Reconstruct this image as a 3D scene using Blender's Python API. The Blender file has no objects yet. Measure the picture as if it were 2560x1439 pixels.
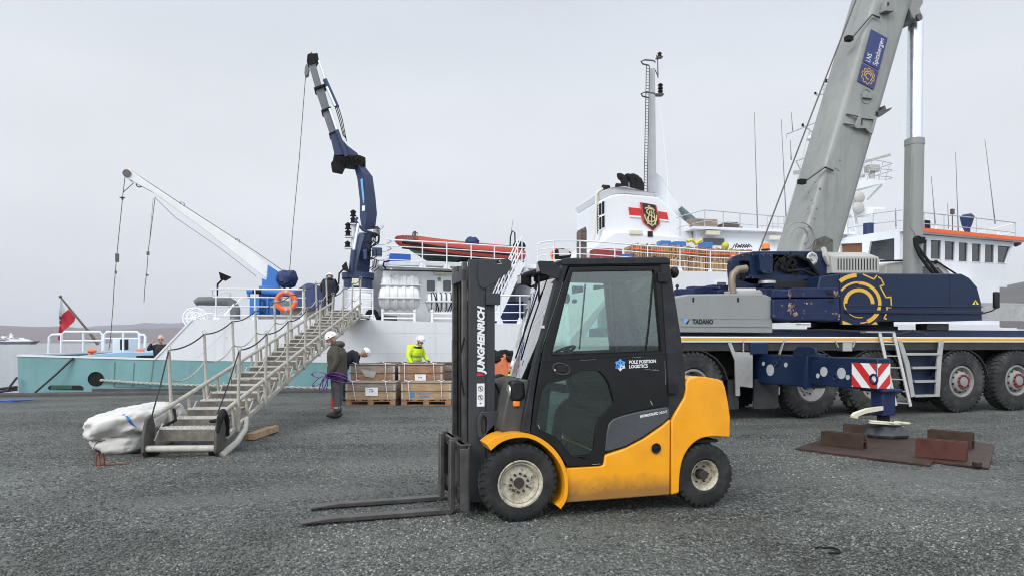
import bpy, bmesh, math, random
from mathutils import Vector as V, Matrix
from mathutils.geometry import tessellate_polygon
R = math.radians
rnd = random.Random(11)
sc = bpy.context.scene
# ---------------------------------------------------------------- camera, world, sun, exposure
F, CX, HZ, H = 1700.0, 1280.0, 854.0, 1.53
cd = bpy.data.cameras.new('camera'); cam = bpy.data.objects.new('camera', cd)
sc.collection.objects.link(cam); sc.camera = cam
cam.location = (0, 0, H); cam.rotation_euler = (R(90), 0, 0)
cd.sensor_width = 36; cd.lens = 36 * F / 2560; cd.shift_y = (HZ - 719.5) / 2560
cd.clip_start = 0.05; cd.clip_end = 30000
w = bpy.data.worlds.new('World'); sc.world = w; w.use_nodes = True
nt = w.node_tree; nt.nodes.clear()
def N(nt, t, **k):
    n = nt.nodes.new(t)
    for a, b in k.items():
        if a == 'i':
            for c, d in b.items(): n.inputs[c].default_value = d
        else: setattr(n, a, b)
    return n
SUN_EL, SUN_AZ = R(36), R(215)      # overcast: broad soft sun from behind the camera, a little to the left
sky = N(nt, 'ShaderNodeTexSky', sky_type='NISHITA', sun_disc=False, sun_elevation=SUN_EL, sun_rotation=SUN_AZ, air_density=1.0, dust_density=4.0)
tc = N(nt, 'ShaderNodeTexCoord'); sep = N(nt, 'ShaderNodeSeparateXYZ'); nt.links.new(tc.outputs['Generated'], sep.inputs[0])
ramp = N(nt, 'ShaderNodeValToRGB'); e = ramp.color_ramp.elements
e[0].position = 0.0; e[0].color = (.60, .64, .72, 1); e[1].position = 1.0; e[1].color = (1.25, 1.32, 1.42, 1)
for p_, c_ in ((.04, (.67, .705, .765, 1)), (.18, (.79, .82, .872, 1)), (.33, (.79, .825, .877, 1)), (.46, (.68, .735, .81, 1)), (.62, (.98, 1.03, 1.12, 1))):
    q = e.new(p_); q.color = c_
nt.links.new(sep.outputs['Z'], ramp.inputs[0])
mp = N(nt, 'ShaderNodeMapping'); mp.inputs['Scale'].default_value = (1.2, 1.2, 3.2); nt.links.new(tc.outputs['Generated'], mp.inputs[0])
ns = N(nt, 'ShaderNodeTexNoise', i={'Scale': 1.7, 'Detail': 4.0, 'Roughness': .5}); nt.links.new(mp.outputs[0], ns.inputs['Vector'])
mr = N(nt, 'ShaderNodeMapRange', i={'From Min': .3, 'From Max': .7, 'To Min': .95, 'To Max': 1.05}); nt.links.new(ns.outputs['Fac'], mr.inputs[0])
mul = N(nt, 'ShaderNodeVectorMath', operation='SCALE'); nt.links.new(ramp.outputs[0], mul.inputs[0]); nt.links.new(mr.outputs[0], mul.inputs['Scale'])
sk = N(nt, 'ShaderNodeVectorMath', operation='SCALE', i={'Scale': .006}); nt.links.new(sky.outputs[0], sk.inputs[0])
ad = N(nt, 'ShaderNodeVectorMath', operation='ADD'); nt.links.new(mul.outputs[0], ad.inputs[0]); nt.links.new(sk.outputs[0], ad.inputs[1])
yb_ = N(nt, 'ShaderNodeMapRange', i={'From Min': .25, 'From Max': -.7, 'To Min': 1.0, 'To Max': 1.75}); nt.links.new(sep.outputs['Y'], yb_.inputs[0])
br_ = N(nt, 'ShaderNodeVectorMath', operation='SCALE'); nt.links.new(ad.outputs[0], br_.inputs[0]); nt.links.new(yb_.outputs[0], br_.inputs['Scale'])
bg = N(nt, 'ShaderNodeBackground', i={'Strength': .99}); nt.links.new(br_.outputs[0], bg.inputs[0])
wo = N(nt, 'ShaderNodeOutputWorld'); nt.links.new(bg.outputs[0], wo.inputs[0])
sl = bpy.data.lights.new('sun', 'SUN'); sl.energy = 1.75; sl.angle = R(24); sl.color = (1, .98, .95)
so = bpy.data.objects.new('sun', sl); sc.collection.objects.link(so)
so.rotation_euler = (R(90) - SUN_EL, 0, -R(35)); so.location = (0, -5, 20)
sc.view_settings.view_transform = 'Standard'; sc.view_settings.look = 'None'; sc.view_settings.exposure = 0.0; sc.view_settings.gamma = 1
sc.cycles.use_denoising = True; sc.cycles.filter_width = 1.05; sc.cycles.max_bounces = 8; sc.cycles.transparent_max_bounces = 16; sc.cycles.volume_bounces = 0
sc.cycles.caustics_reflective = False; sc.cycles.caustics_refractive = False

# ---------------------------------------------------------------- frames: a ground-plan frame for each big object
class Fr:
    def __init__(s, c, sl, M=None):
        s.M = M if M else Matrix.Translation((0, c, 0)) @ Matrix.Rotation(math.atan(sl), 4, 'Z')
        s.I = s.M.inverted(); s.cam = s.I @ V((0, 0, H)); s.I3 = s.I.to_3x3()
    def ray(s, u, v): return s.I3 @ V(((u - CX) / F, 1, (HZ - v) / F))
    def p(s, u, v, y=0.0): d = s.ray(u, v); return s.cam + d * ((y - s.cam.y) / d.y)
    def px(s, u, v, x): d = s.ray(u, v); return s.cam + d * ((x - s.cam.x) / d.x)
    def g(s, u, v, z=0.0): d = s.ray(u, v); return s.cam + d * ((z - s.cam.z) / d.z)
    def q(s, pts, y=0.0): return [(lambda a: (a.x, a.z))(s.p(u, v, y)) for u, v in pts]
W = Fr(0, 0, Matrix())
FK = Fr(5.71, .285)      # forklift
CR = Fr(11.88, .289)     # truck crane
SH = Fr(22.15, .205)     # ship and quay
CUR = [W]
ORG = {}
TOP = {}
def tag(o, label=None, cat=None, group=None, kind=None):
    if label: o['label'] = label
    if cat: o['category'] = cat
    if group: o['group'] = group
    if kind: o['kind'] = kind
    return o
def thing(name, label, cat, base, group=None):
    o = bpy.data.objects.new(name, None); sc.collection.objects.link(o)
    o.empty_display_size = .2
    base = V(base); o.matrix_world = CUR[0].M @ Matrix.Translation(base); ORG[o.name] = base; TOP[o.name] = CUR[0]
    return tag(o, label, cat, group)
def copy_tree(o, parent=None, mat=None):
    c = o.copy(); sc.collection.objects.link(c)
    if parent: c.parent = parent
    for ch in [x for x in sc.objects if x.parent == o]: copy_tree(ch, c)
    ORG[c.name] = ORG.get(o.name, V((0, 0, 0)))
    return c
class MB:
    def __init__(s): s.v = []; s.f = []; s.mi = []; s.T = Matrix(); s.m = 0
    def add(s, vs, fs, m=None):
        o = len(s.v); s.v += [s.T @ V(p) for p in vs]; s.f += [tuple(i + o for i in f) for f in fs]
        s.mi += [s.m if m is None else m] * len(fs); return s
    def box(s, a, b, m=None):
        x0, y0, z0 = a; x1, y1, z1 = b
        return s.add([(x0, y0, z0), (x1, y0, z0), (x1, y1, z0), (x0, y1, z0), (x0, y0, z1), (x1, y0, z1), (x1, y1, z1), (x0, y1, z1)],
                     [(0, 3, 2, 1), (4, 5, 6, 7), (0, 1, 5, 4), (1, 2, 6, 5), (2, 3, 7, 6), (3, 0, 4, 7)], m)
    def ext(s, pts, vec, m=None, holes=()):
        pts = [V(p) for p in pts]; vec = V(vec); loops = [pts] + [[V(p) for p in h] for h in holes]
        flat = [p for l in loops for p in l]; n = len(flat)
        if len(loops) == 1 and len(pts) <= 4: tri = [tuple(range(n))]
        else: tri = [tuple(t) for t in tessellate_polygon(loops)]
        fs = list(tri) + [tuple(i + n for i in reversed(t)) for t in tri]; o = 0
        for l in loops:
            k = len(l); fs += [(o + i, o + (i + 1) % k, o + (i + 1) % k + n, o + i + n) for i in range(k)]; o += k
        return s.add(flat + [p + vec for p in flat], fs, m)
    def prism(s, pts, y0, y1, m=None, holes=()):
        return s.ext([(x, y0, z) for x, z in pts], (0, y1 - y0, 0), m, [[(x, y0, z) for x, z in h] for h in holes])
    def prx(s, pts, x0, x1, m=None): return s.ext([(x0, y, z) for y, z in pts], (x1 - x0, 0, 0), m)
    def prz(s, pts, z0, z1, m=None, holes=()):
        return s.ext([(x, y, z0) for x, y in pts], (0, 0, z1 - z0), m, [[(x, y, z0) for x, y in h] for h in holes])
    def tube(s, pts, r, n=8, m=None, closed=False, caps=True):
        pts = [V(p) for p in pts]; k = len(pts)
        rs = r if isinstance(r, (list, tuple)) else [r] * k
        vs = []; prev = None
        for i, p in enumerate(pts):
            a = pts[(i - 1) % k] if (i > 0 or closed) else p; b = pts[(i + 1) % k] if (i < k - 1 or closed) else p
            t = (b - a); t = t.normalized() if t.length > 1e-9 else V((0, 0, 1))
            if prev is None:
                up = V((0, 0, 1)) if abs(t.z) < .9 else V((1, 0, 0)); nx = t.cross(up).normalized()
            else: nx = (prev - t * prev.dot(t)); nx = nx.normalized() if nx.length > 1e-6 else t.orthogonal().normalized()
            prev = nx; ny = t.cross(nx)
            for j in range(n):
                an = 2 * math.pi * j / n; vs.append(p + (nx * math.cos(an) + ny * math.sin(an)) * rs[i])
        fs = []
        for i in range(k if closed else k - 1):
            a = i * n; b = ((i + 1) % k) * n
            for j in range(n): fs.append((a + j, a + (j + 1) % n, b + (j + 1) % n, b + j))
        if caps and not closed: fs += [tuple(range(n))[::-1], tuple(range((k - 1) * n, k * n))]
        return s.add(vs, fs, m)
    def cyl(s, a, b, r, r1=None, n=16, m=None): return s.tube([a, b], [r, r if r1 is None else r1], n, m)
    def lathe(s, prof, c=(0, 0, 0), n=32, m=None, ax='y', closed=False, caps=True):
        vs = []; k = len(prof); c = V(c)
        for i in range(n):
            a = 2 * math.pi * i / n; ca, sa = math.cos(a), math.sin(a)
            for h, r in prof:
                if ax == 'y': vs.append(c + V((r * ca, h, r * sa)))
                elif ax == 'z': vs.append(c + V((r * ca, r * sa, h)))
                else: vs.append(c + V((h, r * ca, r * sa)))
        fs = []
        for i in range(n):
            a = i * k; b = ((i + 1) % n) * k
            for j in range(k if closed else k - 1):
                j1 = (j + 1) % k
                fs.append((a + j, b + j, b + j1, a + j1))
        if not closed and caps:
            if prof[0][1] > 1e-6: fs.append(tuple(i * k for i in range(n)))
            if prof[-1][1] > 1e-6: fs.append(tuple(i * k + k - 1 for i in range(n))[::-1])
        return s.add(vs, fs, m)
    def ell(s, c, r, n=14, m=None, k=9, f=None):
        c = V(c); r = V(r) if not isinstance(r, (int, float)) else V((r, r, r)); vs = [c + V((0, 0, -r.z))]
        for i in range(1, k):
            th = math.pi * i / k
            for j in range(n):
                ph = 2 * math.pi * j / n
                d = V((math.sin(th) * math.cos(ph), math.sin(th) * math.sin(ph), -math.cos(th)))
                if f: d = f(d)
                vs.append(c + V((d.x * r.x, d.y * r.y, d.z * r.z)))
        vs.append(c + V((0, 0, r.z))); fs = []
        for j in range(n): fs.append((0, 1 + (j + 1) % n, 1 + j))
        for i in range(k - 2):
            for j in range(n):
                a = 1 + i * n; b = a + n; fs.append((a + j, a + (j + 1) % n, b + (j + 1) % n, b + j))
        l = len(vs) - 1; a = 1 + (k - 2) * n
        for j in range(n): fs.append((a + j, a + (j + 1) % n, l))
        return s.add(vs, fs, m)
    def loft(s, rings, m=None, caps=True, closed=True):
        n = len(rings[0]); vs = [p for r in rings for p in r]; fs = []
        for i in range(len(rings) - 1):
            for j in range(n if closed else n - 1): fs.append((i * n + j, i * n + (j + 1) % n, (i + 1) * n + (j + 1) % n, (i + 1) * n + j))
        if caps and closed: fs += [tuple(range(n))[::-1], tuple(range((len(rings) - 1) * n, len(rings) * n))]
        return s.add(vs, fs, m)
    def bar(s, a, b, w, h, m=None, up=(0, 0, 1)):
        a = V(a); b = V(b); t = (b - a).normalized(); up = V(up)
        if abs(t.dot(up)) > .95: up = V((1, 0, 0))
        x = t.cross(up).normalized() * w / 2; z = x.cross(t).normalized() * h / 2
        return s.add([a - x - z, a + x - z, a + x + z, a - x + z, b - x - z, b + x - z, b + x + z, b - x + z],
                     [(0, 3, 2, 1), (4, 5, 6, 7), (0, 1, 5, 4), (1, 2, 6, 5), (2, 3, 7, 6), (3, 0, 4, 7)], m)
    def text(s, string, o, xd, yd, h, width=None, bold=0, shear=0, m=None, thick=.003):
        c = bpy.data.curves.new('t', 'FONT'); c.body = string; c.size = 1; c.shear = shear; c.offset = bold; c.resolution_u = 3
        ob = bpy.data.objects.new('t', c); sc.collection.objects.link(ob); bpy.context.view_layer.update()
        me = bpy.data.meshes.new_from_object(ob.evaluated_get(bpy.context.evaluated_depsgraph_get()))
        bpy.data.objects.remove(ob); bpy.data.curves.remove(c)
        if not me.vertices: return s
        x0 = min(v.co.x for v in me.vertices); x1 = max(v.co.x for v in me.vertices); ht = .70
        k = h / ht; kx = k if width is None else width / (x1 - x0)
        o = V(o); xd = V(xd).normalized(); yd = V(yd).normalized(); nn = xd.cross(yd).normalized()
        vs = [o + xd * ((v.co.x - x0) * kx) + yd * (v.co.y * k) + nn * thick for v in me.vertices]
        s.add(vs, [tuple(p.vertices) for p in me.polygons], m); bpy.data.meshes.remove(me); return s
    def each(s, name, mats, parent=None, **k):
        n = len(s.v); par = list(range(n))
        def fd(a):
            while par[a] != a: par[a] = par[par[a]]; a = par[a]
            return a
        for f in s.f:
            r = fd(f[0])
            for i in f[1:]: par[fd(i)] = r
        gr = {}
        for j, f in enumerate(s.f): gr.setdefault(fd(f[0]), []).append(j)
        out = []
        for fs in gr.values():
            b = MB(); mp = {}
            for j in fs:
                for i in s.f[j]:
                    if i not in mp: mp[i] = len(b.v); b.v.append(s.v[i])
                b.f.append(tuple(mp[i] for i in s.f[j])); b.mi.append(s.mi[j])
            out.append(b.build(name, mats, parent, **k))
        return out
    def build(s, name, mats, parent=None, bevel=0, seg=2, label=None, cat=None, group=None, kind=None, smooth=True, sharp=38, sub=0, base=None, solid=0, flip=True):
        if not isinstance(mats, (list, tuple)): mats = [mats]
        xs = [p.x for p in s.v]; ys = [p.y for p in s.v]; zs = [p.z for p in s.v]
        c = V(((min(xs) + max(xs)) / 2, (min(ys) + max(ys)) / 2, (min(zs) + max(zs)) / 2 if parent else min(zs)))
        if base is not None: c = V(base)
        me = bpy.data.meshes.new(name); me.from_pydata([p - c for p in s.v], [], s.f)
        for m in mats: me.materials.append(m)
        me.polygons.foreach_set('material_index', s.mi)
        if flip:
            b = bmesh.new(); b.from_mesh(me); bmesh.ops.recalc_face_normals(b, faces=b.faces); b.to_mesh(me); b.free()
        if smooth:
            me.polygons.foreach_set('use_smooth', [True] * len(me.polygons)); me.set_sharp_from_angle(angle=R(sharp))
        me.update(); o = bpy.data.objects.new(name, me); sc.collection.objects.link(o)
        if parent: o.parent = parent; o.location = c - ORG[parent.name]
        else: o.matrix_world = CUR[0].M @ Matrix.Translation(c)
        ORG[o.name] = c
        if solid: md = o.modifiers.new('solid', 'SOLIDIFY'); md.thickness = solid
        if bevel: md = o.modifiers.new('bevel', 'BEVEL'); md.width = bevel; md.segments = seg; md.limit_method = 'ANGLE'; md.angle_limit = R(40)
        if sub: md = o.modifiers.new('sub', 'SUBSURF'); md.levels = sub; md.render_levels = sub
        return tag(o, label, cat, group, kind)

# ---------------------------------------------------------------- materials
def pm(name, col, rough=.5, metal=0.0, var=.12, vs=2.5, bump=0.0, bs=60, dirt=0.0, dcol=(.09, .085, .075), ds=1.6, streak=0.0, scol=(.25, .2, .15), chips=0.0, ccol=(.08, .05, .04), coat=0.0, cs=14.0, spec=.5, emit=None, low=None):
    m = bpy.data.materials.new(name); m.use_nodes = True; t = m.node_tree; b = t.nodes['Principled BSDF']; L = t.links.new
    tc = N(t, 'ShaderNodeTexCoord'); co = tc.outputs['Object']
    n1 = N(t, 'ShaderNodeTexNoise', i={'Scale': vs, 'Detail': 5.0, 'Roughness': .6}); L(co, n1.inputs['Vector'])
    r1 = N(t, 'ShaderNodeMapRange', i={'From Min': .3, 'From Max': .7, 'To Min': 1 - var, 'To Max': 1 + var}); L(n1.outputs['Fac'], r1.inputs[0])
    s1 = N(t, 'ShaderNodeVectorMath', operation='SCALE'); s1.inputs[0].default_value = col; L(r1.outputs[0], s1.inputs['Scale'])
    cur = s1.outputs[0]
    def mix(fac, c2):
        nonlocal cur
        mx = N(t, 'ShaderNodeMix', data_type='RGBA'); L(fac, mx.inputs['Factor']); L(cur, mx.inputs[6]); mx.inputs[7].default_value = (*c2, 1); cur = mx.outputs[2]
    rr = None
    if dirt:
        n2 = N(t, 'ShaderNodeTexNoise', i={'Scale': ds, 'Detail': 8.0, 'Roughness': .7}); L(co, n2.inputs['Vector'])
        r2 = N(t, 'ShaderNodeMapRange', i={'From Min': .45, 'From Max': .8, 'To Min': 0, 'To Max': dirt}); r2.clamp = True; L(n2.outputs['Fac'], r2.inputs[0]); mix(r2.outputs[0], dcol); rr = r2.outputs[0]
    if streak:
        mp = N(t, 'ShaderNodeMapping'); mp.inputs['Scale'].default_value = (5, 5, .35); L(co, mp.inputs[0])
        n3 = N(t, 'ShaderNodeTexNoise', i={'Scale': 1.3, 'Detail': 6.0, 'Roughness': .65}); L(mp.outputs[0], n3.inputs['Vector'])
        r3 = N(t, 'ShaderNodeMapRange', i={'From Min': .52, 'From Max': .78, 'To Min': 0, 'To Max': streak}); L(n3.outputs['Fac'], r3.inputs[0]); mix(r3.outputs[0], scol)
    if chips:
        n4 = N(t, 'ShaderNodeTexNoise', i={'Scale': cs, 'Detail': 7.0, 'Roughness': .75}); L(co, n4.inputs['Vector'])
        r4 = N(t, 'ShaderNodeMapRange', i={'From Min': .70 - chips * .2, 'From Max': .72 - chips * .2, 'To Min': 0, 'To Max': .9}); L(n4.outputs['Fac'], r4.inputs[0]); mix(r4.outputs[0], ccol)
    if low:
        sx = N(t, 'ShaderNodeSeparateXYZ'); L(co, sx.inputs[0]); n7 = N(t, 'ShaderNodeTexNoise', i={'Scale': 9.0, 'Detail': 8.0, 'Roughness': .7}); L(co, n7.inputs['Vector'])
        ml = N(t, 'ShaderNodeMath', operation='MULTIPLY_ADD'); ml.inputs[1].default_value = -.16; L(n7.outputs['Fac'], ml.inputs[0]); L(sx.outputs['Z'], ml.inputs[2])
        r7 = N(t, 'ShaderNodeMapRange', i={'From Min': low[0], 'From Max': low[1], 'To Min': low[2], 'To Max': 0}); L(ml.outputs[0], r7.inputs[0]); mix(r7.outputs[0], low[3])
    L(cur, b.inputs['Base Color'])
    r5 = N(t, 'ShaderNodeMapRange', i={'From Min': .3, 'From Max': .7, 'To Min': max(rough - .08, .02), 'To Max': min(rough + .1, 1)}); L(n1.outputs['Fac'], r5.inputs[0]); L(r5.outputs[0], b.inputs['Roughness'])
    b.inputs['Metallic'].default_value = metal; b.inputs['Coat Weight'].default_value = coat; b.inputs['Coat Roughness'].default_value = .12
    b.inputs['Specular IOR Level'].default_value = spec
    if bump:
        n6 = N(t, 'ShaderNodeTexNoise', i={'Scale': bs, 'Detail': 4.0}); L(co, n6.inputs['Vector'])
        bp = N(t, 'ShaderNodeBump', i={'Strength': min(bump, 1), 'Distance': .4 / bs}); L(n6.outputs['Fac'], bp.inputs['Height']); L(bp.outputs[0], b.inputs['Normal'])
    if emit: b.inputs['Emission Color'].default_value = (*emit, 1); b.inputs['Emission Strength'].default_value = 1
    return m
def glass(name, tint, gl=.35, rough=.02):
    m = bpy.data.materials.new(name); m.use_nodes = True; t = m.node_tree; t.nodes.clear(); L = t.links.new
    tr = N(t, 'ShaderNodeBsdfTransparent'); tr.inputs[0].default_value = (*tint, 1)
    gs = N(t, 'ShaderNodeBsdfGlossy', i={'Roughness': rough}); gs.inputs[0].default_value = (1, 1, 1, 1)
    fr = N(t, 'ShaderNodeFresnel', i={'IOR': 1.5}); ma = N(t, 'ShaderNodeMath', operation='MULTIPLY_ADD'); ma.inputs[1].default_value = 1.05; ma.inputs[2].default_value = gl * .12; L(fr.outputs[0], ma.inputs[0])
    tc = N(t, 'ShaderNodeTexCoord'); n = N(t, 'ShaderNodeTexNoise', i={'Scale': 2.2, 'Detail': 7.0, 'Roughness': .7}); L(tc.outputs['Object'], n.inputs['Vector'])
    df = N(t, 'ShaderNodeBsdfDiffuse'); df.inputs[0].default_value = (.25, .27, .26, 1)
    r = N(t, 'ShaderNodeMapRange', i={'From Min': .45, 'From Max': .8, 'To Min': .0, 'To Max': .06}); L(n.outputs['Fac'], r.inputs[0])
    a = N(t, 'ShaderNodeMixShader'); L(ma.outputs[0], a.inputs[0]); L(tr.outputs[0], a.inputs[1]); L(gs.outputs[0], a.inputs[2])
    b = N(t, 'ShaderNodeMixShader'); L(r.outputs[0], b.inputs[0]); L(a.outputs[0], b.inputs[1]); L(df.outputs[0], b.inputs[2])
    o = N(t, 'ShaderNodeOutputMaterial'); L(b.outputs[0], o.inputs[0]); return m
K = {}
K['yellow'] = pm('yellow_paint', (.88, .365, .008), .34, var=.05, vs=3, dirt=.30, dcol=(.30, .15, .03), ds=2.2, coat=.35, chips=.06, ccol=(.12, .06, .03), cs=22)
K['yellowc'] = pm('yellow_chassis_paint', (.88, .365, .008), .36, var=.06, vs=3, dirt=.35, dcol=(.42, .20, .03), ds=2.2, coat=.3, chips=.10, ccol=(.10, .055, .03), cs=26, low=(-.36, -.20, .75, (.10, .075, .045)))
K['char'] = pm('charcoal_paint', (.014, .016, .020), .5, spec=.35, var=.15, dirt=.35, dcol=(.075, .075, .075), ds=5, chips=.12, ccol=(.13, .13, .13), cs=30)
K['mast'] = pm('mast_paint', (.040, .044, .050), .5, spec=.35, var=.18, dirt=.5, dcol=(.028, .028, .028), ds=4, bump=.1, chips=.25, ccol=(.02, .02, .02), cs=18)
K['black'] = pm('black_plastic', (.006, .007, .008), .45, spec=.35, var=.2, dirt=.2, dcol=(.035, .035, .035), ds=4)
K['matte'] = pm('black_rubber', (.012, .012, .012), .8, spec=.25, var=.2)
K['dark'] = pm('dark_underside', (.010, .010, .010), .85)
K['tyre'] = pm('tyre_rubber', (.020, .020, .020), .85, spec=.25, var=.25, vs=6, dirt=.8, dcol=(.075, .078, .074), ds=3.5, bump=.25, bs=90)
K['tyred'] = pm('dusty_tyre_rubber', (.032, .033, .033), .9, spec=.2, var=.3, vs=4, dirt=.9, dcol=(.13, .13, .125), ds=2.5, bump=.3, bs=50)
K['rim'] = pm('cream_rim_paint', (.50, .47, .37), .5, var=.1, vs=8, dirt=1.0, dcol=(.10, .06, .035), ds=13, chips=.62, ccol=(.07, .035, .02), cs=30, bump=.2)
K['rimg'] = pm('grey_rim_paint', (.27, .27, .26), .5, var=.15, vs=5, dirt=.7, dcol=(.12, .11, .10), ds=6, chips=.2, cs=20)
K['steel'] = pm('worn_steel', (.12, .115, .11), .38, .8, var=.3, vs=8, dirt=.6, dcol=(.05, .035, .028), ds=6, bump=.2)
K['fork'] = pm('fork_steel', (.10, .097, .093), .42, .55, var=.3, vs=6, dirt=.75, dcol=(.055, .038, .03), ds=5, bump=.25, chips=.3, ccol=(.10, .05, .03))
K['chrome'] = pm('chromed_rod', (.74, .78, .84), .26, .85, var=.04)
K['alu'] = pm('aluminium', (.55, .55, .53), .42, .75, var=.12, vs=5, dirt=.4, dcol=(.2, .18, .15), ds=5)
K['gang'] = pm('weathered_gangway_paint', (.43, .415, .37), .6, 0, var=.12, vs=6, dirt=.75, dcol=(.20, .17, .13), ds=7, chips=.30, ccol=(.16, .12, .09), cs=26, bump=.15)
K['step'] = pm('dirty_step', (.15, .135, .11), .75, .1, var=.25, vs=7, dirt=.6, dcol=(.30, .28, .24), ds=12, chips=.2, ccol=(.45, .43, .4), cs=35, bump=.3)
K['stepe'] = pm('step_nosing', (.66, .64, .60), .6, .2, var=.2, vs=20, dirt=.6, dcol=(.2, .17, .13), ds=10)
K['grey'] = pm('crane_grey_paint', (.255, .268, .262), .42, var=.05, vs=1.2, dirt=.35, dcol=(.13, .13, .12), ds=1.1, streak=.25, scol=(.16, .155, .14), coat=.15, chips=.03, cs=10, bump=.05)
K['greyd'] = pm('crane_boom_paint', (.27, .282, .27), .45, var=.06, vs=.9, dirt=.6, dcol=(.12, .12, .105), ds=1.1, streak=.6, scol=(.14, .135, .12), chips=.16, cs=9, ccol=(.10, .07, .05))
K['greyl'] = pm('pale_grey_cover', (.42, .42, .39), .5, var=.05, dirt=.25, dcol=(.25, .24, .21), ds=3)
K['navy'] = pm('navy_paint', (.0055, .0175, .052), .42, var=.2, vs=1.5, dirt=.3, dcol=(.020, .027, .060), ds=1.8, spec=.3, chips=.05, ccol=(.12, .09, .07), cs=9)
K['navyw'] = pm('scraped_navy_paint', (.0065, .016, .066), .5, spec=.3, var=.2, vs=2, dirt=.5, dcol=(.04, .05, .08), ds=3, chips=.35, ccol=(.22, .15, .11), cs=6)
K['amber'] = pm('amber_lens', (.85, .22, .02), .2, var=.05, emit=None, coat=.5)
K['gold'] = pm('gold_vinyl', (.72, .42, .06), .45, var=.04)
K['stripe'] = pm('yellow_stripe', (.74, .38, .015), .5, var=.08, dirt=.2, dcol=(.3, .2, .08), ds=4)
K['white'] = pm('white_ship_paint', (.72, .74, .77), .42, var=.03, vs=.7, dirt=.18, dcol=(.52, .53, .53), ds=.8, streak=.16, scol=(.48, .46, .42))
K['hullw'] = pm('white_hull_paint', (.70, .715, .745), .45, var=.035, vs=.5, dirt=.30, dcol=(.60, .61, .62), ds=.5, streak=.30, scol=(.50, .45, .37), chips=.06, cs=3, bump=.05, bs=2)
K['teal'] = pm('teal_hull_paint', (.165, .335, .345), .5, var=.07, vs=.8, dirt=.45, dcol=(.13, .25, .25), ds=1.0, streak=.45, scol=(.17, .20, .17), chips=.08, cs=5, ccol=(.35, .45, .45), bump=.1, bs=3)
K['raft'] = pm('white_fibreglass', (.62, .63, .64), .4, var=.04, dirt=.35, dcol=(.55, .54, .5), ds=3, coat=.3)
K['sblue'] = pm('bright_blue_paint', (.020, .155, .50), .38, var=.1, vs=2, dirt=.3, dcol=(.03, .09, .25), ds=2, coat=.3)
K['tarpb'] = pm('dark_blue_tarpaulin', (.010, .022, .095), .55, var=.25, vs=4, bump=.4, bs=6)
K['pblue'] = pm('plastic_blue', (.02, .10, .42), .45, var=.12)
K['deckblue'] = pm('pale_blue_deck_paint', (.28, .46, .62), .5, var=.08)
K['green'] = pm('green_deck_paint', (.025, .09, .06), .6, var=.15)
K['knu'] = pm('slate_blue_crane_paint', (.020, .036, .098), .42, spec=.35, var=.1, vs=2, dirt=.35, dcol=(.03, .05, .10), ds=1.6, coat=.3)
K['knug'] = pm('worn_boom_and_backlit_whip_grey', (.16, .17, .19), .45, .2, var=.2, vs=4, dirt=.6, dcol=(.08, .085, .09), ds=3, chips=.3, ccol=(.30, .31, .32), cs=8)
K['orange'] = pm('orange_rubber', (.36, .042, .022), .6, var=.1, vs=3, dirt=.35, dcol=(.30, .05, .03), ds=2)
K['lorange'] = pm('orange_paint', (.85, .14, .03), .5, var=.06)
K['red'] = pm('red_paint', (.55, .022, .020), .45, var=.06)
K['dred'] = pm('dull_red_paint', (.22, .03, .025), .6, var=.15)
K['rust'] = pm('rusty_steel', (.052, .029, .020), .5, .25, var=.5, vs=4, dirt=1.0, dcol=(.022, .016, .014), ds=3.5, chips=.32, ccol=(.15, .07, .04), cs=9, bump=.4)
K['rustr'] = pm('red_oxide_steel', (.085, .020, .013), .55, .1, var=.5, vs=5, dirt=1.0, dcol=(.035, .020, .016), ds=5, chips=.2, ccol=(.05, .03, .02), bump=.4)
K['wwhite'] = pm('white_enamel', (.80, .80, .80), .45, var=.03)
K['paper'] = pm('white_label', (.78, .79, .80), .6, var=.03)
K['ink'] = pm('black_ink', (.02, .02, .025), .6)
K['blueink'] = pm('blue_print', (.05, .20, .45), .6)
K['lblue'] = pm('light_blue_vinyl', (.13, .42, .85), .4)
K['dblue'] = pm('sign_navy_vinyl', (.02, .035, .15), .45)
K['cream'] = pm('cream_plastic', (.62, .60, .47), .5, var=.05)
K['brass'] = pm('gold_leaf', (.62, .52, .26), .4, var=.08)
K['rope'] = pm('rope_fibre', (.40, .38, .33), .9, var=.3, vs=30, bump=.6, bs=90)
K['ropek'] = pm('dark_rope', (.035, .035, .038), .9, var=.3, vs=30)
K['cable'] = pm('steel_cable', (.10, .09, .085), .5, .4, var=.2)
K['kerb'] = pm('quay_concrete', (.075, .075, .075), .85, var=.3, vs=2, bump=.4, bs=12)
K['glassT'] = glass('teal_tinted_glass', (.84, .95, .93), .25)
K['glassD'] = glass('dim_tinted_glass', (.74, .86, .84), .45)
K['glassR'] = glass('vehicle_glass', (.82, .94, .92), 3.6)
K['wglass'] = pm('dark_window_glass', (.022, .030, .034), .07, var=.3, vs=1.5, spec=.8)
K['wallw'] = pm('clean_white_wall', (.86, .87, .88), .45, var=.03, streak=.15, scol=(.6, .56, .5))
K['dullw'] = pm('backlit_white_and_grey_paint', (.42, .43, .45), .55, var=.1)  # grey stands in for backlight on white rails aloft; outrigger covers are plain grey
K['nutr'] = pm('red_wheel_nuts', (.20, .018, .015), .6, var=.2)
def chaikin(pts, k=2, closed=False):
    for _ in range(k):
        out = [] if closed else [pts[0]]
        n = len(pts)
        for i in range(n if closed else n - 1):
            a, b = pts[i], pts[(i + 1) % n]; out += [(a[0] * .75 + b[0] * .25, a[1] * .75 + b[1] * .25), (a[0] * .25 + b[0] * .75, a[1] * .25 + b[1] * .75)]
        if not closed: out.append(pts[-1])
        pts = out
    return pts
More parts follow.
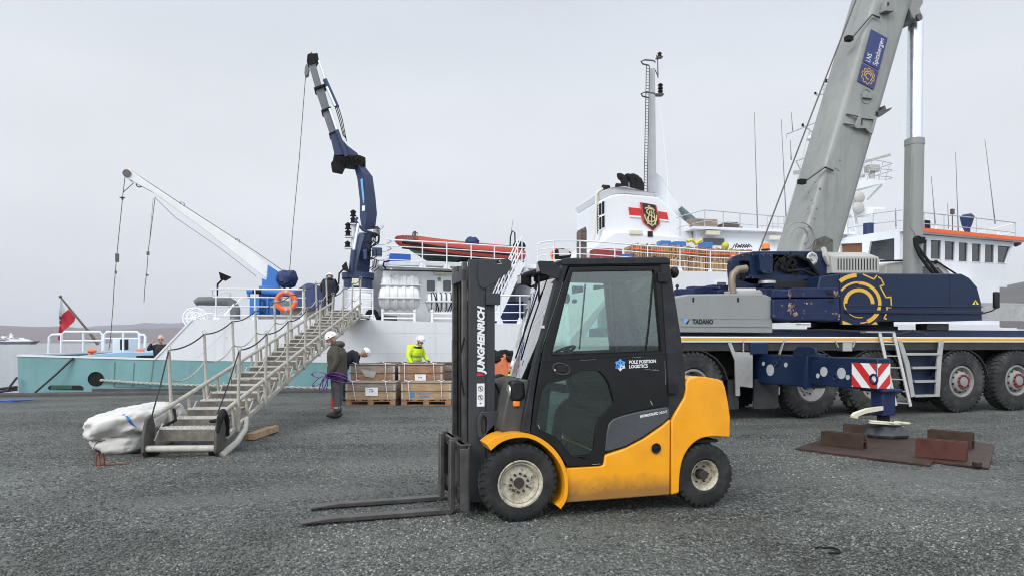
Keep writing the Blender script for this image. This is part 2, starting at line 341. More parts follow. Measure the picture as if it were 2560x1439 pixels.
def woodm(name, a, b, ax=0, rough=.7):
    m = bpy.data.materials.new(name); m.use_nodes = True; t = m.node_tree; p = t.nodes['Principled BSDF']; L = t.links.new
    tc = N(t, 'ShaderNodeTexCoord'); mp = N(t, 'ShaderNodeMapping'); sc_ = [26, 26, 26]; sc_[ax] = 2.2; mp.inputs['Scale'].default_value = sc_; L(tc.outputs['Object'], mp.inputs[0])
    n = N(t, 'ShaderNodeTexNoise', i={'Scale': 1.0, 'Detail': 6.0, 'Distortion': .6}); L(mp.outputs[0], n.inputs['Vector'])
    n2 = N(t, 'ShaderNodeTexNoise', i={'Scale': 2.3, 'Detail': 5.0}); L(tc.outputs['Object'], n2.inputs['Vector'])
    ad = N(t, 'ShaderNodeMath', operation='MULTIPLY_ADD'); ad.inputs[1].default_value = .6; L(n.outputs['Fac'], ad.inputs[0])
    m2 = N(t, 'ShaderNodeMath', operation='MULTIPLY'); m2.inputs[1].default_value = .5; L(n2.outputs['Fac'], m2.inputs[0]); L(m2.outputs[0], ad.inputs[2])
    r = N(t, 'ShaderNodeValToRGB'); r.color_ramp.elements[0].position = .38; r.color_ramp.elements[0].color = (*b, 1); r.color_ramp.elements[1].position = .64; r.color_ramp.elements[1].color = (*a, 1); L(ad.outputs[0], r.inputs[0])
    v = N(t, 'ShaderNodeTexVoronoi', i={'Scale': 4.5}); L(tc.outputs['Object'], v.inputs['Vector'])
    kn = N(t, 'ShaderNodeMapRange', i={'From Min': .05, 'From Max': .10, 'To Min': .35, 'To Max': 1.0}); L(v.outputs['Distance'], kn.inputs[0])
    sm = N(t, 'ShaderNodeVectorMath', operation='SCALE'); L(r.outputs[0], sm.inputs[0]); L(kn.outputs[0], sm.inputs['Scale']); L(sm.outputs[0], p.inputs['Base Color'])
    p.inputs['Roughness'].default_value = rough
    bp = N(t, 'ShaderNodeBump', i={'Strength': .3, 'Distance': .004}); L(n.outputs['Fac'], bp.inputs['Height']); L(bp.outputs[0], p.inputs['Normal']); return m
K['wood'] = woodm('fresh_pine', (.44, .305, .185), (.25, .145, .08))
K['woodg'] = woodm('grey_weathered_wood', (.30, .25, .205), (.13, .095, .075))
K['woodb'] = woodm('brown_weathered_wood', (.34, .20, .115), (.15, .075, .045))
K['woodv'] = woodm('upright_pallet_wood', (.50, .345, .19), (.25, .14, .07), ax=2)
K['woodd'] = woodm('dark_old_wood', (.12, .095, .08), (.05, .04, .035))

# ---------------------------------------------------------------- ground, quay, water, hills
CUR[0] = SH
def gravel():
    m = bpy.data.materials.new('dark_gravel'); m.use_nodes = True; t = m.node_tree; p = t.nodes['Principled BSDF']; L = t.links.new
    tc = N(t, 'ShaderNodeTexCoord'); co = tc.outputs['Object']
    wn = N(t, 'ShaderNodeTexNoise', i={'Scale': 30.0, 'Detail': 2.0}); L(co, wn.inputs['Vector'])
    wm = N(t, 'ShaderNodeMix', data_type='VECTOR'); wm.inputs['Factor'].default_value = .02; L(co, wm.inputs[4]); L(wn.outputs['Color'], wm.inputs[5])
    v = N(t, 'ShaderNodeTexVoronoi', i={'Scale': 52.0, 'Randomness': 1.0}); L(wm.outputs[1], v.inputs['Vector'])
    v2 = N(t, 'ShaderNodeTexVoronoi', i={'Scale': 105.0}); L(co, v2.inputs['Vector'])
    sp = N(t, 'ShaderNodeSeparateColor'); L(v.outputs['Color'], sp.inputs[0]); sp2 = N(t, 'ShaderNodeSeparateColor'); L(v2.outputs['Color'], sp2.inputs[0])
    r = N(t, 'ShaderNodeValToRGB'); e = r.color_ramp.elements
    e[0].position = 0; e[0].color = (.008, .009, .010, 1); e[1].position = 1; e[1].color = (.32, .335, .31, 1)
    for a, c in ((.3, (.022, .024, .022, 1)), (.6, (.082, .088, .080, 1)), (.9, (.19, .20, .182, 1))): q = e.new(a); q.color = c
    L(sp.outputs[0], r.inputs[0])
    # stones stand out where the traffic has not crushed them
    n = N(t, 'ShaderNodeTexNoise', i={'Scale': .34, 'Detail': 5.0, 'Roughness': .62, 'Distortion': .5}); L(co, n.inputs['Vector'])
    pr = N(t, 'ShaderNodeMapRange', i={'From Min': .40, 'From Max': .62, 'To Min': .45, 'To Max': 1.0}); L(n.outputs['Fac'], pr.inputs[0])
    fr = N(t, 'ShaderNodeValToRGB'); f = fr.color_ramp.elements; f[0].color = (.080, .087, .079, 1); f[1].color = (.190, .203, .184, 1); L(sp2.outputs[0], fr.inputs[0])
    mx = N(t, 'ShaderNodeMix', data_type='RGBA'); L(pr.outputs[0], mx.inputs[0]); L(fr.outputs[0], mx.inputs[6]); L(r.outputs[0], mx.inputs[7])
    n3 = N(t, 'ShaderNodeTexNoise', i={'Scale': .22, 'Detail': 6.0, 'Roughness': .7}); mp = N(t, 'ShaderNodeMapping'); mp.inputs['Location'].default_value = (7, 3, 0); mp.inputs['Scale'].default_value = (1, 2.2, 1); L(co, mp.inputs[0]); L(mp.outputs[0], n3.inputs['Vector'])
    r3 = N(t, 'ShaderNodeMapRange', i={'From Min': .34, 'From Max': .66, 'To Min': .64, 'To Max': 1.48}); L(n3.outputs['Fac'], r3.inputs[0])
    s = N(t, 'ShaderNodeVectorMath', operation='SCALE'); L(mx.outputs[2], s.inputs[0]); L(r3.outputs[0], s.inputs['Scale']); L(s.outputs[0], p.inputs['Base Color'])
    # wheel tracks: curved bands where the stones are pressed flat and pale
    w2_ = N(t, 'ShaderNodeTexWave', wave_type='BANDS', bands_direction='Y', i={'Scale': .16, 'Distortion': 5.0, 'Detail': 2.0, 'Detail Scale': .35}); L(co, w2_.inputs['Vector'])
    tr = N(t, 'ShaderNodeMapRange', i={'From Min': .74, 'From Max': .95, 'To Min': 0, 'To Max': .55}); L(w2_.outputs['Fac'], tr.inputs[0])
    tm = N(t, 'ShaderNodeMix', data_type='RGBA'); L(tr.outputs[0], tm.inputs[0]); L(s.outputs[0], tm.inputs[6]); L(fr.outputs[0], tm.inputs[7]); L(tm.outputs[2], p.inputs['Base Color'])
    p.inputs['Roughness'].default_value = .72
    h = N(t, 'ShaderNodeMath', operation='MULTIPLY'); L(v.outputs['Distance'], h.inputs[0]); L(pr.outputs[0], h.inputs[1])
    h2 = N(t, 'ShaderNodeMath', operation='MULTIPLY_ADD'); L(v2.outputs['Distance'], h2.inputs[0]); h2.inputs[1].default_value = .35; L(h.outputs[0], h2.inputs[2])
    iv = N(t, 'ShaderNodeMath', operation='SUBTRACT'); iv.inputs[0].default_value = 1; L(h2.outputs[0], iv.inputs[1])
    bp = N(t, 'ShaderNodeBump', i={'Strength': 1.0, 'Distance': .035}); L(iv.outputs[0], bp.inputs['Height']); L(bp.outputs[0], p.inputs['Normal']); return m
K['gravel'] = gravel()
from mathutils import noise
def gz(x, y):
    z = noise.noise(V((x * .45, y * .45, 0))) * .026 + noise.noise(V((x * 2.1, y * 2.1, 3))) * .010
    for c, k in ((-17.6, .10), (-15.9, .10), (-11.6, -.13), (-9.9, -.13)):      # shallow wheel ruts with a low berm either side
        q = (y - c - .7 * math.sin(x * .16 + c * .02) - k * x) / .17
        z += -.020 * math.exp(-q * q) + .009 * math.exp(-(abs(q) - 1.7) ** 2 * 2)
    return z
g = MB(); xs = [-400, -120, -60, -30] + [-20 + i * .2 for i in range(201)] + [30, 60, 120, 400]; ys = [-260, -80, -30] + [-23 + i * .1 for i in range(221)] + [-.42]
ys = sorted(set([y for y in ys if y <= -.42]))
vs = []
for y in ys:
    for x in xs:
        z = gz(x, y) if (-19.9 < x < 19.9 and -23 < y < -.7) else 0
        vs.append((x, y, z))
nx = len(xs); g.add(vs, [(j * nx + i, j * nx + i + 1, (j + 1) * nx + i + 1, (j + 1) * nx + i) for j in range(len(ys) - 1) for i in range(nx - 1)])
g.build('ground', K['gravel'], kind='structure', base=(0, 0, 0))
g = MB(); g.box((-400, -.42, -2.6), (60, -.06, .10)); g.build('quay_edge', K['kerb'], kind='structure', bevel=.03, base=(0, 0, 0))
WZ = -1.6
def waterm():
    m = pm('fjord_water', (.10, .12, .13), .12, var=.1, spec=.9); t = m.node_tree; p = t.nodes['Principled BSDF']; L = t.links.new
    tc = N(t, 'ShaderNodeTexCoord'); mp = N(t, 'ShaderNodeMapping'); mp.inputs['Scale'].default_value = (.35, 1.3, 1); L(tc.outputs['Object'], mp.inputs[0])
    n = N(t, 'ShaderNodeTexNoise', i={'Scale': 1.2, 'Detail': 6.0, 'Roughness': .6}); L(mp.outputs[0], n.inputs['Vector'])
    bp = N(t, 'ShaderNodeBump', i={'Strength': .25, 'Distance': .25}); L(n.outputs['Fac'], bp.inputs['Height']); L(bp.outputs[0], p.inputs['Normal']); return m
CUR[0] = W
g = MB(); g.add([(-9000, 4, WZ), (9000, 4, WZ), (9000, 9500, WZ), (-9000, 9500, WZ)], [(0, 1, 2, 3)]); g.build('water', waterm(), kind='structure', base=(0, 0, WZ), flip=False)
def hillm(name, a, b, c):
    m = pm(name, a, .95, var=.15, vs=.004, dirt=.9, dcol=b, ds=.012); t = m.node_tree; p = t.nodes['Principled BSDF']; L = t.links.new
    col = p.inputs['Base Color'].links[0].from_socket
    tc = N(t, 'ShaderNodeTexCoord'); n = N(t, 'ShaderNodeTexNoise', i={'Scale': .009, 'Detail': 8.0, 'Roughness': .7, 'Distortion': 1.2}); L(tc.outputs['Object'], n.inputs['Vector'])
    r = N(t, 'ShaderNodeMapRange', i={'From Min': .66, 'From Max': .70}); L(n.outputs['Fac'], r.inputs[0])
    mx = N(t, 'ShaderNodeMix', data_type='RGBA'); L(r.outputs[0], mx.inputs[0]); L(col, mx.inputs[6]); mx.inputs[7].default_value = (*c, 1); L(mx.outputs[2], p.inputs['Base Color']); return m
def hill(name, x0, x1, y0, dep, prof, mat, seed, nx=90, ny=14):
    g = MB(); vs = []
    for j in range(ny):
        f = j / (ny - 1)
        for i in range(nx):
            x = x0 + (x1 - x0) * i / (nx - 1); h = prof(x)
            y = y0 + dep * f + noise.noise(V((x * .002, seed, 0))) * 120
            k = math.sin(min(f * 1.15, 1) * math.pi / 2) ** 1.15
            z = h * k * (1 + .26 * noise.fractal(V((x * .004, y * .004, seed)), 1, 2, 4)) if f > 0 else -.5
            vs.append((x, y, max(WZ - .5, z + WZ)))
    g.add(vs, [(j * nx + i, j * nx + i + 1, (j + 1) * nx + i + 1, (j + 1) * nx + i) for j in range(ny - 1) for i in range(nx - 1)])
    return g.build(name, mat, kind='structure', base=((x0 + x1) / 2, y0, WZ))
hl = hillm('brown_hillside', (.115, .085, .088), (.075, .062, .070), (.14, .11, .10))
hill('hills', -4200, 1200, 2300, 500, lambda x: 44 + 26 * math.exp(-((x + 2000) / 500) ** 2) + 9 * math.sin(x * .004), hl, 2)
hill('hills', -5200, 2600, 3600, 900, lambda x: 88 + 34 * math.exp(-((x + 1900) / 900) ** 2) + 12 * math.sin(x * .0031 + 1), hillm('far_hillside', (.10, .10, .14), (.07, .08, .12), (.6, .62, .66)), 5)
hill('hills', 420, 2600, 800, 700, lambda x: 30 + 88 * max(0, min(1, (x - 480) / 700)) ** .8, hillm('near_hillside', (.050, .043, .040), (.032, .030, .029), (.06, .052, .046)), 9)
# air: one closed volume round the whole scene
g = MB(); g.box((-6500, -420, -30), (6500, 5600, 330)); hz_ = g.build('haze', [], kind='stuff', smooth=False)
m = bpy.data.materials.new('haze'); m.use_nodes = True; t = m.node_tree; t.nodes.clear()
pv = N(t, 'ShaderNodeVolumePrincipled', i={'Density': .00012, 'Anisotropy': .0}); pv.inputs['Color'].default_value = (.93, .95, 1, 1)
o = N(t, 'ShaderNodeOutputMaterial'); t.links.new(pv.outputs[0], o.inputs['Volume']); hz_.data.materials.append(m)
# loose stones: small solid chips lying over the gravel, thick near the camera, thinner further off
CUR[0] = W
import numpy as np
def stones(name, cnt, d0, d1, pw, smin, smax, seed, mat):
    rg = np.random.default_rng(seed); n = cnt; d = d0 + (d1 - d0) * rg.random(n) ** pw; x = (rg.random(n) * 2 - 1) * d * .77
    keep = np.array([(.5 + .9 * noise.noise(V((a * .5, b * .5, 7)))) for a, b in zip(x, d)]) > rg.random(n) * .85; x = x[keep]; d = d[keep]; n = len(x)
    lx = SH.I; c_, s_ = math.cos(math.atan(.205)), math.sin(math.atan(.205)); z = np.array([gz(a * c_ + (b - 22.15) * s_, -a * s_ + (b - 22.15) * c_) for a, b in zip(x, d)])
    base = np.array([(1, 0, 0), (-.95, .15, 0), (.1, 1, .1), (-.1, -1, .05), (.15, .1, .8), (-.1, 0, -.8), (.62, .55, .48), (-.6, -.55, .42)]); nv = len(base)
    fc = np.array([(0, 6, 4), (6, 2, 4), (2, 1, 4), (1, 7, 4), (7, 3, 4), (3, 0, 4), (0, 2, 6), (1, 3, 7), (0, 5, 2), (2, 5, 1), (1, 5, 3), (3, 5, 0)]); nf = len(fc)
    sz = smin + (smax - smin) * rg.random(n) ** 2; v = base[None] * (.75 + .5 * rg.random((n, nv, 3))); v = v * np.stack([sz * (1 + .6 * rg.random(n)), sz, sz * (.5 + .5 * rg.random(n))], 1)[:, None, :]
    tl = (rg.random(n) - .5) * 1.2; ct, st = np.cos(tl)[:, None], np.sin(tl)[:, None]; v = np.stack([v[..., 0], v[..., 1] * ct - v[..., 2] * st, v[..., 1] * st + v[..., 2] * ct], -1)
    an = rg.random(n) * 6.283; ca, sa = np.cos(an)[:, None], np.sin(an)[:, None]; v = np.stack([v[..., 0] * ca - v[..., 1] * sa, v[..., 0] * sa + v[..., 1] * ca, v[..., 2]], -1)
    v += np.stack([x, d, z + sz * .15], 1)[:, None, :]; F_ = (fc[None] + (np.arange(n) * nv)[:, None, None]).reshape(-1, 3)
    me = bpy.data.meshes.new(name); me.vertices.add(n * nv); me.vertices.foreach_set('co', v.reshape(-1).astype(np.float32)); me.loops.add(len(F_) * 3); me.loops.foreach_set('vertex_index', F_.reshape(-1).astype(np.int32))
    me.polygons.add(len(F_)); me.polygons.foreach_set('loop_start', np.arange(0, len(F_) * 3, 3, dtype=np.int32)); me.polygons.foreach_set('loop_total', np.full(len(F_), 3, dtype=np.int32)); me.update(calc_edges=True)
    me.materials.append(mat); o = bpy.data.objects.new(name, me); sc.collection.objects.link(o); o['kind'] = 'stuff'; return o
def stonem():
    m = bpy.data.materials.new('stone_chips'); m.use_nodes = True; t = m.node_tree; p = t.nodes['Principled BSDF']; L = t.links.new; ge = N(t, 'ShaderNodeNewGeometry')
    r = N(t, 'ShaderNodeValToRGB'); e = r.color_ramp.elements; e[0].color = (.032, .034, .031, 1); e[1].color = (.30, .312, .285, 1)
    for a, c in ((.35, (.075, .080, .072, 1)), (.7, (.130, .138, .124, 1)), (.93, (.195, .205, .185, 1))): q = e.new(a); q.color = c
    L(ge.outputs['Random Per Island'], r.inputs[0]); tc = N(t, 'ShaderNodeTexCoord'); n = N(t, 'ShaderNodeTexNoise', i={'Scale': .38, 'Detail': 6.0, 'Roughness': .65, 'Distortion': .8}); L(tc.outputs['Object'], n.inputs['Vector']); q3 = N(t, 'ShaderNodeMapRange', i={'From Min': .36, 'From Max': .64, 'To Min': .62, 'To Max': 1.62}); L(n.outputs['Fac'], q3.inputs[0]); s3 = N(t, 'ShaderNodeVectorMath', operation='SCALE'); L(r.outputs[0], s3.inputs[0]); L(q3.outputs[0], s3.inputs['Scale']); L(s3.outputs[0], p.inputs['Base Color']); p.inputs['Roughness'].default_value = .75; return m
stones('gravel_stones', 170000, 3.9, 16.0, 1.7, .005, .0135, 4, stonem())
# ================================================================ wheels
def tyre(g, c, y0, wd, r, rr, lugs=34, m=0, lug=.012, lw=None):
    """tyre ring about the y axis: near face at y0, width wd, outer radius r, bead radius rr, with moulded lugs"""
    ro = r - lug; b = (r - rr)
    half = [(.10 * wd, rr), (.02 * wd, rr + .10 * b), (0, rr + .45 * b), (.02 * wd, rr + .72 * b), (.10 * wd, ro - .06 * b), (.20 * wd, ro), (.5 * wd, ro + .003)]
    prof = [(y0 + a, q) for a, q in half] + [(y0 + wd - a, q) for a, q in half[-2::-1]]
    prof = prof + [(y0 + wd - .2 * wd, rr - .004), (y0 + .2 * wd, rr - .004)]
    g.lathe(prof, c, 48, m, closed=True)
    c = V(c); lw = lw or (2 * math.pi * r / lugs * .52)
    for sd in (0, 1):
        for i in range(lugs):
            a = 2 * math.pi * (i + .5 * sd) / lugs
            def P(an, rad, y): return c + V((rad * math.cos(an), y0 + (y if not sd else wd - y), rad * math.sin(an)))
            d = lw / r / 2; sk = d * 1.6
            pts = []
            for yy, rad, of in ((.02 * wd, ro - .16 * b, 0), (.10 * wd, r - .004, 0), (.47 * wd, r, sk)):
                for q in (-1, 1): pts.append(P(a + of + q * d, rad, yy))
            inn = []
            for yy, rad, of in ((.10 * wd, ro - .20 * b, 0), (.2 * wd, ro - .01, 0), (.47 * wd, ro - .01, sk)):
                for q in (-1, 1): inn.append(P(a + of + q * d, rad, yy))
            vs = pts + inn
            g.add(vs, [(0, 1, 3, 2), (2, 3, 5, 4), (0, 2, 8, 6), (2, 4, 10, 8), (1, 7, 9, 3), (3, 9, 11, 5), (0, 6, 7, 1), (4, 5, 11, 10)], m)
def rimdish(g, c, y0, rr, prof, m=0): g.lathe([(y0 + a, rr * q) for a, q in prof], c, 40, m)
def bolts(g, c, y, rad, n, br, h, m=0, ph=0):
    for i in range(n):
        a = 2 * math.pi * i / n + ph; p = V(c) + V((rad * math.cos(a), y, rad * math.sin(a)))
        g.cyl(p + V((0, h, 0)), p, br, br * .85, 6, m)

# ================================================================ FORKLIFT
CUR[0] = FK
Q = FK.q
ft = FK.p(1302, 1208, 0); ft.z = .335; rt = FK.p(1774, 1187, 0); rt.z = .295
fl = thing('forklift', 'yellow and charcoal forklift truck with closed cab, forks resting on the gravel in the foreground', 'forklift', ((ft.x + rt.x) / 2, .65, 0))
YF = 1.30
def wheel(name, x, z, y0, wd, r, rr, far=False, lugs=34, big=True):
    base = bpy.data.objects.new(name, None); sc.collection.objects.link(base); base.parent = fl
    c = V((x, y0 + wd / 2, z)); base.location = c - ORG[fl.name]; ORG[base.name] = c; base.empty_display_size = .1
    g = MB(); tyre(g, (x, 0, z), y0, wd, r, rr, lugs); g.tube([V((x + math.cos(a) * rr * 1.18, y0 + .004 if not far else y0 + wd - .004, z + math.sin(a) * rr * 1.18)) for a in [i * math.pi / 24 for i in range(48)]], .004, 6, closed=True)
    g.build('tyre', K['tyre'], base)
    g = MB(); s = 1 if not far else -1; f0 = y0 if not far else y0 + wd
    if big: pr = [(.006, 1.03), (.004, .97), (.02, .93), (.03, .88), (.022, .84), (.045, .80), (.062, .74), (.058, .55), (.055, .36), (.055, 0)]
    else: pr = [(.02, 1.03), (.016, .97), (.03, .90), (.04, .84), (.10, .78), (.11, .5), (.11, 0)]
    g.lathe([(f0 + s * a, rr * q) for a, q in pr], (x, 0, z), 40, caps=False)
    g.build('rim', K['rim'], base)
    g = MB()
    if big:
        g.cyl((x, f0 + s * .056, z), (x, f0 + s * .035, z), rr * .24, rr * .22, 20); bolts(g, (x, 0, z), f0 + s * .028, rr * .40, 10, rr * .062, s * .03, 0, .2)
    else:
        g.cyl((x, f0 + s * .11, z), (x, f0 + s * .03, z), rr * .36, rr * .30, 20); bolts(g, (x, 0, z), f0 + s * .085, rr * .56, 6, rr * .07, s * .03)
    g.build('hub', pm('dirty_hub', (.045, .035, .03), .6, .3, var=.3) if 'hub' not in K else K['hub'], base, bevel=.003)
    return base
K['hub'] = pm('dirty_hub', (.045, .036, .032), .6, .3, var=.3)
wheel('front_wheel', ft.x, .335, 0, .21, .335, .195)
wheel('front_wheel', ft.x, .335, YF - .21, .21, .335, .195, True)
wheel('rear_wheel', rt.x, .295, .06, .17, .295, .142, lugs=30, big=False)
wheel('rear_wheel', rt.x, .295, YF - .23, .17, .295, .142, True, 30, False)
# chassis
ch = Q([(1416, 1170), (1505, 1165), (1510, 1160), (1513, 1137), (1567, 1119), (1611, 1096), (1658, 1063), (1676, 1047), (1675, 1236), (1414, 1256)], .04)
g = MB(); g.prism(ch, .04, YF - .04)
c_ = FK.p(1639, 1119, .04)
g.build('chassis', K['yellowc'], fl, bevel=.014, seg=3)
g = MB(); g.lathe([(.030, .044), (.026, .047), (.030, .040), (.036, .036), (.037, 0)], (c_.x, 0, c_.z), 24, caps=False)
g.bar((c_.x - .02, .026, c_.z), (c_.x + .02, .026, c_.z), .01, .012); g.build('fuel_cap', K['matte'], fl)
# fender over the front wheel
outer = [(1217, 1110), (1240, 1092), (1268, 1084), (1296, 1080), (1336, 1085), (1377, 1110), (1405, 1145), (1418, 1180), (1421, 1220), (1417, 1250), (1402, 1271)]
inner = [(1391, 1262), (1408, 1248), (1413, 1218), (1410, 1184), (1396, 1150), (1367, 1117), (1330, 1094), (1296, 1091), (1255, 1101), (1227, 1125)]
for y0, y1 in ((.0, .26), (YF - .26, YF)):
    g = MB(); o = Q(chaikin(outer)); i_ = Q(chaikin(inner)); g.prism(o + i_, y0, y1); g.build('fender', K['yellow'], fl, bevel=.006)
# counterweight
cwp = [(1716, 956), (1722, 945), (1740, 940), (1763, 941), (1797, 947), (1807, 952), (1813, 966), (1820, 1000), (1826, 1040), (1825, 1092), (1767, 1089), (1736, 1103), (1711, 1134), (1700, 1175), (1697, 1232), (1679, 1236), (1679, 1050), (1690, 1030), (1712, 992), (1716, 975)]
cwp = cwp[:9] + chaikin(cwp[9:15]) + cwp[15:]
g = MB(); g.prism(Q(cwp, .05), .05, YF - .05); g.build('counterweight', K['yellow'], fl, bevel=.03, seg=4)
g = MB(); c_ = FK.p(1722, 940, .42)
g.lathe([(0, .065), (.012, .07), (.02, .05), (.028, .032), (.045, .03), (.048, 0)], (c_.x + .05, .42, c_.z + .0), 24, ax='z'); g.build('exhaust_cap', K['matte'], fl)
g = MB(); a_ = FK.p(1767, 1090, .05); g.box((a_.x - .30, .25, .30), (a_.x + .14, .40, .58)); g.box((a_.x - .30, YF - .40, .30), (a_.x + .14, YF - .25, .58)); g.box((a_.x - .28, .10, .595), (a_.x + .15, .30, .62))
g.box((ch[0][0] - .62, .27, .20), (ch[0][0] + .1, YF - .27, .62)); g.box((rt.x - .45, .3, .2), (rt.x + .2, YF - .3, .6)); g.cyl((rt.x, .2, .295), (rt.x, YF - .2, .295), .06); g.cyl((ft.x, .15, .335), (ft.x, YF - .15, .335), .09)
g.each('axle_frame', K['dark'], fl)
# cab side frames
fo = [(1303, 1083), (1310, 1039), (1335, 904), (1360, 812), (1389, 705), (1406, 657), (1416, 650), (1660, 646), (1673, 650), (1678, 680), (1687, 737), (1700, 820), (1713, 913), (1714, 971), (1706, 995), (1681, 1036), (1677, 1047), (1660, 1052), (1652, 1050)]
fi = [(1673, 1012), (1668, 930), (1650, 663), (1421, 666), (1405, 715), (1356, 868), (1334, 1000), (1325, 1081)]
def inset_far(pts, d=0): return pts
Yc0, Yc1 = .07, YF - .10
for y0, y1 in ((Yc0, Yc0 + .07), (Yc1 - .07, Yc1)):
    fq = fo + fi if y0 < .5 else [(u + (44 if u < 1400 else 30 if u < 1430 else 0), v) for u, v in fo + fi]
    g = MB(); g.prism(Q(fq, Yc0), y0, y1); g.build('cab_pillar_frame', K['char'], fl, bevel=.012, seg=3)
ro = Q([(1400, 651), (1416, 645), (1662, 642), (1675, 648), (1676, 660), (1405, 664)], Yc0)
g = MB(); g.prism(ro, Yc0 - .012, Yc1 + .012); g.build('cab_roof', K['char'], fl, bevel=.012, seg=3)
# door with two openings
door = [(1424, 668), (1648, 665), (1666, 930), (1671, 1010), (1655, 1014), (1600, 1023), (1561, 1034), (1532, 1049), (1520, 1068), (1514, 1100), (1511, 1155), (1505, 1160), (1418, 1164), (1392, 1125), (1361, 1097), (1332, 1084), (1326, 1080), (1336, 1000), (1358, 868), (1407, 715)]
win = [(1430, 678), (1634, 675), (1643, 770), (1652, 876), (1378, 886), (1391, 830), (1408, 760)]
low = chaikin([(1357, 957), (1395, 951), (1410, 948), (1440, 927), (1455, 923), (1492, 924), (1503, 930), (1520, 951), (1530, 985), (1537, 1014), (1512, 1032), (1498, 1050), (1491, 1075), (1483, 1135), (1470, 1138), (1430, 1141), (1418, 1128), (1394, 1096), (1366, 1080), (1336, 1070), (1342, 1030)], 1, True)
for yy, nm in ((Yc0 - .012, 'door'), (Yc1 - .03, 'far_side_panel')):
    if nm != 'door': door, win, low = [[(u + (44 if u < 1412 else 25 if u < 1432 else 0), v) for u, v in q] for q in (door, win, low)]
    g = MB(); g.prism(Q(door, Yc0), yy, yy + .042, 0, [Q(win, Yc0), Q(low, Yc0)]); d_ = g.build(nm, K['black'], fl, bevel=.005)
    g = MB(); g.prism(Q([(u + (2 if u > 1500 else -2), v + (2 if v > 780 else -2)) for u, v in win], Yc0), yy + .018, yy + .024); g.build('window', K['glassT'], d_)
    g = MB(); g.prism(Q(low, Yc0), yy + .018, yy + .024); g.build('lower_window', K['glassD'], d_)
    if nm == 'door':
        # raised frame lines, handle, hinges
        g = MB()
        for loop, r_ in ((win, .006), (low, .005)):
            p = Q(loop, Yc0); g.tube([(x, yy, z) for x, z in p], r_, 6, closed=True)
        g.build('window_seal', K['matte'], d_)
        g = MB(); L1 = [FK.p(1345, 905, Yc0), FK.p(1400, 898, Yc0), FK.p(1669, 883, Yc0)]; g.tube([(p.x, yy - .001, p.z) for p in L1], .003, 5)
        L1 = [FK.p(1635, 676, Yc0), FK.p(1624, 800, Yc0), FK.p(1615, 877, Yc0)]; g.tube([(p.x, yy + .012, p.z) for p in L1], .006, 5)
        L1 = [FK.p(1465, 710, Yc0), FK.p(1450, 872, Yc0)]; g.tube([(p.x, yy + .03, p.z) for p in L1], .008, 5)
        g.each('window_divider', K['matte'], d_)
        c_ = FK.p(1402, 921, Yc0)
        g = MB(); k_ = [V((c_.x + .076 * math.cos(a), yy - .002, c_.z + .048 * math.sin(a) - .012 * math.cos(a))) for a in [i * math.pi / 14 for i in range(28)]]; g.tube(k_, .009, 6, closed=True)
        g.box((c_.x - .045, yy - .008, c_.z - .03), (c_.x + .05, yy - .001, c_.z + .034), 1); g.build('door_handle', [K['mast'], K['dark']], d_, bevel=.006)
        g = MB(); g.cyl((c_.x - .062, yy - .012, c_.z - .008), (c_.x - .062, yy - .003, c_.z - .008), .009); g.build('door_lock', K['alu'], d_)
        for (u0, v0, u1, v1) in ((1641, 683, 1668, 706), (1667, 957, 1690, 983)):
            a = FK.p(u0, v1, Yc0); b = FK.p(u1, v0, Yc0); g = MB(); g.box((a.x, yy - .022, a.z), (b.x, yy + .0, b.z)); g.cyl((b.x - .02, yy - .016, a.z - .006), (b.x - .02, yy - .016, b.z + .006), .010); g.build('hinge', K['black'], d_, bevel=.005)
        # company mark
        yl = yy - .0025
        g = MB(); c_ = FK.p(1549, 911, Yc0); Rr = .057
        for i in range(6):
            a = math.pi / 2 + i * math.pi / 3; d = V((math.cos(a), 0, math.sin(a))); n_ = V((-d.z, 0, d.x)); cc = V((c_.x, yl, c_.z)); mi = (0, 0, 1, 1, 2, 2)[(i + 3) % 6] if i else 0
            mi = {0: 0, 1: 0, 2: 1, 3: 2, 4: 2, 5: 0}[i]
            g.add([cc + n_ * .006, cc - n_ * .006, cc + d * Rr * .86 - n_ * .006, cc + d * Rr * .86 + n_ * .006], [(0, 1, 2, 3)], mi)
            for q in (-1, 1):
                t0 = cc + d * Rr; t1 = cc + d * Rr * .62 + n_ * q * Rr * .34; g.add([t0, t0 - d * .017, t1 - d * .015, t1], [(0, 1, 2, 3)], mi)
        g.build('snowflake_emblem', [K['lblue'], pm('deep_blue_vinyl', (.04, .20, .70), .4), K['paper']], d_, flip=False)
        g = MB(); p = FK.p(1571, 908, Yc0); p2 = FK.p(1571, 919, Yc0)
        e_ = FK.p(1638, 905, Yc0).x - p.x
        g.text('POLE POSITION', (p.x, yy, p.z), (1, 0, .03), (0, 0, 1), .029, e_, .028); g.text('LOGISTICS', (p.x, yy, p2.z), (1, 0, .03), (0, 0, 1), .029, e_ * .69, .028)
        g.build('lettering', K['paper'], d_, flip=False)
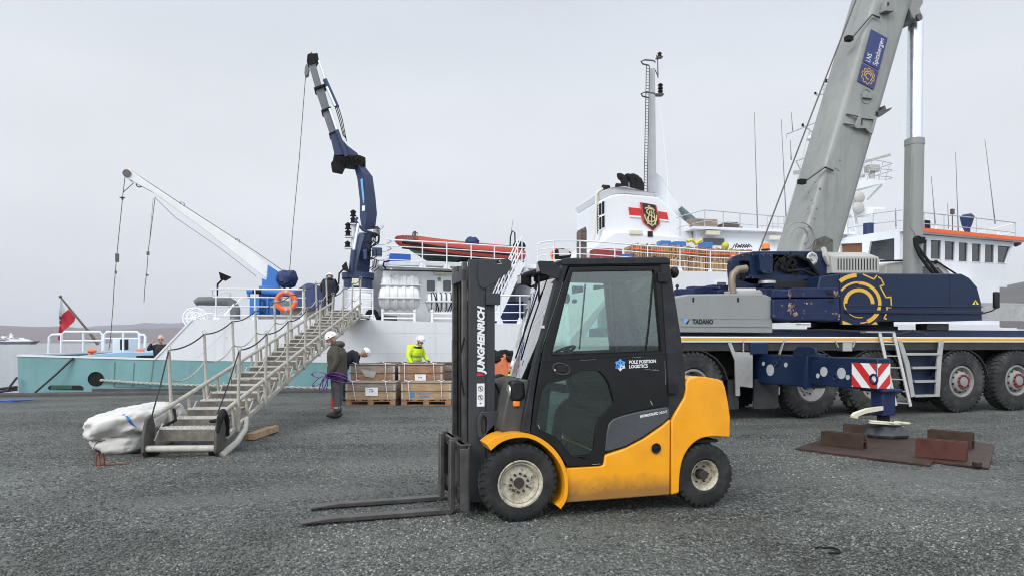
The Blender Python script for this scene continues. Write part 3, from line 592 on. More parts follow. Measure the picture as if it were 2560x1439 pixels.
# grey side panel behind the door
sp = [(1519, 1078), (1524, 1058), (1536, 1046), (1562, 1037), (1610, 1026), (1668, 1017), (1675, 1022), (1676, 1042), (1658, 1058), (1611, 1090), (1567, 1114), (1530, 1125), (1514, 1128)]
g = MB(); g.prism(Q(sp, .04), .05, .3); s_ = g.build('side_panel', pm('grey_panel', (.058, .062, .070), .38, var=.08, dirt=.4, dcol=(.09, .09, .09), ds=5), fl, bevel=.01, seg=3)
g = MB(); p = FK.p(1600, 1043, .05); p2 = FK.p(1668, 1030, .05); g.text('HYDROSTATIC', (p.x, .05, p.z), (p2.x - p.x, 0, p2.z - p.z), (-.1, 0, 1), .022, (p2.x - p.x) * .66, .045)
p3 = FK.p(1647, 1034, .05); g.text('DRIVE', (p3.x, .05, p3.z), (p2.x - p.x, 0, p2.z - p.z), (-.1, 0, 1), .022, (p2.x - p3.x) * .98, .01); g.build('lettering', K['paper'], s_, flip=False)
g = MB(); bp_ = [(1517, 1132), (1560, 1121), (1612, 1095), (1660, 1062), (1678, 1045), (1712, 992), (1716, 966), (1705, 960), (1660, 1000), (1560, 1030), (1512, 1040)]; g.prism(Q(bp_, .06), .075, YF - .1); g.build('rear_lower_cab', K['char'], fl, bevel=.006)
g = MB(); hl0 = FK.p(1425, 664, Yc0); hl1 = FK.p(1655, 664, Yc0); g.box((hl0.x, Yc0 + .08, hl0.z - .05), (hl1.x, Yc1 - .08, hl0.z + .01)); g.build('headliner', K['dark'], fl, bevel=.01)
# windscreen, header, far pillar, cowl
gl = Q([(1393, 694), (1389, 712), (1360, 812), (1336, 904), (1324, 948)], Yc0)
g = MB(); ya, yb = Yc0 + .05, Yc1 - .05
g.loft([[V((x + o1, yq, z)) for x, z in gl] + [V((x + o1 + .012, yq, z)) for x, z in gl[::-1]] for o1, yq in ((.0, ya), (-.012, .30), (-.008, .5), (.02, .85), (.13, 1.12))])
g.build('windscreen', K['glassR'], fl)

g = MB(); a = FK.p(1300, 930, ya); t_ = V((gl[3][0], ya + .05, gl[3][1])); g.bar((gl[3][0] - .03, .55, gl[3][1] + .02), (gl[1][0] - .04, .42, gl[1][1] - .02), .012, .012); g.bar((gl[1][0] - .045, .40, gl[1][1] - .22), (gl[1][0] - .03, .44, gl[1][1] + .12), .01, .014); g.build('windscreen_wiper', K['matte'], fl)
cow = Q([(1328, 946), (1290, 955), (1272, 975), (1252, 1072), (1262, 1092), (1303, 1083), (1325, 990)], Yc0 + .06)
g = MB(); g.prism(cow, Yc0 + .06, .86); g.build('front_cowl', pm('dusty_grey_cowl', (.055, .055, .052), .6, var=.2, dirt=.7, dcol=(.11, .105, .09), ds=4), fl, bevel=.015)
g = MB(); hd = Q([(1389, 705), (1406, 660), (1418, 664), (1400, 712)], Yc0); g.prism(hd, Yc0 + .06, .30); g.build('front_header', K['char'], fl)
# rear window and posts
bw = Q([(1664, 668), (1684, 760), (1704, 905), (1694, 905), (1676, 760), (1656, 668)], Yc0)
g = MB(); g.prism([bw[0], bw[1], bw[2], (bw[2][0] - .01, bw[2][1]), (bw[1][0] - .01, bw[1][1]), (bw[0][0] - .01, bw[0][1])], Yc0 + .08, Yc1 - .08); g.build('rear_window', K['glassT'], fl)
# interior
g = MB(); sx = FK.p(1560, 880, .6); z0 = .60
g.box((sx.x - .30, .42, z0), (sx.x + .22, .92, z0 + .22)); g.box((sx.x - .32, .40, z0 + .22), (sx.x + .16, .94, z0 + .34))
g.prism([(sx.x + .06, z0 + .32), (sx.x + .18, z0 + .30), (sx.x + .32, z0 + .78), (sx.x + .27, z0 + .84), (sx.x + .18, z0 + .80)], .44, .90); g.build('seat', pm('black_vinyl', (.035, .038, .038), .5, var=.2), fl, bevel=.035, seg=3)
g = MB(); g.tube([(sx.x - .1, .36, z0 + .3), (sx.x - .12, .35, z0 + .45)], .02); g.ell((sx.x - .12, .35, z0 + .47), .03); g.box((sx.x - .28, .30, z0 + .12), (sx.x + .2, .40, z0 + .32)); g.build('armrest_console', K['matte'], fl, bevel=.01)
st = FK.p(1396, 884, .62); g = MB(); n_ = V((-.50, 0, 1)).normalized(); u_ = V((1, 0, .50)).normalized()
g.tube([V(st) + (u_ * math.cos(a) + V((0, 1, 0)) * math.sin(a)) * .17 for a in [i * math.pi / 14 for i in range(28)]], .014, 8, closed=True)
for a in (.3, 2.4, 4.5): g.tube([V(st) - n_ * .03, V(st) + (u_ * math.cos(a) + V((0, 1, 0)) * math.sin(a)) * .17], .01)
g.ell(V(st) + V((.02, -.16, .04)), .03); g.tube([V(st) - n_ * .02, V(st) - n_ * .35], .035); g.build('steering_wheel', K['matte'], fl)
g = MB(); ds_ = Q([(1336, 905), (1380, 893), (1385, 930), (1368, 1080), (1330, 1075), (1318, 960)], Yc0 + .08); g.prism(ds_, Yc0 + .09, .80); g.build('dashboard', K['black'], fl, bevel=.02)
g = MB(); fp = FK.p(1420, 1140, .1); g.box((fp.x - .22, .12, fp.z - .03), (fp.x + .6, YF - .15, fp.z)); g.build('cab_floor', K['dark'], fl)
# ---- mast
yM0, yM1 = .33, .95
mp_ = [(1173, 648), (1196, 648), (1196, 655), (1213, 655), (1213, 760), (1238, 764), (1238, 1254), (1173, 1254)]
for y in (yM0, yM1 - .05):
    g = MB(); g.prism(Q([(1173, 648), (1214, 648), (1214, 1254), (1173, 1254)], yM0), y, y + .014)
    g.prism(Q([(1173, 648), (1181, 648), (1181, 1254), (1173, 1254)], yM0), y + .014, y + .06); g.prism(Q([(1207, 648), (1214, 648), (1214, 1254), (1207, 1254)], yM0), y + .014, y + .06)
    g.prism(Q([(1214, 748), (1238, 748), (1238, 1254), (1214, 1254)], yM0), y + .012, y + .05); mo = g.build('outer_mast_rail', K['mast'], fl, bevel=.003)
    if y == yM0:
        tp = [(1197, 650), (1270, 648), (1278, 655), (1277, 668), (1268, 682), (1240, 702), (1214, 720), (1204, 721), (1197, 712), (1194, 690), (1195, 665)]
        hole = [(1246 + 5.5 * math.cos(a), 656 + 5.5 * math.sin(a)) for a in [i * math.pi / 5 for i in range(10)]]
        g = MB(); g.prism(Q(tp, yM0), yM0 - .018, yM0 - .001, 0, [Q(hole, yM0)]); pl = g.build('mast_head_plate', K['mast'], mo, bevel=.003)
        g = MB(); a = FK.p(1214, 761, yM0); b = FK.p(1249, 733, yM0); g.box((a.x, yM0 - .03, a.z), (b.x, yM0 + .03, b.z)); g.build('mast_bracket', K['mast'], mo, bevel=.003)
        hp = FK.p(1249, 657, yM0); g = MB(); k_ = [(0, .016), (-.012, .010), (0, .001), (.012, -.010), (0, -.018), (-.013, -.010)]; g.tube([(hp.x + a, yM0 - .024, hp.z + b) for a, b in k_], .0045, 6); g.build('safety_hook', K['alu'], mo)
        lp = [(1200, 1028), (1240, 1026), (1257, 1032), (1258, 1085), (1250, 1098), (1205, 1100), (1193, 1090), (1191, 1050)]
        hole = [(1207, 1036), (1213, 1040), (1216, 1050), (1216, 1075), (1212, 1083), (1206, 1083), (1202, 1075), (1201, 1048)]
        g = MB(); g.prism(Q(lp, yM0), yM0 - .03, yM0 - .002, 0, [Q(hole, yM0)]); g.build('mast_mount_plate', K['mast'], mo, bevel=.006)
        # maker's lettering up the mast, warning sticker
        g = MB(); o_ = FK.p(1210, 934, yM0); t_ = FK.p(1210, 764, yM0)
        g.text('JUNGHEINRICH', (o_.x, yM0 - .001, o_.z), (0, 0, 1), (-1, 0, 0), .058, t_.z - o_.z, .055, .22); g.build('lettering', K['paper'], mo, flip=False)
        g = MB(); q0 = FK.p(1208, 938, yM0 - .003); r_ = [(0, 0), (-.055, -.004), (-.058, .022), (-.045, .018), (-.043, .032), (-.02, .018), (0, .018)]
        g.add([(q0.x + a, yM0 - .0035, q0.z + b) for a, b in r_], [tuple(range(7))]); g.build('red_mark', K['red'], mo, flip=False)
        g = MB(); a = FK.p(1192, 1015, yM0); b = FK.p(1211, 957, yM0); g.box((a.x, yM0 - .004, a.z), (b.x, yM0, b.z)); sk_ = g.build('warning_sticker', K['paper'], mo)
        g = MB()
        for vv in (970, 992):
            c_ = FK.p(1201, vv, yM0); g.tube([(c_.x + .022 * math.cos(t), yM0 - .005, c_.z + .022 * math.sin(t)) for t in [i * math.pi / 10 for i in range(20)]], .0022, 4, closed=True)
            g.bar((c_.x - .015, yM0 - .005, c_.z + .015), (c_.x + .015, yM0 - .005, c_.z - .015), .002, .004); g.ell((c_.x, yM0 - .005, c_.z + .008), (.005, .001, .005)); g.bar((c_.x, yM0 - .005, c_.z + .004), (c_.x + .004, yM0 - .005, c_.z - .014), .002, .006)
        c_ = FK.p(1201, 1007, yM0); g.bar((c_.x - .008, yM0 - .005, c_.z), (c_.x + .008, yM0 - .005, c_.z + .004), .002, .004); g.bar((c_.x, yM0 - .005, c_.z - .006), (c_.x, yM0 - .005, c_.z + .01), .002, .003)
        g.each('sticker_print', K['ink'], mo)
    # inner rails
    yi = y + .065 if y == yM0 else y - .065
    g = MB(); g.prism(Q([(1160, 652), (1172, 652), (1172, 1246), (1160, 1246)], yM0), yi, yi + .05); g.prism(Q([(1176, 652), (1204, 652), (1204, 1246), (1176, 1246)], yM0), yi, yi + .014); g.build('inner_mast_rail', K['steel'], fl, bevel=.003)
g = MB(); a = FK.p(1176, 700, yM0); b = FK.p(1176, 1250, yM0)
for yy in (.50, .78): g.cyl((a.x + .05, yy, a.z - .15), (a.x + .05, yy, b.z + .05), .032); g.cyl((a.x + .05, yy, a.z + .05), (a.x + .05, yy, b.z + .9), .022, m=1)
g.build('lift_cylinder', [K['mast'], K['chrome']], fl)
g = MB()
for yy in (.60, .68): g.box((a.x - .02, yy, b.z + .25), (a.x - .008, yy + .022, a.z + .02))
g.each('lift_chain', K['matte'], fl)
g = MB()
for zz in (a.z + .03, 1.2, b.z + .08): g.box((a.x + .10, yM0 + .02, zz - .06), (a.x + .14, yM1 - .02, zz + .06))
g.box((a.x - .06, yM0 + .06, a.z + .0), (a.x - .03, yM1 - .06, a.z + .1)); g.each('mast_crossbar', K['mast'], fl, bevel=.004)
g = MB()
for i, yy in enumerate((.44, .47, .86, .89)): g.tube([(a.x + .10, yy, a.z - .05), (a.x + .16, yy, a.z - .02), (a.x + .17, yy, a.z - .4), (a.x + .16, yy, .9), (a.x + .20, yy - .02, .6), (a.x + .34, yy, .5)], .010, 7)
h0 = FK.p(1161, 900, yM0); g.tube([(h0.x, yM0, h0.z + .2), (h0.x - .035, yM0, h0.z + .05), (h0.x - .03, yM0, h0.z - .15), (h0.x, yM0 + .02, h0.z - .3)], .008)
h0 = FK.p(1238, 985, .4); g.tube([(h0.x, .40, h0.z + .1), (h0.x + .05, .42, h0.z), (h0.x + .07, .45, h0.z - .15), (h0.x + .12, .5, h0.z - .22)], .010)
g.each('hydraulic_hose', K['matte'], fl)
for yy in (.28, YF - .32):
    g = MB(); g.cyl((ft.x - .14, yy + .1, .52), (ft.x + .22, yy + .1, .62), .035); g.cyl((ft.x - .22, yy + .1, .49), (ft.x - .1, yy + .1, .53), .02, m=1); g.build('tilt_cylinder', [K['mast'], K['chrome']], fl)
# ---- carriage and forks
hn = FK.g(1174, 1285, .05); x0 = hn.x; yC0, yC1 = .20, 1.10
g = MB()
g.box((x0 - .02, yC0, .05), (x0 + .0, yC0 + .05, .64)); 
g.prism([(x0 - .085, .62), (x0, .62), (x0, .02), (x0 - .03, .07), (x0 - .085, .10)], yC0, yC0 + .016); g.prism([(x0 - .085, .62), (x0, .62), (x0, .02), (x0 - .03, .07), (x0 - .085, .10)], yC1 - .016, yC1)
g.box((x0 - .07, yC0 + .016, .56), (x0 - .03, yC1 - .016, .655)); g.box((x0 - .07, yC0 + .016, .16), (x0 - .03, yC1 - .016, .25)); g.box((x0 - .035, yC0 + .2, .08), (x0 - .02, yC1 - .2, .62))
g.box((x0 - .09, yC0 - .004, .64), (x0 + .01, yC1, .655))
for k in range(6): g.box((x0 - .083, yC0 + .12 + k * .13, .60), (x0 - .069, yC0 + .15 + k * .13, .655))
g.build('fork_carriage', K['fork'], fl, bevel=.004)
for k, (t0, h0_) in enumerate((((750, 1300), (1150, 1277)), ((775, 1260), (1130, 1240)))):
    a = FK.g(*t0, .03); b = FK.g(*h0_, .03); yy = (a.y + b.y) / 2 + .0; wd = .052
    yy = max(yy, yC0 + .13) if k == 0 else min(yy, yC1 - .12); xh = x0 - .09
    g = MB(); L_ = [(a.x, .018), (a.x + .004, .030), (a.x + .25, .052), (xh - .045, .060), (xh - .040, .66), (xh, .66), (xh, .05), (xh - .03, .018)]
    g.prism(L_, yy - wd, yy + wd); g.box((xh - .01, yy - wd, .60), (xh + .03, yy + wd, .68)); g.build('fork', K['fork'], fl, bevel=.004)
# ---- lamps
def lampbox(name, u, v, y, s, m='black', lens=True):
    p = FK.p(u, v, y); g = MB(); g.box((p.x - s * .5, y - s * .6, p.z - s * .45), (p.x + s * .5, y + s * .6, p.z + s * .45)); g.box((p.x - s * .54, y - s * .5, p.z - s * .36), (p.x - s * .5, y + s * .5, p.z + s * .36), 1)
    return g.build(name, [K[m], K['alu']], fl, bevel=.012)
bk = [(1344, 654), (1350, 652), (1383, 653), (1404, 674), (1395, 698), (1376, 692), (1364, 686), (1352, 684)]
g = MB(); g.prism(Q(bk, .05), .045, .06); g.build('work_lamp_bracket', K['char'], fl, bevel=.003)
lampbox('work_lamp', 1360, 669, .12, .10); lampbox('work_lamp', 1311, 700, YF - .16, .11)
g = MB(); p = FK.p(1311, 700, YF - .16); g.tube([(p.x, YF - .16, p.z - .03), (p.x + .10, YF - .16, p.z - .08), (p.x + .22, YF - .18, p.z - .02)], .014); g.build('work_lamp_arm', K['matte'], fl)
for k, (u, v, y) in enumerate(((1292, 975, .16), (1252, 957, YF - .10))):
    p = FK.p(u, v, y)
    g = MB(); g.loft([[V((p.x - .065, y - .055, p.z - .085)), V((p.x - .065, y + .055, p.z - .085)), V((p.x - .075, y + .055, p.z + .085)), V((p.x - .075, y - .055, p.z + .085))], [V((p.x + .0, y - .065, p.z - .10)), V((p.x + .0, y + .065, p.z - .10)), V((p.x - .01, y + .065, p.z + .10)), V((p.x - .01, y - .065, p.z + .10))], [V((p.x + .07, y - .045, p.z - .06)), V((p.x + .07, y + .045, p.z - .06)), V((p.x + .06, y + .045, p.z + .075)), V((p.x + .06, y - .045, p.z + .075))]]); hl_ = g.build('headlight', K['black'], fl, bevel=.028, seg=3)
    g = MB(); g.lathe([(-.084, 0), (-.080, .050), (-.070, .056)], p, 20, 0, 'x'); g.build('lens', K['alu'], hl_)
    g = MB(); g.box((p.x - .045, y - .055, p.z - .135), (p.x + .015, y + .03, p.z - .085)); g.build('indicator', K['amber' if k == 0 else 'lorange'], hl_, bevel=.01)
    g = MB(); g.tube([(p.x + .02, y, p.z - .02), (p.x + .09, y + (.06 if k == 0 else -.1), p.z - .06), (p.x + .14, y + (.06 if k == 0 else -.1), p.z - .10)], .014); g.build('headlight_arm', K['matte'], hl_)
p = FK.p(1685, 681, .2); g = MB(); g.ell(p, (.045, .05, .055)); g.tube([p, (p.x - .04, .2, p.z + .02)], .018); g.build('rear_work_lamp', K['black'], fl)
g = MB(); a = FK.p(1357, 816, Yc0 - .01); g.box((a.x - .018, Yc0 - .02, a.z - .012), (a.x + .012, Yc0 - .0, a.z + .012)); g.build('pillar_reflector', K['cream'], fl)

rs = random.Random(31)
g = MB(); yy = Yc0 - .0135
for (u0, v0, u1, v1, w_) in ((1626, 1000, 1631, 1011, .006), (1634, 923, 1647, 924, .003), (1611, 921, 1640, 925, .0015), (1480, 1160, 1500, 1158, .003), (1346, 1060, 1349, 1070, .004), (1580, 893, 1602, 892, .0015), (1450, 900, 1490, 897, .001), (1662, 900, 1664, 960, .0012)):
    a, b = FK.p(u0, v0, yy), FK.p(u1, v1, yy); g.bar((a.x, yy, a.z), (b.x, yy, b.z), .001, w_)
g.each('scratch', K['greyl'], fl)
g = MB(); yy = .037
for k in range(9):
    u = rs.uniform(1425, 1665); v = 1236 - abs(rs.gauss(0, 26)); L_ = rs.uniform(1, 5); a, b = FK.p(u, v, yy), FK.p(u + L_, v + rs.uniform(-3, 3), yy)
    if v > 1170 + max(0, 30 - (u - 1420) * .1) * 0: g.bar((a.x, yy, a.z), (b.x, yy, b.z), .001, rs.uniform(.001, .003))
g.build('grime_specks', K['hub'], fl)
# ================================================================ TRUCK CRANE
CUR[0] = CR
Q = CR.q
P = CR.p
YW = 2.75
tc_ = thing('mobile_crane', 'large navy and grey five axle truck crane with its boom raised, behind the yellow forklift', 'crane', (7.5, 1.375, 0))
wx = [CR.p(u, 958, 0).x for u in (1735, 2031, 2190, 2407, 2545)]
RT, RR = .675, .335
def cwheel(x, dish, far=False):
    y0 = 0 if not far else YW - .39; wd = .39
    base = bpy.data.objects.new('wheel', None); sc.collection.objects.link(base); base.parent = tc_; c = V((x, y0 + wd / 2, RT)); base.location = c - ORG[tc_.name]; ORG[base.name] = c
    g = MB(); tyre(g, (x, 0, RT), y0, wd, RT, RR, 40, lug=.022); s = 1 if not far else -1; f0 = y0 if not far else y0 + wd
    for q in (1.12, 1.55): g.tube([V((x + math.cos(a) * RR * q, f0 + s * (.008 if q < 1.5 else .012), RT + math.sin(a) * RR * q)) for a in [i * math.pi / 20 for i in range(40)]], .006, 5, closed=True)
    g.build('tyre', K['tyred'], base)
    g = MB()
    if dish: pr = [(.03, 1.03), (.015, .98), (.02, .90), (.07, .86), (.16, .80), (.20, .72), (.20, .30), (.12, .28), (.12, 0)]
    else: pr = [(.03, 1.03), (.015, .98), (.02, .90), (.05, .86), (.09, .80), (.11, .74), (.02, .62), (-.0, .5), (-.0, .32), (-.04, .30), (-.05, 0)]
    g.lathe([(f0 + s * a, RR * q) for a, q in pr], (x, 0, RT), 36, caps=False)
    for i in range(10):
        a = i * math.pi / 5 + .2; g.cyl((x + math.cos(a) * RR * .66, f0 + s * (.195 if dish else .035), RT + math.sin(a) * RR * .66), (x + math.cos(a) * RR * .66, f0 + s * (.21 if dish else .06), RT + math.sin(a) * RR * .66), .022, m=1)
    g.build('rim', [K['rimg'], K['dark']], base)
    g = MB(); bolts(g, (x, 0, RT), f0 + s * (.17 if dish else -.03), RR * (.52 if dish else .41), 10, .018, s * .04, 0); fy = f0 + s * (.17 if dish else -.03); g.lathe([(fy, RR * .36), (fy + s * .006, RR * .36), (fy + s * .006, RR * .46), (fy, RR * .46)], (x, 0, RT), 30, closed=True)
    g.build('wheel_bolts', K['nutr' if not dish else 'rimg'], base)
    return base
cw = {}
for far in (0, 1):
    for dish in (0, 1): cw[(far, dish)] = None
for i, x in enumerate(wx):
    dish = i < 3
    for far in (0, 1):
        if cw[(far, dish)] is None: cw[(far, dish)] = (cwheel(x, dish, bool(far)), x)
        else:
            b0, x0_ = cw[(far, dish)]; c = copy_tree(b0, tc_); c.location = b0.location + V((x - x0_, 0, 0))
for i in range(5): pass
g = MB()
for x in wx: g.cyl((x, .3, RT), (x, YW - .3, RT), .13)
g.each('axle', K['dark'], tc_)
zD = 1.575
xe = P(2700, 850, 0).x; xs_ = P(1540, 850, 0).x
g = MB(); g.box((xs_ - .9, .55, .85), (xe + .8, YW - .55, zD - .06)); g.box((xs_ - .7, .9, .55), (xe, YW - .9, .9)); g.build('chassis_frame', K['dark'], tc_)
K['fascia'] = pm('dark_fascia', (.022, .022, .023), .6, var=.3, dirt=.6, dcol=(.06, .06, .058), ds=3)
g = MB(); g.box((xs_, .02, zD - .22), (xe, YW - .02, zD - .055)); g.build('mudguard_rail', K['fascia'], tc_, bevel=.01)
g = MB(); g.box((xs_, -.01, zD - .05), (xe, YW + .01, zD + .06)); dk = g.build('deck', K['wwhite'], tc_, bevel=.008)
g = MB(); g.box((xs_, -.014, zD - .022), (xe, -.0095, zD + .036)); g.build('deck_stripe', K['stripe'], dk)
g = MB(); g.box((xs_ + .9, .35, zD + .06), (xe, YW - .35, zD + .22)); g.build('deck_plating', K['navy'], tc_, bevel=.01)
# engine housing with maker's name
eh = [(1640, 742), (1690, 741), (1720, 735), (1905, 733), (1918, 737), (1930, 742), (1933, 831), (1640, 829)]
g = MB(); g.prism(Q(eh, .05), .05, YW - .05); h_ = g.build('engine_housing', K['grey'], tc_, bevel=.03, seg=3)
g = MB()
for u in (1731, 1843): a = P(u, 754, .05); b = P(u + 4, 743, .05); g.box((a.x, .042, a.z), (b.x, .052, b.z))
g.each('vent_slot', K['dark'], h_)
g = MB(); a = P(1700, 795, .05); b = P(1925, 797, .05); g.bar((a.x, .048, a.z), (b.x, .048, b.z), .01, .008); a = P(1700, 813, .05); b = P(1925, 815, .05); g.bar((a.x, .046, a.z), (b.x, .046, b.z), .02, .03); g.each('panel_seam', K['greyd'], h_)
g = MB(); p = P(1731, 808, .045); e_ = P(1783, 808, .045); g.text('TADANO', (p.x, .045, p.z), (1, 0, 0), (0, 0, 1), .082, e_.x - p.x, .05); g.build('lettering', K['ink'], h_, flip=False)
g = MB(); L_ = Q([(1708, 796), (1722, 796), (1718, 802), (1713, 809)], .045); g.add([(x, .0462, z) for x, z in L_], [(0, 1, 2, 3)]); L_ = Q([(1718, 803), (1724, 796), (1724, 800), (1721, 805), (1720, 809), (1713, 809)], .045); g.add([(x, .046, z) for x, z in L_], [(0, 1, 2, 3, 4, 5)], 1); g.build('maker_emblem', [K['lblue'], K['ink']], h_, flip=False)
g = MB()
for u0, v0, u1, v1, y in ((1700, 735, 1740, 722, .5), (1730, 730, 1790, 716, .9), (1780, 733, 1822, 712, .7), (1795, 735, 1905, 727, .5)): a = P(u0, v0, y); b = P(u1, v1, y); g.box((a.x, y, a.z - .03), (b.x, y + .25, b.z))
p0 = P(1693, 733, .2); g.cyl(p0, p0 + V((0, 0, .12)), .02); g.ell(p0 + V((0, 0, .14)), .035); g.tube([P(1735, 722, .6), P(1760, 718, .6), P(1800, 720, .6)], .03)
g.each('engine_top_gear', K['navyw'], tc_, bevel=.02)
g = MB(); g.tube([P(1833, 733, .3), P(1829, 705, .3), P(1832, 686, .3), P(1845, 674, .3), P(1865, 672, .3)], [.07, .07, .07, .075, .08], 14); g.build('exhaust_pipe', pm('heat_stained_exhaust', (.26, .21, .16), .5, .5, var=.3, dirt=.6, dcol=(.08, .06, .05), ds=5), tc_)
# driving cab, seen through the forklift glass
yc = .05
cab = [(1392, 840), (1392, 790), (1400, 770), (1500, 746), (1590, 745), (1640, 747), (1646, 830), (1646, 900), (1392, 905)]
xcab = [P(1462, 800, yc).x, P(1640, 800, yc).x]
g = MB(); cb = [(xcab[0] - .35, .75), (xcab[0] - .35, 1.55), (xcab[0] + .55, 2.55), (xcab[1], 2.60), (xcab[1], .75)]
g.prism(cb, yc, YW - .1, 0, [[(xcab[0] + .0, 1.62), (xcab[0] + .58, 2.42), (xcab[0] + 1.35, 2.44), (xcab[0] + 1.35, 1.62)]]); db = g.build('driving_cab', K['greyl'], tc_, bevel=.04)
g = MB(); g.prism([(xcab[0] + .0, 1.62), (xcab[0] + .58, 2.42), (xcab[0] + 1.35, 2.44), (xcab[0] + 1.35, 1.62)], yc + .03, yc + .036); g.build('side_window', K['glassT'], db)
g = MB(); g.box((xcab[0] + .5, .5, 1.3), (xcab[0] + 1.2, 1.1, 1.8)); g.box((xcab[0] + 1.0, .5, 1.7), (xcab[0] + 1.2, 1.1, 2.25)); g.build('driver_seat', K['matte'], db, bevel=.05)
g = MB(); p = P(1436, 752, .0); g.ell(p, (.05, .05, .04)); p = P(1417, 745, .0); g.ell(p, (.06, .05, .10)); g.build('cab_mirror', K['black'], db)
# superstructure
ss = [(2040, 740), (2051, 690), (2101, 683), (2405, 684), (2424, 694), (2444, 717), (2454, 755), (2457, 800), (2110, 803), (2040, 803)]
y0s, y1s = .10, .95
g = MB(); g.prism(Q(ss, y0s), y0s, y1s); su = g.build('side_cover', K['navy'], tc_, bevel=.03, seg=3)
g = MB(); pp = [(2101, 685), (2101, 811), (2196, 812), (2196, 685)]; g.prism(Q(pp, y0s - .02), y0s - .02, y0s + .02); g.build('cover_door', K['navy'], su, bevel=.01)
g = MB(); a = P(2110, 764, y0s); b = P(2456, 766, y0s); g.bar((a.x, y0s - .022, a.z), (b.x, y0s - .003, b.z), .014, .03); a = P(2110, 778, y0s); b = P(2456, 781, y0s); g.bar((a.x, y0s - .03, a.z), (b.x, y0s - .005, b.z), .05, .07); g.each('cover_rib', K['navy'], su, bevel=.01)
g = MB()
for u in (2193, 2375): a = P(u, 686, y0s); b = P(u, 762, y0s); g.bar((a.x, y0s - .001, a.z), (b.x, y0s - .001, b.z), .006, .008)
g.each('cover_seam', K['dark'], su)
g = MB(); y1_ = 1.15; mid = [(1940, 626), (2190, 626), (2200, 690), (2100, 700), (2060, 800), (1945, 800)]
g.prism(Q([(2000, 628), (2080, 628), (2170, 690), (2420, 700), (2430, 800), (1960, 800), (1962, 690)], .9), .95, 1.9); g.build('slewing_platform', K['navy'], tc_, bevel=.02)
g = MB(); a = P(2130, 815, 1.35); g.cyl((a.x, 1.375, zD + .06), (a.x, 1.375, zD + .42), .85, n=40); g.cyl((a.x, 1.375, zD + .2), (a.x, 1.375, zD + .3), .93, n=40); g.build('slewing_ring', K['dark'], tc_)
# gear emblem laid on the cover
g = MB(); cc = P(2148, 757, y0s - .025); S_ = (P(2248, 757, y0s).x - cc.x) / 100; Sz = (P(2148, 657, y0s).z - P(2148, 757, y0s).z) / 100
def arc(r0, r1, a0, a1, y, n=22, r0b=None, r1b=None):
    vs = []
    for i in range(n + 1):
        f = i / n; a = R(a0 + (a1 - a0) * f); p = r0 + ((r0b or r0) - r0) * f; q = r1 + ((r1b or r1) - r1) * f
        vs += [(cc.x + S_ * p * math.cos(a), y, cc.z + Sz * p * math.sin(a)), (cc.x + S_ * q * math.cos(a), y, cc.z + Sz * q * math.sin(a))]
    g.add(vs, [(2 * i, 2 * i + 2, 2 * i + 3, 2 * i + 1) for i in range(n)])
ye = y0s - .0225; ye2 = y0s - .036
arc(28, 37, -2, 182, ye); arc(34, 37, 182, 215, ye); arc(35, 37, 205, 282, ye2)
arc(49, 54, 88, 145, ye); arc(46, 54, -25, 92, ye); arc(50, 54, -25, -5, y0s - .0035); arc(44, 54, -68, -22, ye2); arc(48, 51, -88, -66, ye2)
arc(64, 74, 95, 131, ye)
gp_ = [(1265, 475), (1365, 520), (1392, 487), (1440, 515), (1467, 570), (1430, 585), (1485, 688), (1532, 685), (1537, 782), (1487, 782), (1478, 840), (1455, 885), (1478, 890)]
pts = [(lambda p: (p.x, p.z))(P(1820 + x / 3.765, 560 + y / 3.765, y0s)) for x, y in gp_]
for (x0_, z0_), (x1_, z1_) in zip(pts, pts[1:]):
    d = V((x1_ - x0_, 0, z1_ - z0_)).normalized(); n_ = V((-d.z, 0, d.x)) * .015; A = V((x0_, 0, z0_)) - d * .012; B = V((x1_, 0, z1_)) + d * .012
    A.y = B.y = ye if (x0_ + x1_) / 2 < P(2194, 700, y0s).x else (y0s - .0035 if (z0_ + z1_) / 2 > P(2200, 772, y0s).z else y0s - .036)
    g.add([A - n_, A + n_, B + n_, B - n_], [(0, 1, 2, 3)])
for uu in ([(2106, 800), (2130, 810), (2106, 810)], [(2178, 810), (2189, 803), (2194, 810)]):
    g.add([(lambda p: (p.x, y0s - .024, p.z))(P(u, v, y0s - .02)) for u, v in uu], [(0, 1, 2)])
g.build('gear_emblem', K['gold'], su, flip=False)
g = MB(); L_ = Q([(2427, 762), (2450, 762), (2438, 746)], y0s); g.add([(x, y0s - .003, z) for x, z in L_], [(0, 1, 2)], 1); cx_ = sum(x for x, z in L_) / 3; cz_ = sum(z for x, z in L_) / 3
g.add([(cx_ + (x - cx_) * .74, y0s - .005, cz_ + (z - cz_) * .74) for x, z in L_], [(0, 1, 2)]); g.add([(cx_ - .03, y0s - .007, cz_ - .03), (cx_ + .03, y0s - .007, cz_ - .03), (cx_ + .01, y0s - .007, cz_ + .03), (cx_ - .01, y0s - .007, cz_ + .03)], [(0, 1, 2, 3)], 1)
g.build('warning_triangle', [pm('warning_yellow', (.75, .62, .05), .5), K['ink']], su, flip=False)
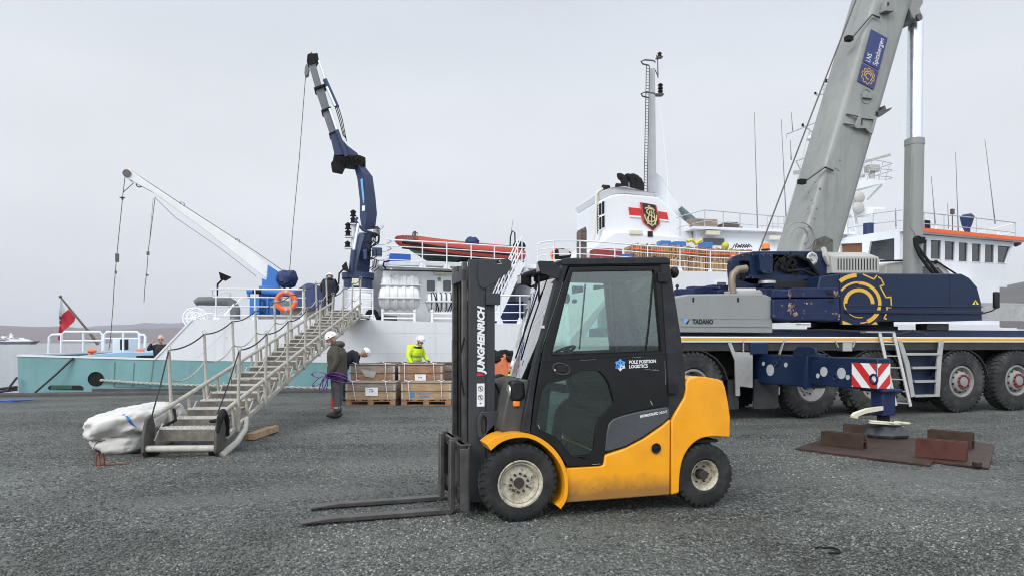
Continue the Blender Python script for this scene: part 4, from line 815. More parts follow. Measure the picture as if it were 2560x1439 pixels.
# counterweight slabs
for (pts_, y) in (([(1932, 722), (1970, 724), (1984, 719), (2097, 719), (2098, 744), (1932, 744)], .0), ([(1932, 747), (2099, 746), (2101, 800), (1975, 801), (1932, 797)], -.02)):
    g = MB(); g.prism(Q(pts_, y), y, YW - .05); g.build('counterweight', K['navyw'], tc_, bevel=.025, seg=3)
g = MB()
for u, v in ((2073, 725), (2075, 749)): a = P(u - 7, v + 9, 0); b = P(u + 8, v, 0); g.box((a.x, -.024, a.z), (b.x, .03, b.z))
g.each('lifting_slot', K['dark'], tc_)
g = MB(); rr = random.Random(21)
for (uc, vc, su_, sv_, n_, yy) in ((1974, 733, 4, 9, 16, -.003), (1977, 770, 7, 18, 26, -.0235), (1988, 784, 6, 2, 6, -.0235), (2092, 733, 5, 7, 10, -.003), (2098, 790, 2, 9, 7, -.0235), (2020, 757, 12, 2, 5, -.0235), (2082, 782, 2, 2, 2, -.0235)):
    for k in range(n_):
        u, v = uc + rr.gauss(0, su_ * .5), vc + rr.gauss(0, sv_ * .5); r_ = .012 + .03 * rr.random() ** 2
        c = P(u, v, yy); m_ = rr.choice((0, 0, 1)); g.add([(c.x + r_ * rr.uniform(.4, 1.2) * math.cos(t), yy, c.z + r_ * rr.uniform(.4, 1.6) * math.sin(t)) for t in [i * math.pi / 3 + .3 for i in range(6)]], [tuple(range(6))], m_)
g.build('paint_specks', [pm('bare_scraped_metal', (.34, .26, .20), .6, var=.4, vs=20), pm('rust_brown', (.12, .05, .03), .8)], tc_, flip=False)
def ZW(pts, y): return Q([(1820 + x / 3.717, 600 + y_ / 3.717) for x, y_ in pts], y)
for pts_, y_, d_ in (([(155, 128), (240, 106), (286, 108), (290, 362), (215, 352), (198, 200), (150, 190), (100, 200), (60, 180)], .49, .03), ([(585, 106), (885, 108), (870, 200), (800, 330), (770, 230), (700, 170), (590, 150)], .47, .03), ([(290, 362), (560, 318), (860, 334), (710, 372), (690, 440), (560, 385), (300, 400)], .46, .04), ([(290, 135), (412, 130), (414, 305), (330, 312), (302, 285)], .35, .16), ([(30, 195), (110, 150), (120, 175), (60, 230), (70, 440), (30, 440)], .47, .03)):
    g = MB(); g.prism(ZW(pts_, y_), y_, y_ + d_); g.build('frame_plate', K['navy'], tc_, bevel=.006)
g = MB()
for x_, z_ in ((170, 140), (230, 120), (262, 130), (205, 340), (262, 345), (600, 120), (860, 125), (330, 150), (395, 148), (395, 290), (330, 296)): p = ZW([(x_, z_)], .34)[0]; g.cyl((p[0], .33 if 285 < x_ < 420 else .455, p[1]), (p[0], .36 if 285 < x_ < 420 else .49, p[1]), .016, n=8)
g.each('bolt_head', K['steel'], tc_)
# rear frame, winch, hoses
rf = [(1826, 652), (1836, 640), (1864, 632), (1895, 628), (2070, 628), (2082, 684), (2051, 692), (2004, 716), (1900, 719), (1830, 719), (1827, 690)]
rh = [(1850, 655), (1872, 648), (1882, 660), (1874, 690), (1856, 700), (1850, 690)]
g = MB(); g.prism(Q(rf, .5), .5, .62, 0, [Q(rh, .5), Q([(1985, 640), (2035, 642), (2030, 668), (1990, 672)], .5)]); g.build('winch_frame', K['navy'], tc_, bevel=.02)
g = MB(); g.prism(Q([(1834, 660), (1850, 645), (1890, 636), (2000, 634), (2060, 636), (2050, 690), (1900, 712), (1838, 712)], .7), .66, .95); g.build('winch_cover', K['navyw'], tc_, bevel=.008); g = MB(); g.prism(Q([(1846, 664), (1868, 654), (1876, 662), (1872, 688), (1858, 698), (1848, 690)], .64), .63, .655); g.build('winch_opening', K['dark'], tc_)
g = MB(); g.prism(Q([(1930, 705), (2050, 700), (2060, 718), (1932, 720)], .48), .44, .5); g.build('shadow_gap', K['dark'], tc_)  # solid dark block standing in for shade below the winch frame
g = MB(); g.prism(Q([(1824, 727), (1900, 724), (1910, 733), (1826, 735)], .3), .3, .9); g.build('grey_tray', K['greyl'], tc_, bevel=.01)
g = MB(); a = P(1899, 695, .45); g.box((P(1905, 680, .4).x, .36, P(1905, 682, .4).z), (P(1930, 680, .4).x, .50, P(1930, 634, .4).z)); g.cyl(P(1920, 719, .35), P(1920, 705, .35), .12, n=20); g.build('valve_column', K['navyw'], tc_, bevel=.02)
g = MB(); g.cyl(P(1918, 709, .35), P(1918, 702, .35), .17, .17, n=24); g.build('filter_cap', K['alu'], tc_)
rr = random.Random(3)
g = MB()
for i in range(11):
    u = 1935 + i * 4; v = 645 + rr.random() * 25; g.tube([P(u, v, .46), P(u + 8, v - 8, .42), P(u + 20, v + 4, .42), P(u + 14, v + 20, .46)], .018, 6)
g.tube([P(1967, 645, .44), P(1990, 638, .4), P(2020, 652, .4), P(2042, 682, .42), P(2060, 700, .46)], .04, 8); g.tube([P(1965, 678, .44), P(2005, 675, .4), P(2040, 690, .44)], .03, 8)
for k in range(8): u = 1932 + rr.random() * 40; v = 640 + rr.random() * 40; a = P(u, v, .45); g.box((a.x, .42, a.z), (a.x + .07, .5, a.z + .07))
g.each('hydraulic_hose', K['matte'], tc_)
g = MB(); a = P(2028, 647, .45); g.lathe([(-.03, .14), (-.045, .11), (-.03, .05), (-.06, .04), (-.06, 0)], (a.x, .45, a.z), 20); bolts(g, (a.x, 0, a.z), .41, .10, 8, .018, -.02); g.build('swivel_cover', K['alu'], tc_)
for u, v, s_ in ((1914, 617, .085), (1834, 646, .07)):
    a = P(u, v, .6); g = MB(); g.lathe([(-s_ * .9, s_ * 1.05), (-s_ * .6, s_ * 1.05)], a, 20, 1, 'z'); g.lathe([(-s_ * .6, s_ * .95), (s_ * .6, s_ * .9), (s_ * .85, s_ * .6), (s_ * .9, 0)], a, 20, 0, 'z'); g.build('beacon', [K['amber'], K['matte']], tc_)
# louvred box
lv = [(2078, 633), (2090, 631), (2184, 631), (2198, 641), (2199, 683), (2078, 683)]
g = MB(); yl = .35; top = Q([(2071, 629), (2185, 631), (2198, 643), (2078, 641)], yl)
g.prism(Q([(2079, 641), (2198, 643), (2199, 683), (2080, 683)], yl), yl, 1.15); a = Q([(2079, 641), (2198, 643)], yl); b = Q([(2085, 631), (2184, 632)], yl + .25)
g.loft([[V((a[0][0], yl, a[0][1])), V((a[0][0] + .02, yl + .25, b[0][1])), V((a[0][0], 1.15, b[0][1])), V((a[0][0], 1.15, a[0][1]))], [V((a[1][0], yl, a[1][1])), V((a[1][0] - .1, yl + .25, b[1][1])), V((a[1][0] - .1, 1.15, b[1][1])), V((a[1][0], 1.15, a[1][1]))]])
lb = g.build('louvre_box', K['greyl'], tc_, bevel=.012)
g = MB()
for i in range(14): a = P(2094 + i * 7.3, 675, yl); b = P(2096.5 + i * 7.3, 647, yl); g.box((a.x, yl - .004, a.z), (b.x, yl + .01, b.z))
g.each('vent_slot', K['dark'], lb)
g = MB(); g.tube([P(2058, 620, .5), P(2063, 640, .45), P(2072, 662, .45)], [.05, .07, .045]); g.build('pipe_elbow', K['greyl'], tc_)
# boom: built on its own axis in the plane of the truck's centre line
yb0, yb1 = .95, 1.85
bb = Q([(1995, 640), (2104, 640)], yb0); bt = Q([(2203, -60), (2306, -60)], yb0)
A0 = V((bb[0][0], 0, bb[0][1])); A1 = V((bb[1][0], 0, bb[1][1])); B0 = V((bt[0][0], 0, bt[0][1])); B1 = V((bt[1][0], 0, bt[1][1]))
ax_ = ((B0 - A0) + (B1 - A1)).normalized(); nr = V((-ax_.z, 0, ax_.x)); hb = abs((A1 - A0).dot(nr)); ht_ = abs((B1 - B0).dot(nr))
def brect(o, h, y0, y1, r):
    """rounded section: top face is on the left, nr points left-up"""
    pts = []; w_ = y1 - y0
    for cx, cy, a0 in ((h - r, w_ - r, 0), (r * 1.7, w_ - r * 1.7, 90), (r * 1.7, r * 1.7, 180), (h - r, r, 270)):
        rr_ = r if cx > h / 2 else r * 1.7
        for i in range(6):
            a = R(a0 + 18 * i); pts.append((cx + rr_ * math.cos(a), cy + rr_ * math.sin(a)))
    return [o - nr * 0 + nr * (-h + p) + V((0, y0 + q, 0)) for p, q in pts]
Ln = 17.0; th0 = A0 + nr * 0
o0 = A0 - ax_ * .6; k_ = (B0 - A0); d0 = (B0 - A0).normalized(); 
hl0, hl1 = hb * 1.0, ht_
rings = []
for i in range(9):
    f = i / 8; o = A0 + d0 * (-.5 + Ln * f); h = hl0 + (hl1 - hl0) * min(1, ((-.5 + Ln * f) / (B0 - A0).length)); rings.append(brect(o, h, yb0, yb1, .13))
g = MB(); g.loft(rings); bo = g.build('boom', K['greyd'], tc_)
# root plates, studs and brackets
g = MB(); g.bar(P(2088, 622, yb0 - .001), P(2240, 60, yb0 - .001), .004, .012); g.bar(P(2056, 622, yb0 - .001), P(2214, 20, yb0 - .001), .004, .012); g.each('weld_line', K['grey'], bo)
def BP(u, v, dy=0): p = P(u, v, yb0 + dy); return p
g = MB(); a = BP(2035, 605, -.02)
for q in (.18, .30): g.tube([BP(2000, 590, -.01) + V((math.cos(t) * q * 1.2, 0, math.sin(t) * q)) for t in [R(-60 + i * 12) for i in range(20)]], .012, 6)
rr = random.Random(5)
for u, v in ((2014, 575), (2030, 500), (2022, 480), (2042, 520), (2038, 455), (2020, 520), (2006, 555), (2050, 470), (2088, 420), (2096, 424), (2036, 545), (2100, 400)): a = BP(u, v); g.cyl((a.x, yb0 - .015, a.z), (a.x, yb0 + .01, a.z), .022, n=8)
g.each('rivet_head', K['greyd'], bo)
g = MB(); g.prism(Q([(2030, 626), (2036, 600), (2060, 590), (2080, 600), (2078, 640), (2030, 640)], yb0), yb0 - .05, yb0 - .012); g.build('grease_stained_plate', pm('grease_stain', (.06, .055, .045), .5, var=.5, dirt=.8, dcol=(.25, .25, .24), ds=6), bo, bevel=.02)
br = [(2107, 284), (2150, 286), (2152, 300), (2146, 312), (2135, 322), (2136, 330), (2162, 327), (2176, 345), (2180, 335), (2186, 296), (2196, 290), (2160, 275), (2154, 290)]
br = [(2136, 317), (2148, 286), (2192, 292), (2184, 322), (2181, 335), (2173, 334), (2163, 322), (2140, 322)]
g = MB(); g.prism(Q(br, yb0 - .08), yb0 - .10, yb0 - .06, 0, [Q([(2152, 296), (2183, 300), (2180, 318), (2150, 314)], yb0 - .08)])
for (u0, v0), (u1, v1) in (((2117, 284), (2148, 291)), ((2110, 308), (2142, 313))): g.bar(P(u0, v0, yb0 - .03), P(u1, v1, yb0 - .07), .05, .03)
g.box((P(2152, 296, yb0).x, yb0 - .06, P(2152, 318, yb0).z), (P(2180, 296, yb0).x, yb0 + .01, P(2152, 297, yb0).z)); g.build('boom_bracket', K['greyd'], bo, bevel=.006)
g = MB(); g.prism(Q([(2190, 280), (2202, 276), (2209, 265), (2212, 275), (2228, 270), (2222, 277), (2200, 292), (2192, 290)], yb0), yb0 - .04, yb0 + .25); g.build('boom_latch', K['steel'], bo)
g = MB(); g.box((P(2154, 244, yb0).x, yb0 - .05, P(2154, 246, yb0).z), (P(2177, 244, yb0).x, yb0 + .01, P(2154, 232, yb0).z)); g.tube([(P(2165, 242, yb0).x + .14 * math.cos(t), yb0 - .006, P(2165, 242, yb0).z + .16 * math.sin(t)) for t in [i * math.pi / 12 for i in range(24)]], .008, 5, closed=True); g.build('boom_access_cover', K['greyd'], bo, bevel=.008)
g = MB(); a = P(2198, 35, yb0); b = P(2222, 8, yb0); g.prism([(a.x, a.z), (b.x, a.z + .03), (b.x - .02, b.z), (a.x + .06, b.z - .02)], yb0 - .14, yb0, 0, [[(a.x + .09, a.z + .12), (a.x + .15, a.z + .12), (a.x + .15, a.z + .2), (a.x + .09, a.z + .2)]]); g.build('boom_sheave_guard', K['greyd'], bo, bevel=.01)
# sign on the boom
s0 = P(2202, 152, yb0 - .012); up_ = (P(2224, 83, yb0 - .012) - P(2203, 162, yb0 - .012)).normalized(); ac = V((up_.z, 0, -up_.x))
g = MB(); o_ = P(2143, 203, yb0 - .012); e1 = P(2187, 209, yb0 - .012); t1 = P(2153, 157, yb0 - .012); t2 = P(2178, 74, yb0 - .012); w_ = (e1 - o_).length * .98
up_ = (t2 - o_).normalized(); ac = V((up_.z, 0, -up_.x)); hA = (t1 - o_).length; hB = (t2 - o_).length
def SP(a, b, d=0): return o_ + ac * a + up_ * b + V((0, -d, 0))
g.ext([SP(0, 0), SP(w_, 0), SP(w_, hA), SP(0, hA)], (0, -.006, 0)); g.ext([SP(0, hA + .04), SP(w_, hA + .04), SP(w_, hB), SP(0, hB)], (0, -.006, 0)); sg = g.build('company_sign', K['dblue'], bo)
g = MB(); hs = hB - hA - .04
g.text('LNS', SP(w_ * .40, hA + .09, .007), up_, -ac, w_ * .27, hs * .25, .0); g.text('Spitsbergen', SP(w_ * .82, hA + .09, .007), up_, -ac, w_ * .27, hs * .84, .0); g.build('lettering', K['paper'], sg, flip=False)
g = MB(); cc2 = SP(w_ * .5, hA * .5, .009); r0 = w_ * .30
def ring(ra, rb, a0, a1, n=24):
    vs = []
    for i in range(n + 1):
        a = R(a0 + (a1 - a0) * i / n); d = ac * math.cos(a) + up_ * math.sin(a); vs += [cc2 + d * ra, cc2 + d * rb]
    g.add(vs, [(2 * i, 2 * i + 2, 2 * i + 3, 2 * i + 1) for i in range(n)])
for i in range(10): a = i * 36; ring(r0 * 1.02, r0 * 1.12, a, a + 18, 4); ring(r0 * 1.22, r0 * 1.32, a + 18, a + 36, 4); ring(r0 * 1.02, r0 * 1.32, a + 16.5, a + 19.5, 2); ring(r0 * 1.02, r0 * 1.32, a + 34.5, a + 37.5, 2)
ring(r0 * .72, r0 * .86, -40, 200); ring(r0 * .40, r0 * .54, 20, 300); g.build('gear_emblem', K['gold'], sg, flip=False)
# hoist cylinder and rod
g = MB(); c0 = P(2281, 690, 1.35); c1 = P(2286, 362, 1.35); g.cyl(c0, c1, .205, n=28); g.cyl(c1 - V((0, 0, .02)), c1 + V((0, 0, .12)), .215, n=28); g.cyl(c1 + V((0, 0, .12)), c1 + V((0, 0, .13)), .19, n=28, m=1)
cy = g.build('hoist_cylinder', [K['grey'], K['dark']], tc_)
g = MB(); g.tube([P(2278, 375, 1.12), P(2276, 500, 1.12), P(2276, 570, 1.12), P(2286, 582, 1.12), P(2290, 592, 1.12)], .012, 6); g.build('hydraulic_pipe', K['grey'], cy)
g = MB(); c2 = P(2289, 40, 1.35); g.cyl(c1, c2, .165, n=32); rd = g.build('piston_rod', K['chrome'], tc_)
g = MB(); g.prism(Q([(2262, 5), (2276, 28), (2281, 44), (2292, 52), (2303, 48), (2305, 36), (2300, 22), (2308, 8), (2308, -30), (2262, -40)], 1.05), 1.05, 1.65); g.build('cylinder_head_bracket', K['greyd'], bo, bevel=.02)
g = MB(); a = P(2297, 44, 1.03); g.cyl((a.x, 1.0, a.z), (a.x, 1.06, a.z), .08, n=20); g.build('cylinder_pin', K['steel'], bo)
g = MB(); a = P(2290, 595, 1.12); g.box((a.x - .02, 1.05, a.z - .12), (a.x + .2, 1.15, a.z + .02)); g.tube([a + V((-.05, -.05, 0)), a + V((-.13, -.08, -.04)), a + V((-.12, -.1, -.2)), P(2300, 640, 1.0), P(2320, 668, .9), P(2340, 690, .85)], .04, 8); g.tube([a + V((.05, -.05, 0)), a + V((-.03, -.08, .02)), a + V((-.07, -.1, -.2)), P(2308, 636, 1.0), P(2328, 662, .9), P(2350, 690, .85)], .035, 8)
g.build('cylinder_hose', K['matte'], cy)
# operator's cab behind, on the right
g = MB(); oc = [(2170, 690), (2180, 655), (2300, 648), (2340, 655), (2375, 700)]
g.prism(Q([(2215, 700), (2215, 660), (2255, 652), (2352, 652), (2382, 690), (2382, 700)], 1.95), 1.95, 2.75, 0); oc_ = g.build('operator_cab', K['greyl'], tc_, bevel=.03)
g = MB(); g.prism(Q([(2290, 690), (2296, 664), (2346, 668), (2366, 690)], 1.93), 1.93, 1.948); g.build('cab_window', K['glassT'], oc_)
g = MB(); g.tube([P(2200, 653, 1.9), P(2295, 650, 1.9), P(2345, 656, 1.9), P(2392, 686, 1.9)], .022); g.ell(P(2340, 655, 1.9), .05); g.build('cab_handrail', K['matte'], oc_)
g = MB(); g.tube([P(2455, 783, .5), P(2478, 777, .4), P(2490, 770, .4)], .014); mi_ = g.build('mirror_arm', K['matte'], tc_)
g = MB(); a = P(2484, 770, .4); b = P(2497, 729, .4); g.box((a.x, .36, a.z), (b.x, .44, b.z)); g.build('mirror', K['black'], tc_, bevel=.03, seg=3)
# wire rope, limit-switch arms
g = MB(); g.tube([P(1893, 640, 1.3), P(2010, 335, 1.3), P(2140, 0, 1.3), P(2165, -60, 1.3)], .016, 6); g.build('hoist_rope', K['cable'], tc_)
for (a, b, c) in (((2127, 98), (2180, 37), (2199, 45)), ((2010, 455), (2062, 418), (2083, 427))):
    g = MB(); g.tube([P(*a, yb0 + .1), P(*b, yb0 - .05), P(*c, yb0 - .05)], .022, 6); q_ = P(*a, yb0 + .1); g.box(q_ + V((-.13, -.06, -.05)), q_ + V((.02, .06, .05)), 1); g.build('rope_guide_arm', [K['steel'], K['matte']], bo)
# mudguard brackets, chequer plates, flaps
K['cheq'] = pm('chequer_plate', (.50, .50, .49), .45, .5, var=.1, dirt=.5, dcol=(.2, .19, .17), ds=4)
def cheq(g, a, b, y, m=1, st=.045):
    x = a.x + .02; r = 0
    while x < b.x - .02:
        z = b.z + .02 + (st / 2 if r % 2 else 0)
        while z < a.z - .02: g.box((x - .012, y - .004, z - .006), (x + .012, y, z + .006), m); z += st
        x += st; r += 1
g = MB(); g.prism(Q([(1813, 843), (1822, 843), (1836, 878), (1880, 880), (1880, 968), (1848, 964), (1849, 988), (1839, 988), (1836, 900)], .02), .0, .03); cheq(g, P(1840, 885, 0), P(1878, 960, 0), .0, 1); g.build('mudguard_plate', [K['cheq'], K['alu']], tc_)
g = MB()
for (u0, v0), (u1, v1) in (((1858, 845), (1858, 880)), ((1960, 847), (1948, 885)), ((2086, 850), (2094, 867)), ((2137, 850), (2131, 867)), ((1946, 965), (1946, 985))): a, b = P(u0, v0, .0), P(u1, v1, .0); g.bar((a.x, .0, a.z), (b.x, .0, b.z), .05 if u0 > 1900 else .03, .02)
g.each('mudguard_bracket', K['alu'], tc_)
g = MB(); a = P(2099, 877, .1); b = P(2122, 852, .1); g.box((a.x, .0, a.z), (b.x, .2, b.z)); g.build('junction_box', K['greyl'], tc_, bevel=.01)
for u0, u1 in ((1820, 1847), (1885, 1946), (2122, 2150)): g = MB(); a = P(u0, 1030, .1); b = P(u1, 980, .1); g.box((a.x, .10, .22), (b.x, .14, .8)); g.build('mud_flap', K['fascia'], tc_)
for k in range(4):
    g = MB(); x = wx[(0, 1, 2, 3)[k]]; arcp = [(x + math.cos(R(a)) * .78, RT + math.sin(R(a)) * .72) for a in range(10, 171, 20)]; arci = [(x + math.cos(R(a)) * .76, RT + math.sin(R(a)) * .70) for a in range(170, 9, -20)]; g.prism(arcp + arci, .03, .5); g.build('wheel_arch', K['fascia'], tc_)
# boarding steps and leaning ladder
g = MB()
st_ = [((2245, 852), (2280, 990)), ((2357, 852), (2347, 990))]
pl = [[(2243, 850), (2253, 850), (2272, 905), (2286, 990), (2276, 992), (2262, 915)], [(2348, 850), (2358, 850), (2352, 905), (2348, 990), (2337, 990), (2341, 905)]]
for q in pl: g.prism(Q(q, -.05), -.07, -.03)
for v, u0, u1 in ((884, 2262, 2347), (918, 2277, 2340), (952, 2283, 2338), (988, 2284, 2340)): a, b = P(u0, v, -.03), P(u1, v, -.03); g.box((a.x, -.08, a.z - .03), (b.x, .10, a.z + .02), 1)
g.build('boarding_steps', [K['cheq'], K['alu']], tc_, bevel=.004)
g = MB(); g.prism(Q([(2255, 852), (2345, 852), (2345, 985), (2285, 985)], .1), .1, .16); g.build('step_backplate', K['navy'], tc_)
ZL = [(2199, 831, .0), (2237, 1012, -.55)], [(2234, 831, .0), (2275, 1014, -.55)]
g = MB(); T0, B0_ = P(2199, 831, -.03), P(2239, 1013, -.35); T1, B1_ = P(2234, 831, -.03), P(2276, 1015, -.35)
g.bar(T0, B0_, .03, .07); g.bar(T1, B1_, .03, .07)
for i in range(1, 7): f = i / 6.25; g.bar(T0.lerp(B0_, f), T1.lerp(B1_, f), .03, .025)
g.box((T0.x - .35, -.05, T0.z), (T1.x + .02, .12, T0.z + .03)); g.build('ladder', K['alu'], tc_, bevel=.003)
# operator-side platform at the far right
g = MB(); a = P(2400, 800, 1.7); b = P(2560, 762, 1.7); g.box((a.x, 1.66, a.z), (b.x + .6, 1.70, b.z)); g.build('chequer_skirt', K['cheq'], tc_)
g = MB(); g.box((a.x, 1.655, b.z), (b.x + .6, 1.72, b.z + .04)); cheq(g, P(2400, 764, 1.66), P(2560, 798, 1.66), 1.66, 0, .07); g.build('skirt_treads', K['alu'], tc_)
g = MB(); p0, p1 = P(2060, 832, .1), P(2240, 830, .1); g.tube([P(1980, 826, .2), P(2060, 822, .12), P(2250, 833, .15), P(2282, 824, .15), P(2320, 834, .15)], .014); g.box((P(2318, 832, .3).x, .3, zD + .22), (P(2372, 832, .3).x, .6, zD + .36)); g.build('deck_pipework', K['fascia'], tc_)
# outrigger: box beam square to the truck, inner beam, jack, float
xo = P(1884, 920, 0).x
n0 = P(2215, 1090, -2.3)
# outer beam side face lies in the plane x = xo
PX = CR.px
def qx(pts, x): return [(lambda p: (p.y, p.z))(CR.px(u, v, x)) for u, v in pts]
jk = CR.g(2212, 1092, .02)
y_e = jk.y - .10; xB = P(2194, 920, y_e).x
ob = qx([(1872, 884), (2015, 888), (2015, 968), (1880, 958)], xB - .05)
yN = jk.y - .25; 
def U(v, y): return None
# measured: the beam's left side face
g = MB(); y_a, y_b = .6, CR.px(2015, 920, xB - .06).y
z0, z1 = CR.px(2015, 967, xB - .06).z, CR.px(2015, 888, xB - .06).z
g.box((xB - .06, y_b, z0), (xB + .31, y_a, z1)); g.build('outrigger_box', K['navy'], tc_, bevel=.02)
z0i, z1i = CR.px(2132, 970, xB).z, CR.px(2132, 893, xB).z
g = MB(); g.box((xB, y_e, z0i), (xB + .25, y_b + .3, z1i)); bm_ = g.build('outrigger_beam', K['navy'], tc_, bevel=.02)
g = MB(); g.box((xB - .08, y_b - .05, z0 - .02), (xB + .33, y_b + .05, z1 + .03)); p = CR.px(2030, 880, xB); yy = y_b
g.prx([(yy - .28, z1 + .03), (yy - .25, z1 + .14), (yy - .1, z1 + .17), (yy + .18, z1 + .17), (yy + .3, z1 + .1), (yy + .32, z1)], xB - .085, xB - .04); g.build('beam_collar', K['navy'], tc_, bevel=.012)
g = MB()
for u, v, r_ in ((1926, 924, .11), (1909, 908, .04), (1965, 911, .045)):
    p = CR.px(u, v, xB - .06); g.lathe([(xB - .068, 0), (xB - .068, r_), (xB - .05, r_)], (0, p.y, p.z), 24, 0, 'x')
for u, v, r_ in ((2060, 928, .085), (2045, 938, .042), (2104, 932, .095), (2120, 942, .042)):
    p = CR.px(u, v, xB); g.lathe([(xB - .008, 0), (xB - .008, r_), (xB + .01, r_)], (0, p.y, p.z), 24, 0, 'x')
g.each('round_cover', K['dullw'], bm_)
g = MB()
for u, v, x_, r_ in ((1942, 908, xB - .06, .035), (2090, 941, xB, .045), (2187, 946, xB, .07)):
    p = CR.px(u, v, x_); g.tube([(x_ - .02, p.y + r_ * math.cos(t), p.z + r_ * math.sin(t)) for t in [i * math.pi / 8 for i in range(16)]], .018, 6, closed=True)
g.each('beam_lifting_eye', K['navyw'], bm_)
p = CR.px(2112, 880, xB - .3)
g = MB(); a, b = P(1875, 885, -.0), P(1919, 856, .0); g.box((a.x, -.02, a.z), (b.x, .3, b.z)); g.build('outrigger_tool_box', K['navy'], tc_, bevel=.015)
# warning board
xw = xB - .006; wb = qx([(2130, 904), (2193, 908), (2194, 972), (2132, 971)], xw); ys_ = [p[0] for p in wb]; ya_, yb_ = max(ys_), y_e + .02; zb0, zb1 = z0i + .03, z1i - .08
g = MB(); g.box((xw - .004, yb_, zb0), (xw, ya_, zb1)); g.box((xB - .006, y_e - .006, zb0), (xB + .24, y_e - .002, zb1)); wbd = g.build('warning_board', K['paper'], bm_)
g = MB(); hh = zb1 - zb0; ln = ya_ - yb_
def clip(poly):
    import itertools
    for ax__, lim, sgn in ((0, 0, 1), (0, ln, -1), (1, 0, 1), (1, hh, -1)):
        out = []
        for i in range(len(poly)):
            a, b = poly[i], poly[(i + 1) % len(poly)]; fa, fb = (a[ax__] - lim) * sgn, (b[ax__] - lim) * sgn
            if fa >= 0: out.append(a)
            if (fa >= 0) != (fb >= 0): t = fa / (fa - fb); out.append((a[0] + (b[0] - a[0]) * t, a[1] + (b[1] - a[1]) * t))
        poly = out
        if len(poly) < 3: return []
    return poly
for k in range(-3, 6):
    s_ = k * .36; q = clip([(s_, hh), (s_ + .18, hh), (s_ + .18 + hh, 0), (s_ + hh, 0)])
    if q: g.add([(xw - .0055, ya_ - a, zb0 + b) for a, b in q], [tuple(range(len(q)))])
ln = .24
for k in range(-3, 4):
    s_ = k * .32; q = clip([(s_ + hh, hh), (s_ + .16 + hh, hh), (s_ + .16, 0), (s_, 0)])
    if q: g.add([(xB + a, y_e - .0075, zb0 + b) for a, b in q], [tuple(range(len(q)))])
g.build('red_stripes', K['red'], wbd, flip=False)
# jack leg
jx, jy = jk.x, jk.y + .03
zc = z0i
g = MB(); g.box((jx - .18, jy - .20, zc - .03), (jx + .19, jy + .3, zc + .02)); g.prz([(jx - .125, jy - .12), (jx + .125, jy - .12), (jx + .125, jy + .13), (jx - .125, jy + .13)], .37, zc - .02); g.build('jack_housing', K['navyw'], tc_, bevel=.015)
g = MB(); g.cyl((jx, jy, .12), (jx, jy, .45), .075, n=20)
for i in range(10): a = i * math.pi / 5; g.bar((jx + .078 * math.cos(a), jy + .078 * math.sin(a), .14), (jx + .078 * math.cos(a), jy + .078 * math.sin(a), .40), .02, .02)
g.build('jack_leg', K['matte'], tc_)
g = MB(); r_ = [(.36, .20), (.44, .12), (.42, .06)]; PL = .035
def oct8(r, z): return [V((jx + r * math.cos(R(22.5 + 45 * i)), jy + r * math.sin(R(22.5 + 45 * i)), z)) for i in range(8)]
g.loft([oct8(.36, PL + .003), oct8(.38, PL + .05), oct8(.27, PL + .17), oct8(.12, PL + .20)]); g.build('jack_float', pm('black_float', (.035, .038, .042), .35, .2, var=.4, vs=6, dirt=.5, dcol=(.11, .11, .11), ds=5, bump=.5, bs=9), tc_, bevel=.008)
g = MB(); g.prism(Q([(2128, 1037), (2134, 1030), (2165, 1019), (2204, 1014), (2204, 1024), (2160, 1032), (2142, 1039), (2140, 1045), (2128, 1043)], jy - .1), jy - .14, jy - .08); g.build('jack_lever', K['cream'], tc_, bevel=.006)
# ---- steel plates under the float
def fan(p): return p
P1 = [CR.g(u, v, .05) for u, v in ((1988, 1123), (2334, 1160), (2306, 1166))]
def gp(pts, z): return [(lambda p: (p.x, p.y))(CR.g(u, v, z)) for u, v in pts]
pa = gp([(1988, 1119), (2325, 1160), (2380, 1098), (2095, 1082)], .035)
g = MB(); g.prz(pa, .004, .035); g.build('steel_plate', K['rust'], label='rusty brown steel plate under the outrigger foot, the longer one on the left', cat='steel plate', group='steel plates under the outrigger', bevel=.004)
pb = gp([(2308, 1148), (2472, 1168), (2486, 1110), (2385, 1096)], .03)
g = MB(); g.prz(pb, .004, .032); g.box((pb[1][0] - .12, pb[1][1] + .05, .032), (pb[1][0] - .04, pb[1][1] + .12, .09)); g.build('steel_plate', K['rust'], label='rusty steel plate with worn stripes at the right end of the outrigger support', cat='steel plate', group='steel plates under the outrigger', bevel=.004)
for k, (u0, v0, u1, v1, hh_, mt, lb_) in enumerate(((2052, 1110, 2158, 1122, .20, 'rust', 'brown steel channel beam standing on the left of the plate, nearest the outrigger foot'), (2107, 1086, 2205, 1092, .17, 'rust', 'dark steel channel beam on the plate, half hidden behind the outrigger leg'), (2288, 1140, 2416, 1152, .235, 'rustr', 'red steel channel beam standing on the front right of the plates'), (2318, 1110, 2430, 1121, .22, 'rust', 'dark brown steel channel beam standing behind the red one'))):
    a = CR.g(u0, v0, .036); b = CR.g(u1, v1, .036); d = (b - a); d.z = 0; dn = d.normalized(); n_ = V((-dn.y, dn.x, 0))
    g = MB(); th = .016; w_ = .12
    for off in (0, w_): A = a + n_ * off; B = A + d; g.ext([A, B, B + V((0, 0, hh_)), A + V((0, 0, hh_))], n_ * th)
    zc_ = V((0, 0, hh_ * .45)); g.ext([a + n_ * th + zc_, a + d + n_ * th + zc_, a + d + n_ * w_ + zc_, a + n_ * w_ + zc_], (0, 0, .014)); g.build('steel_channel', K[mt], label=lb_, cat='steel beam', group='steel beams on the outrigger plates', bevel=.003)
g = MB(); z_ = PL + .215
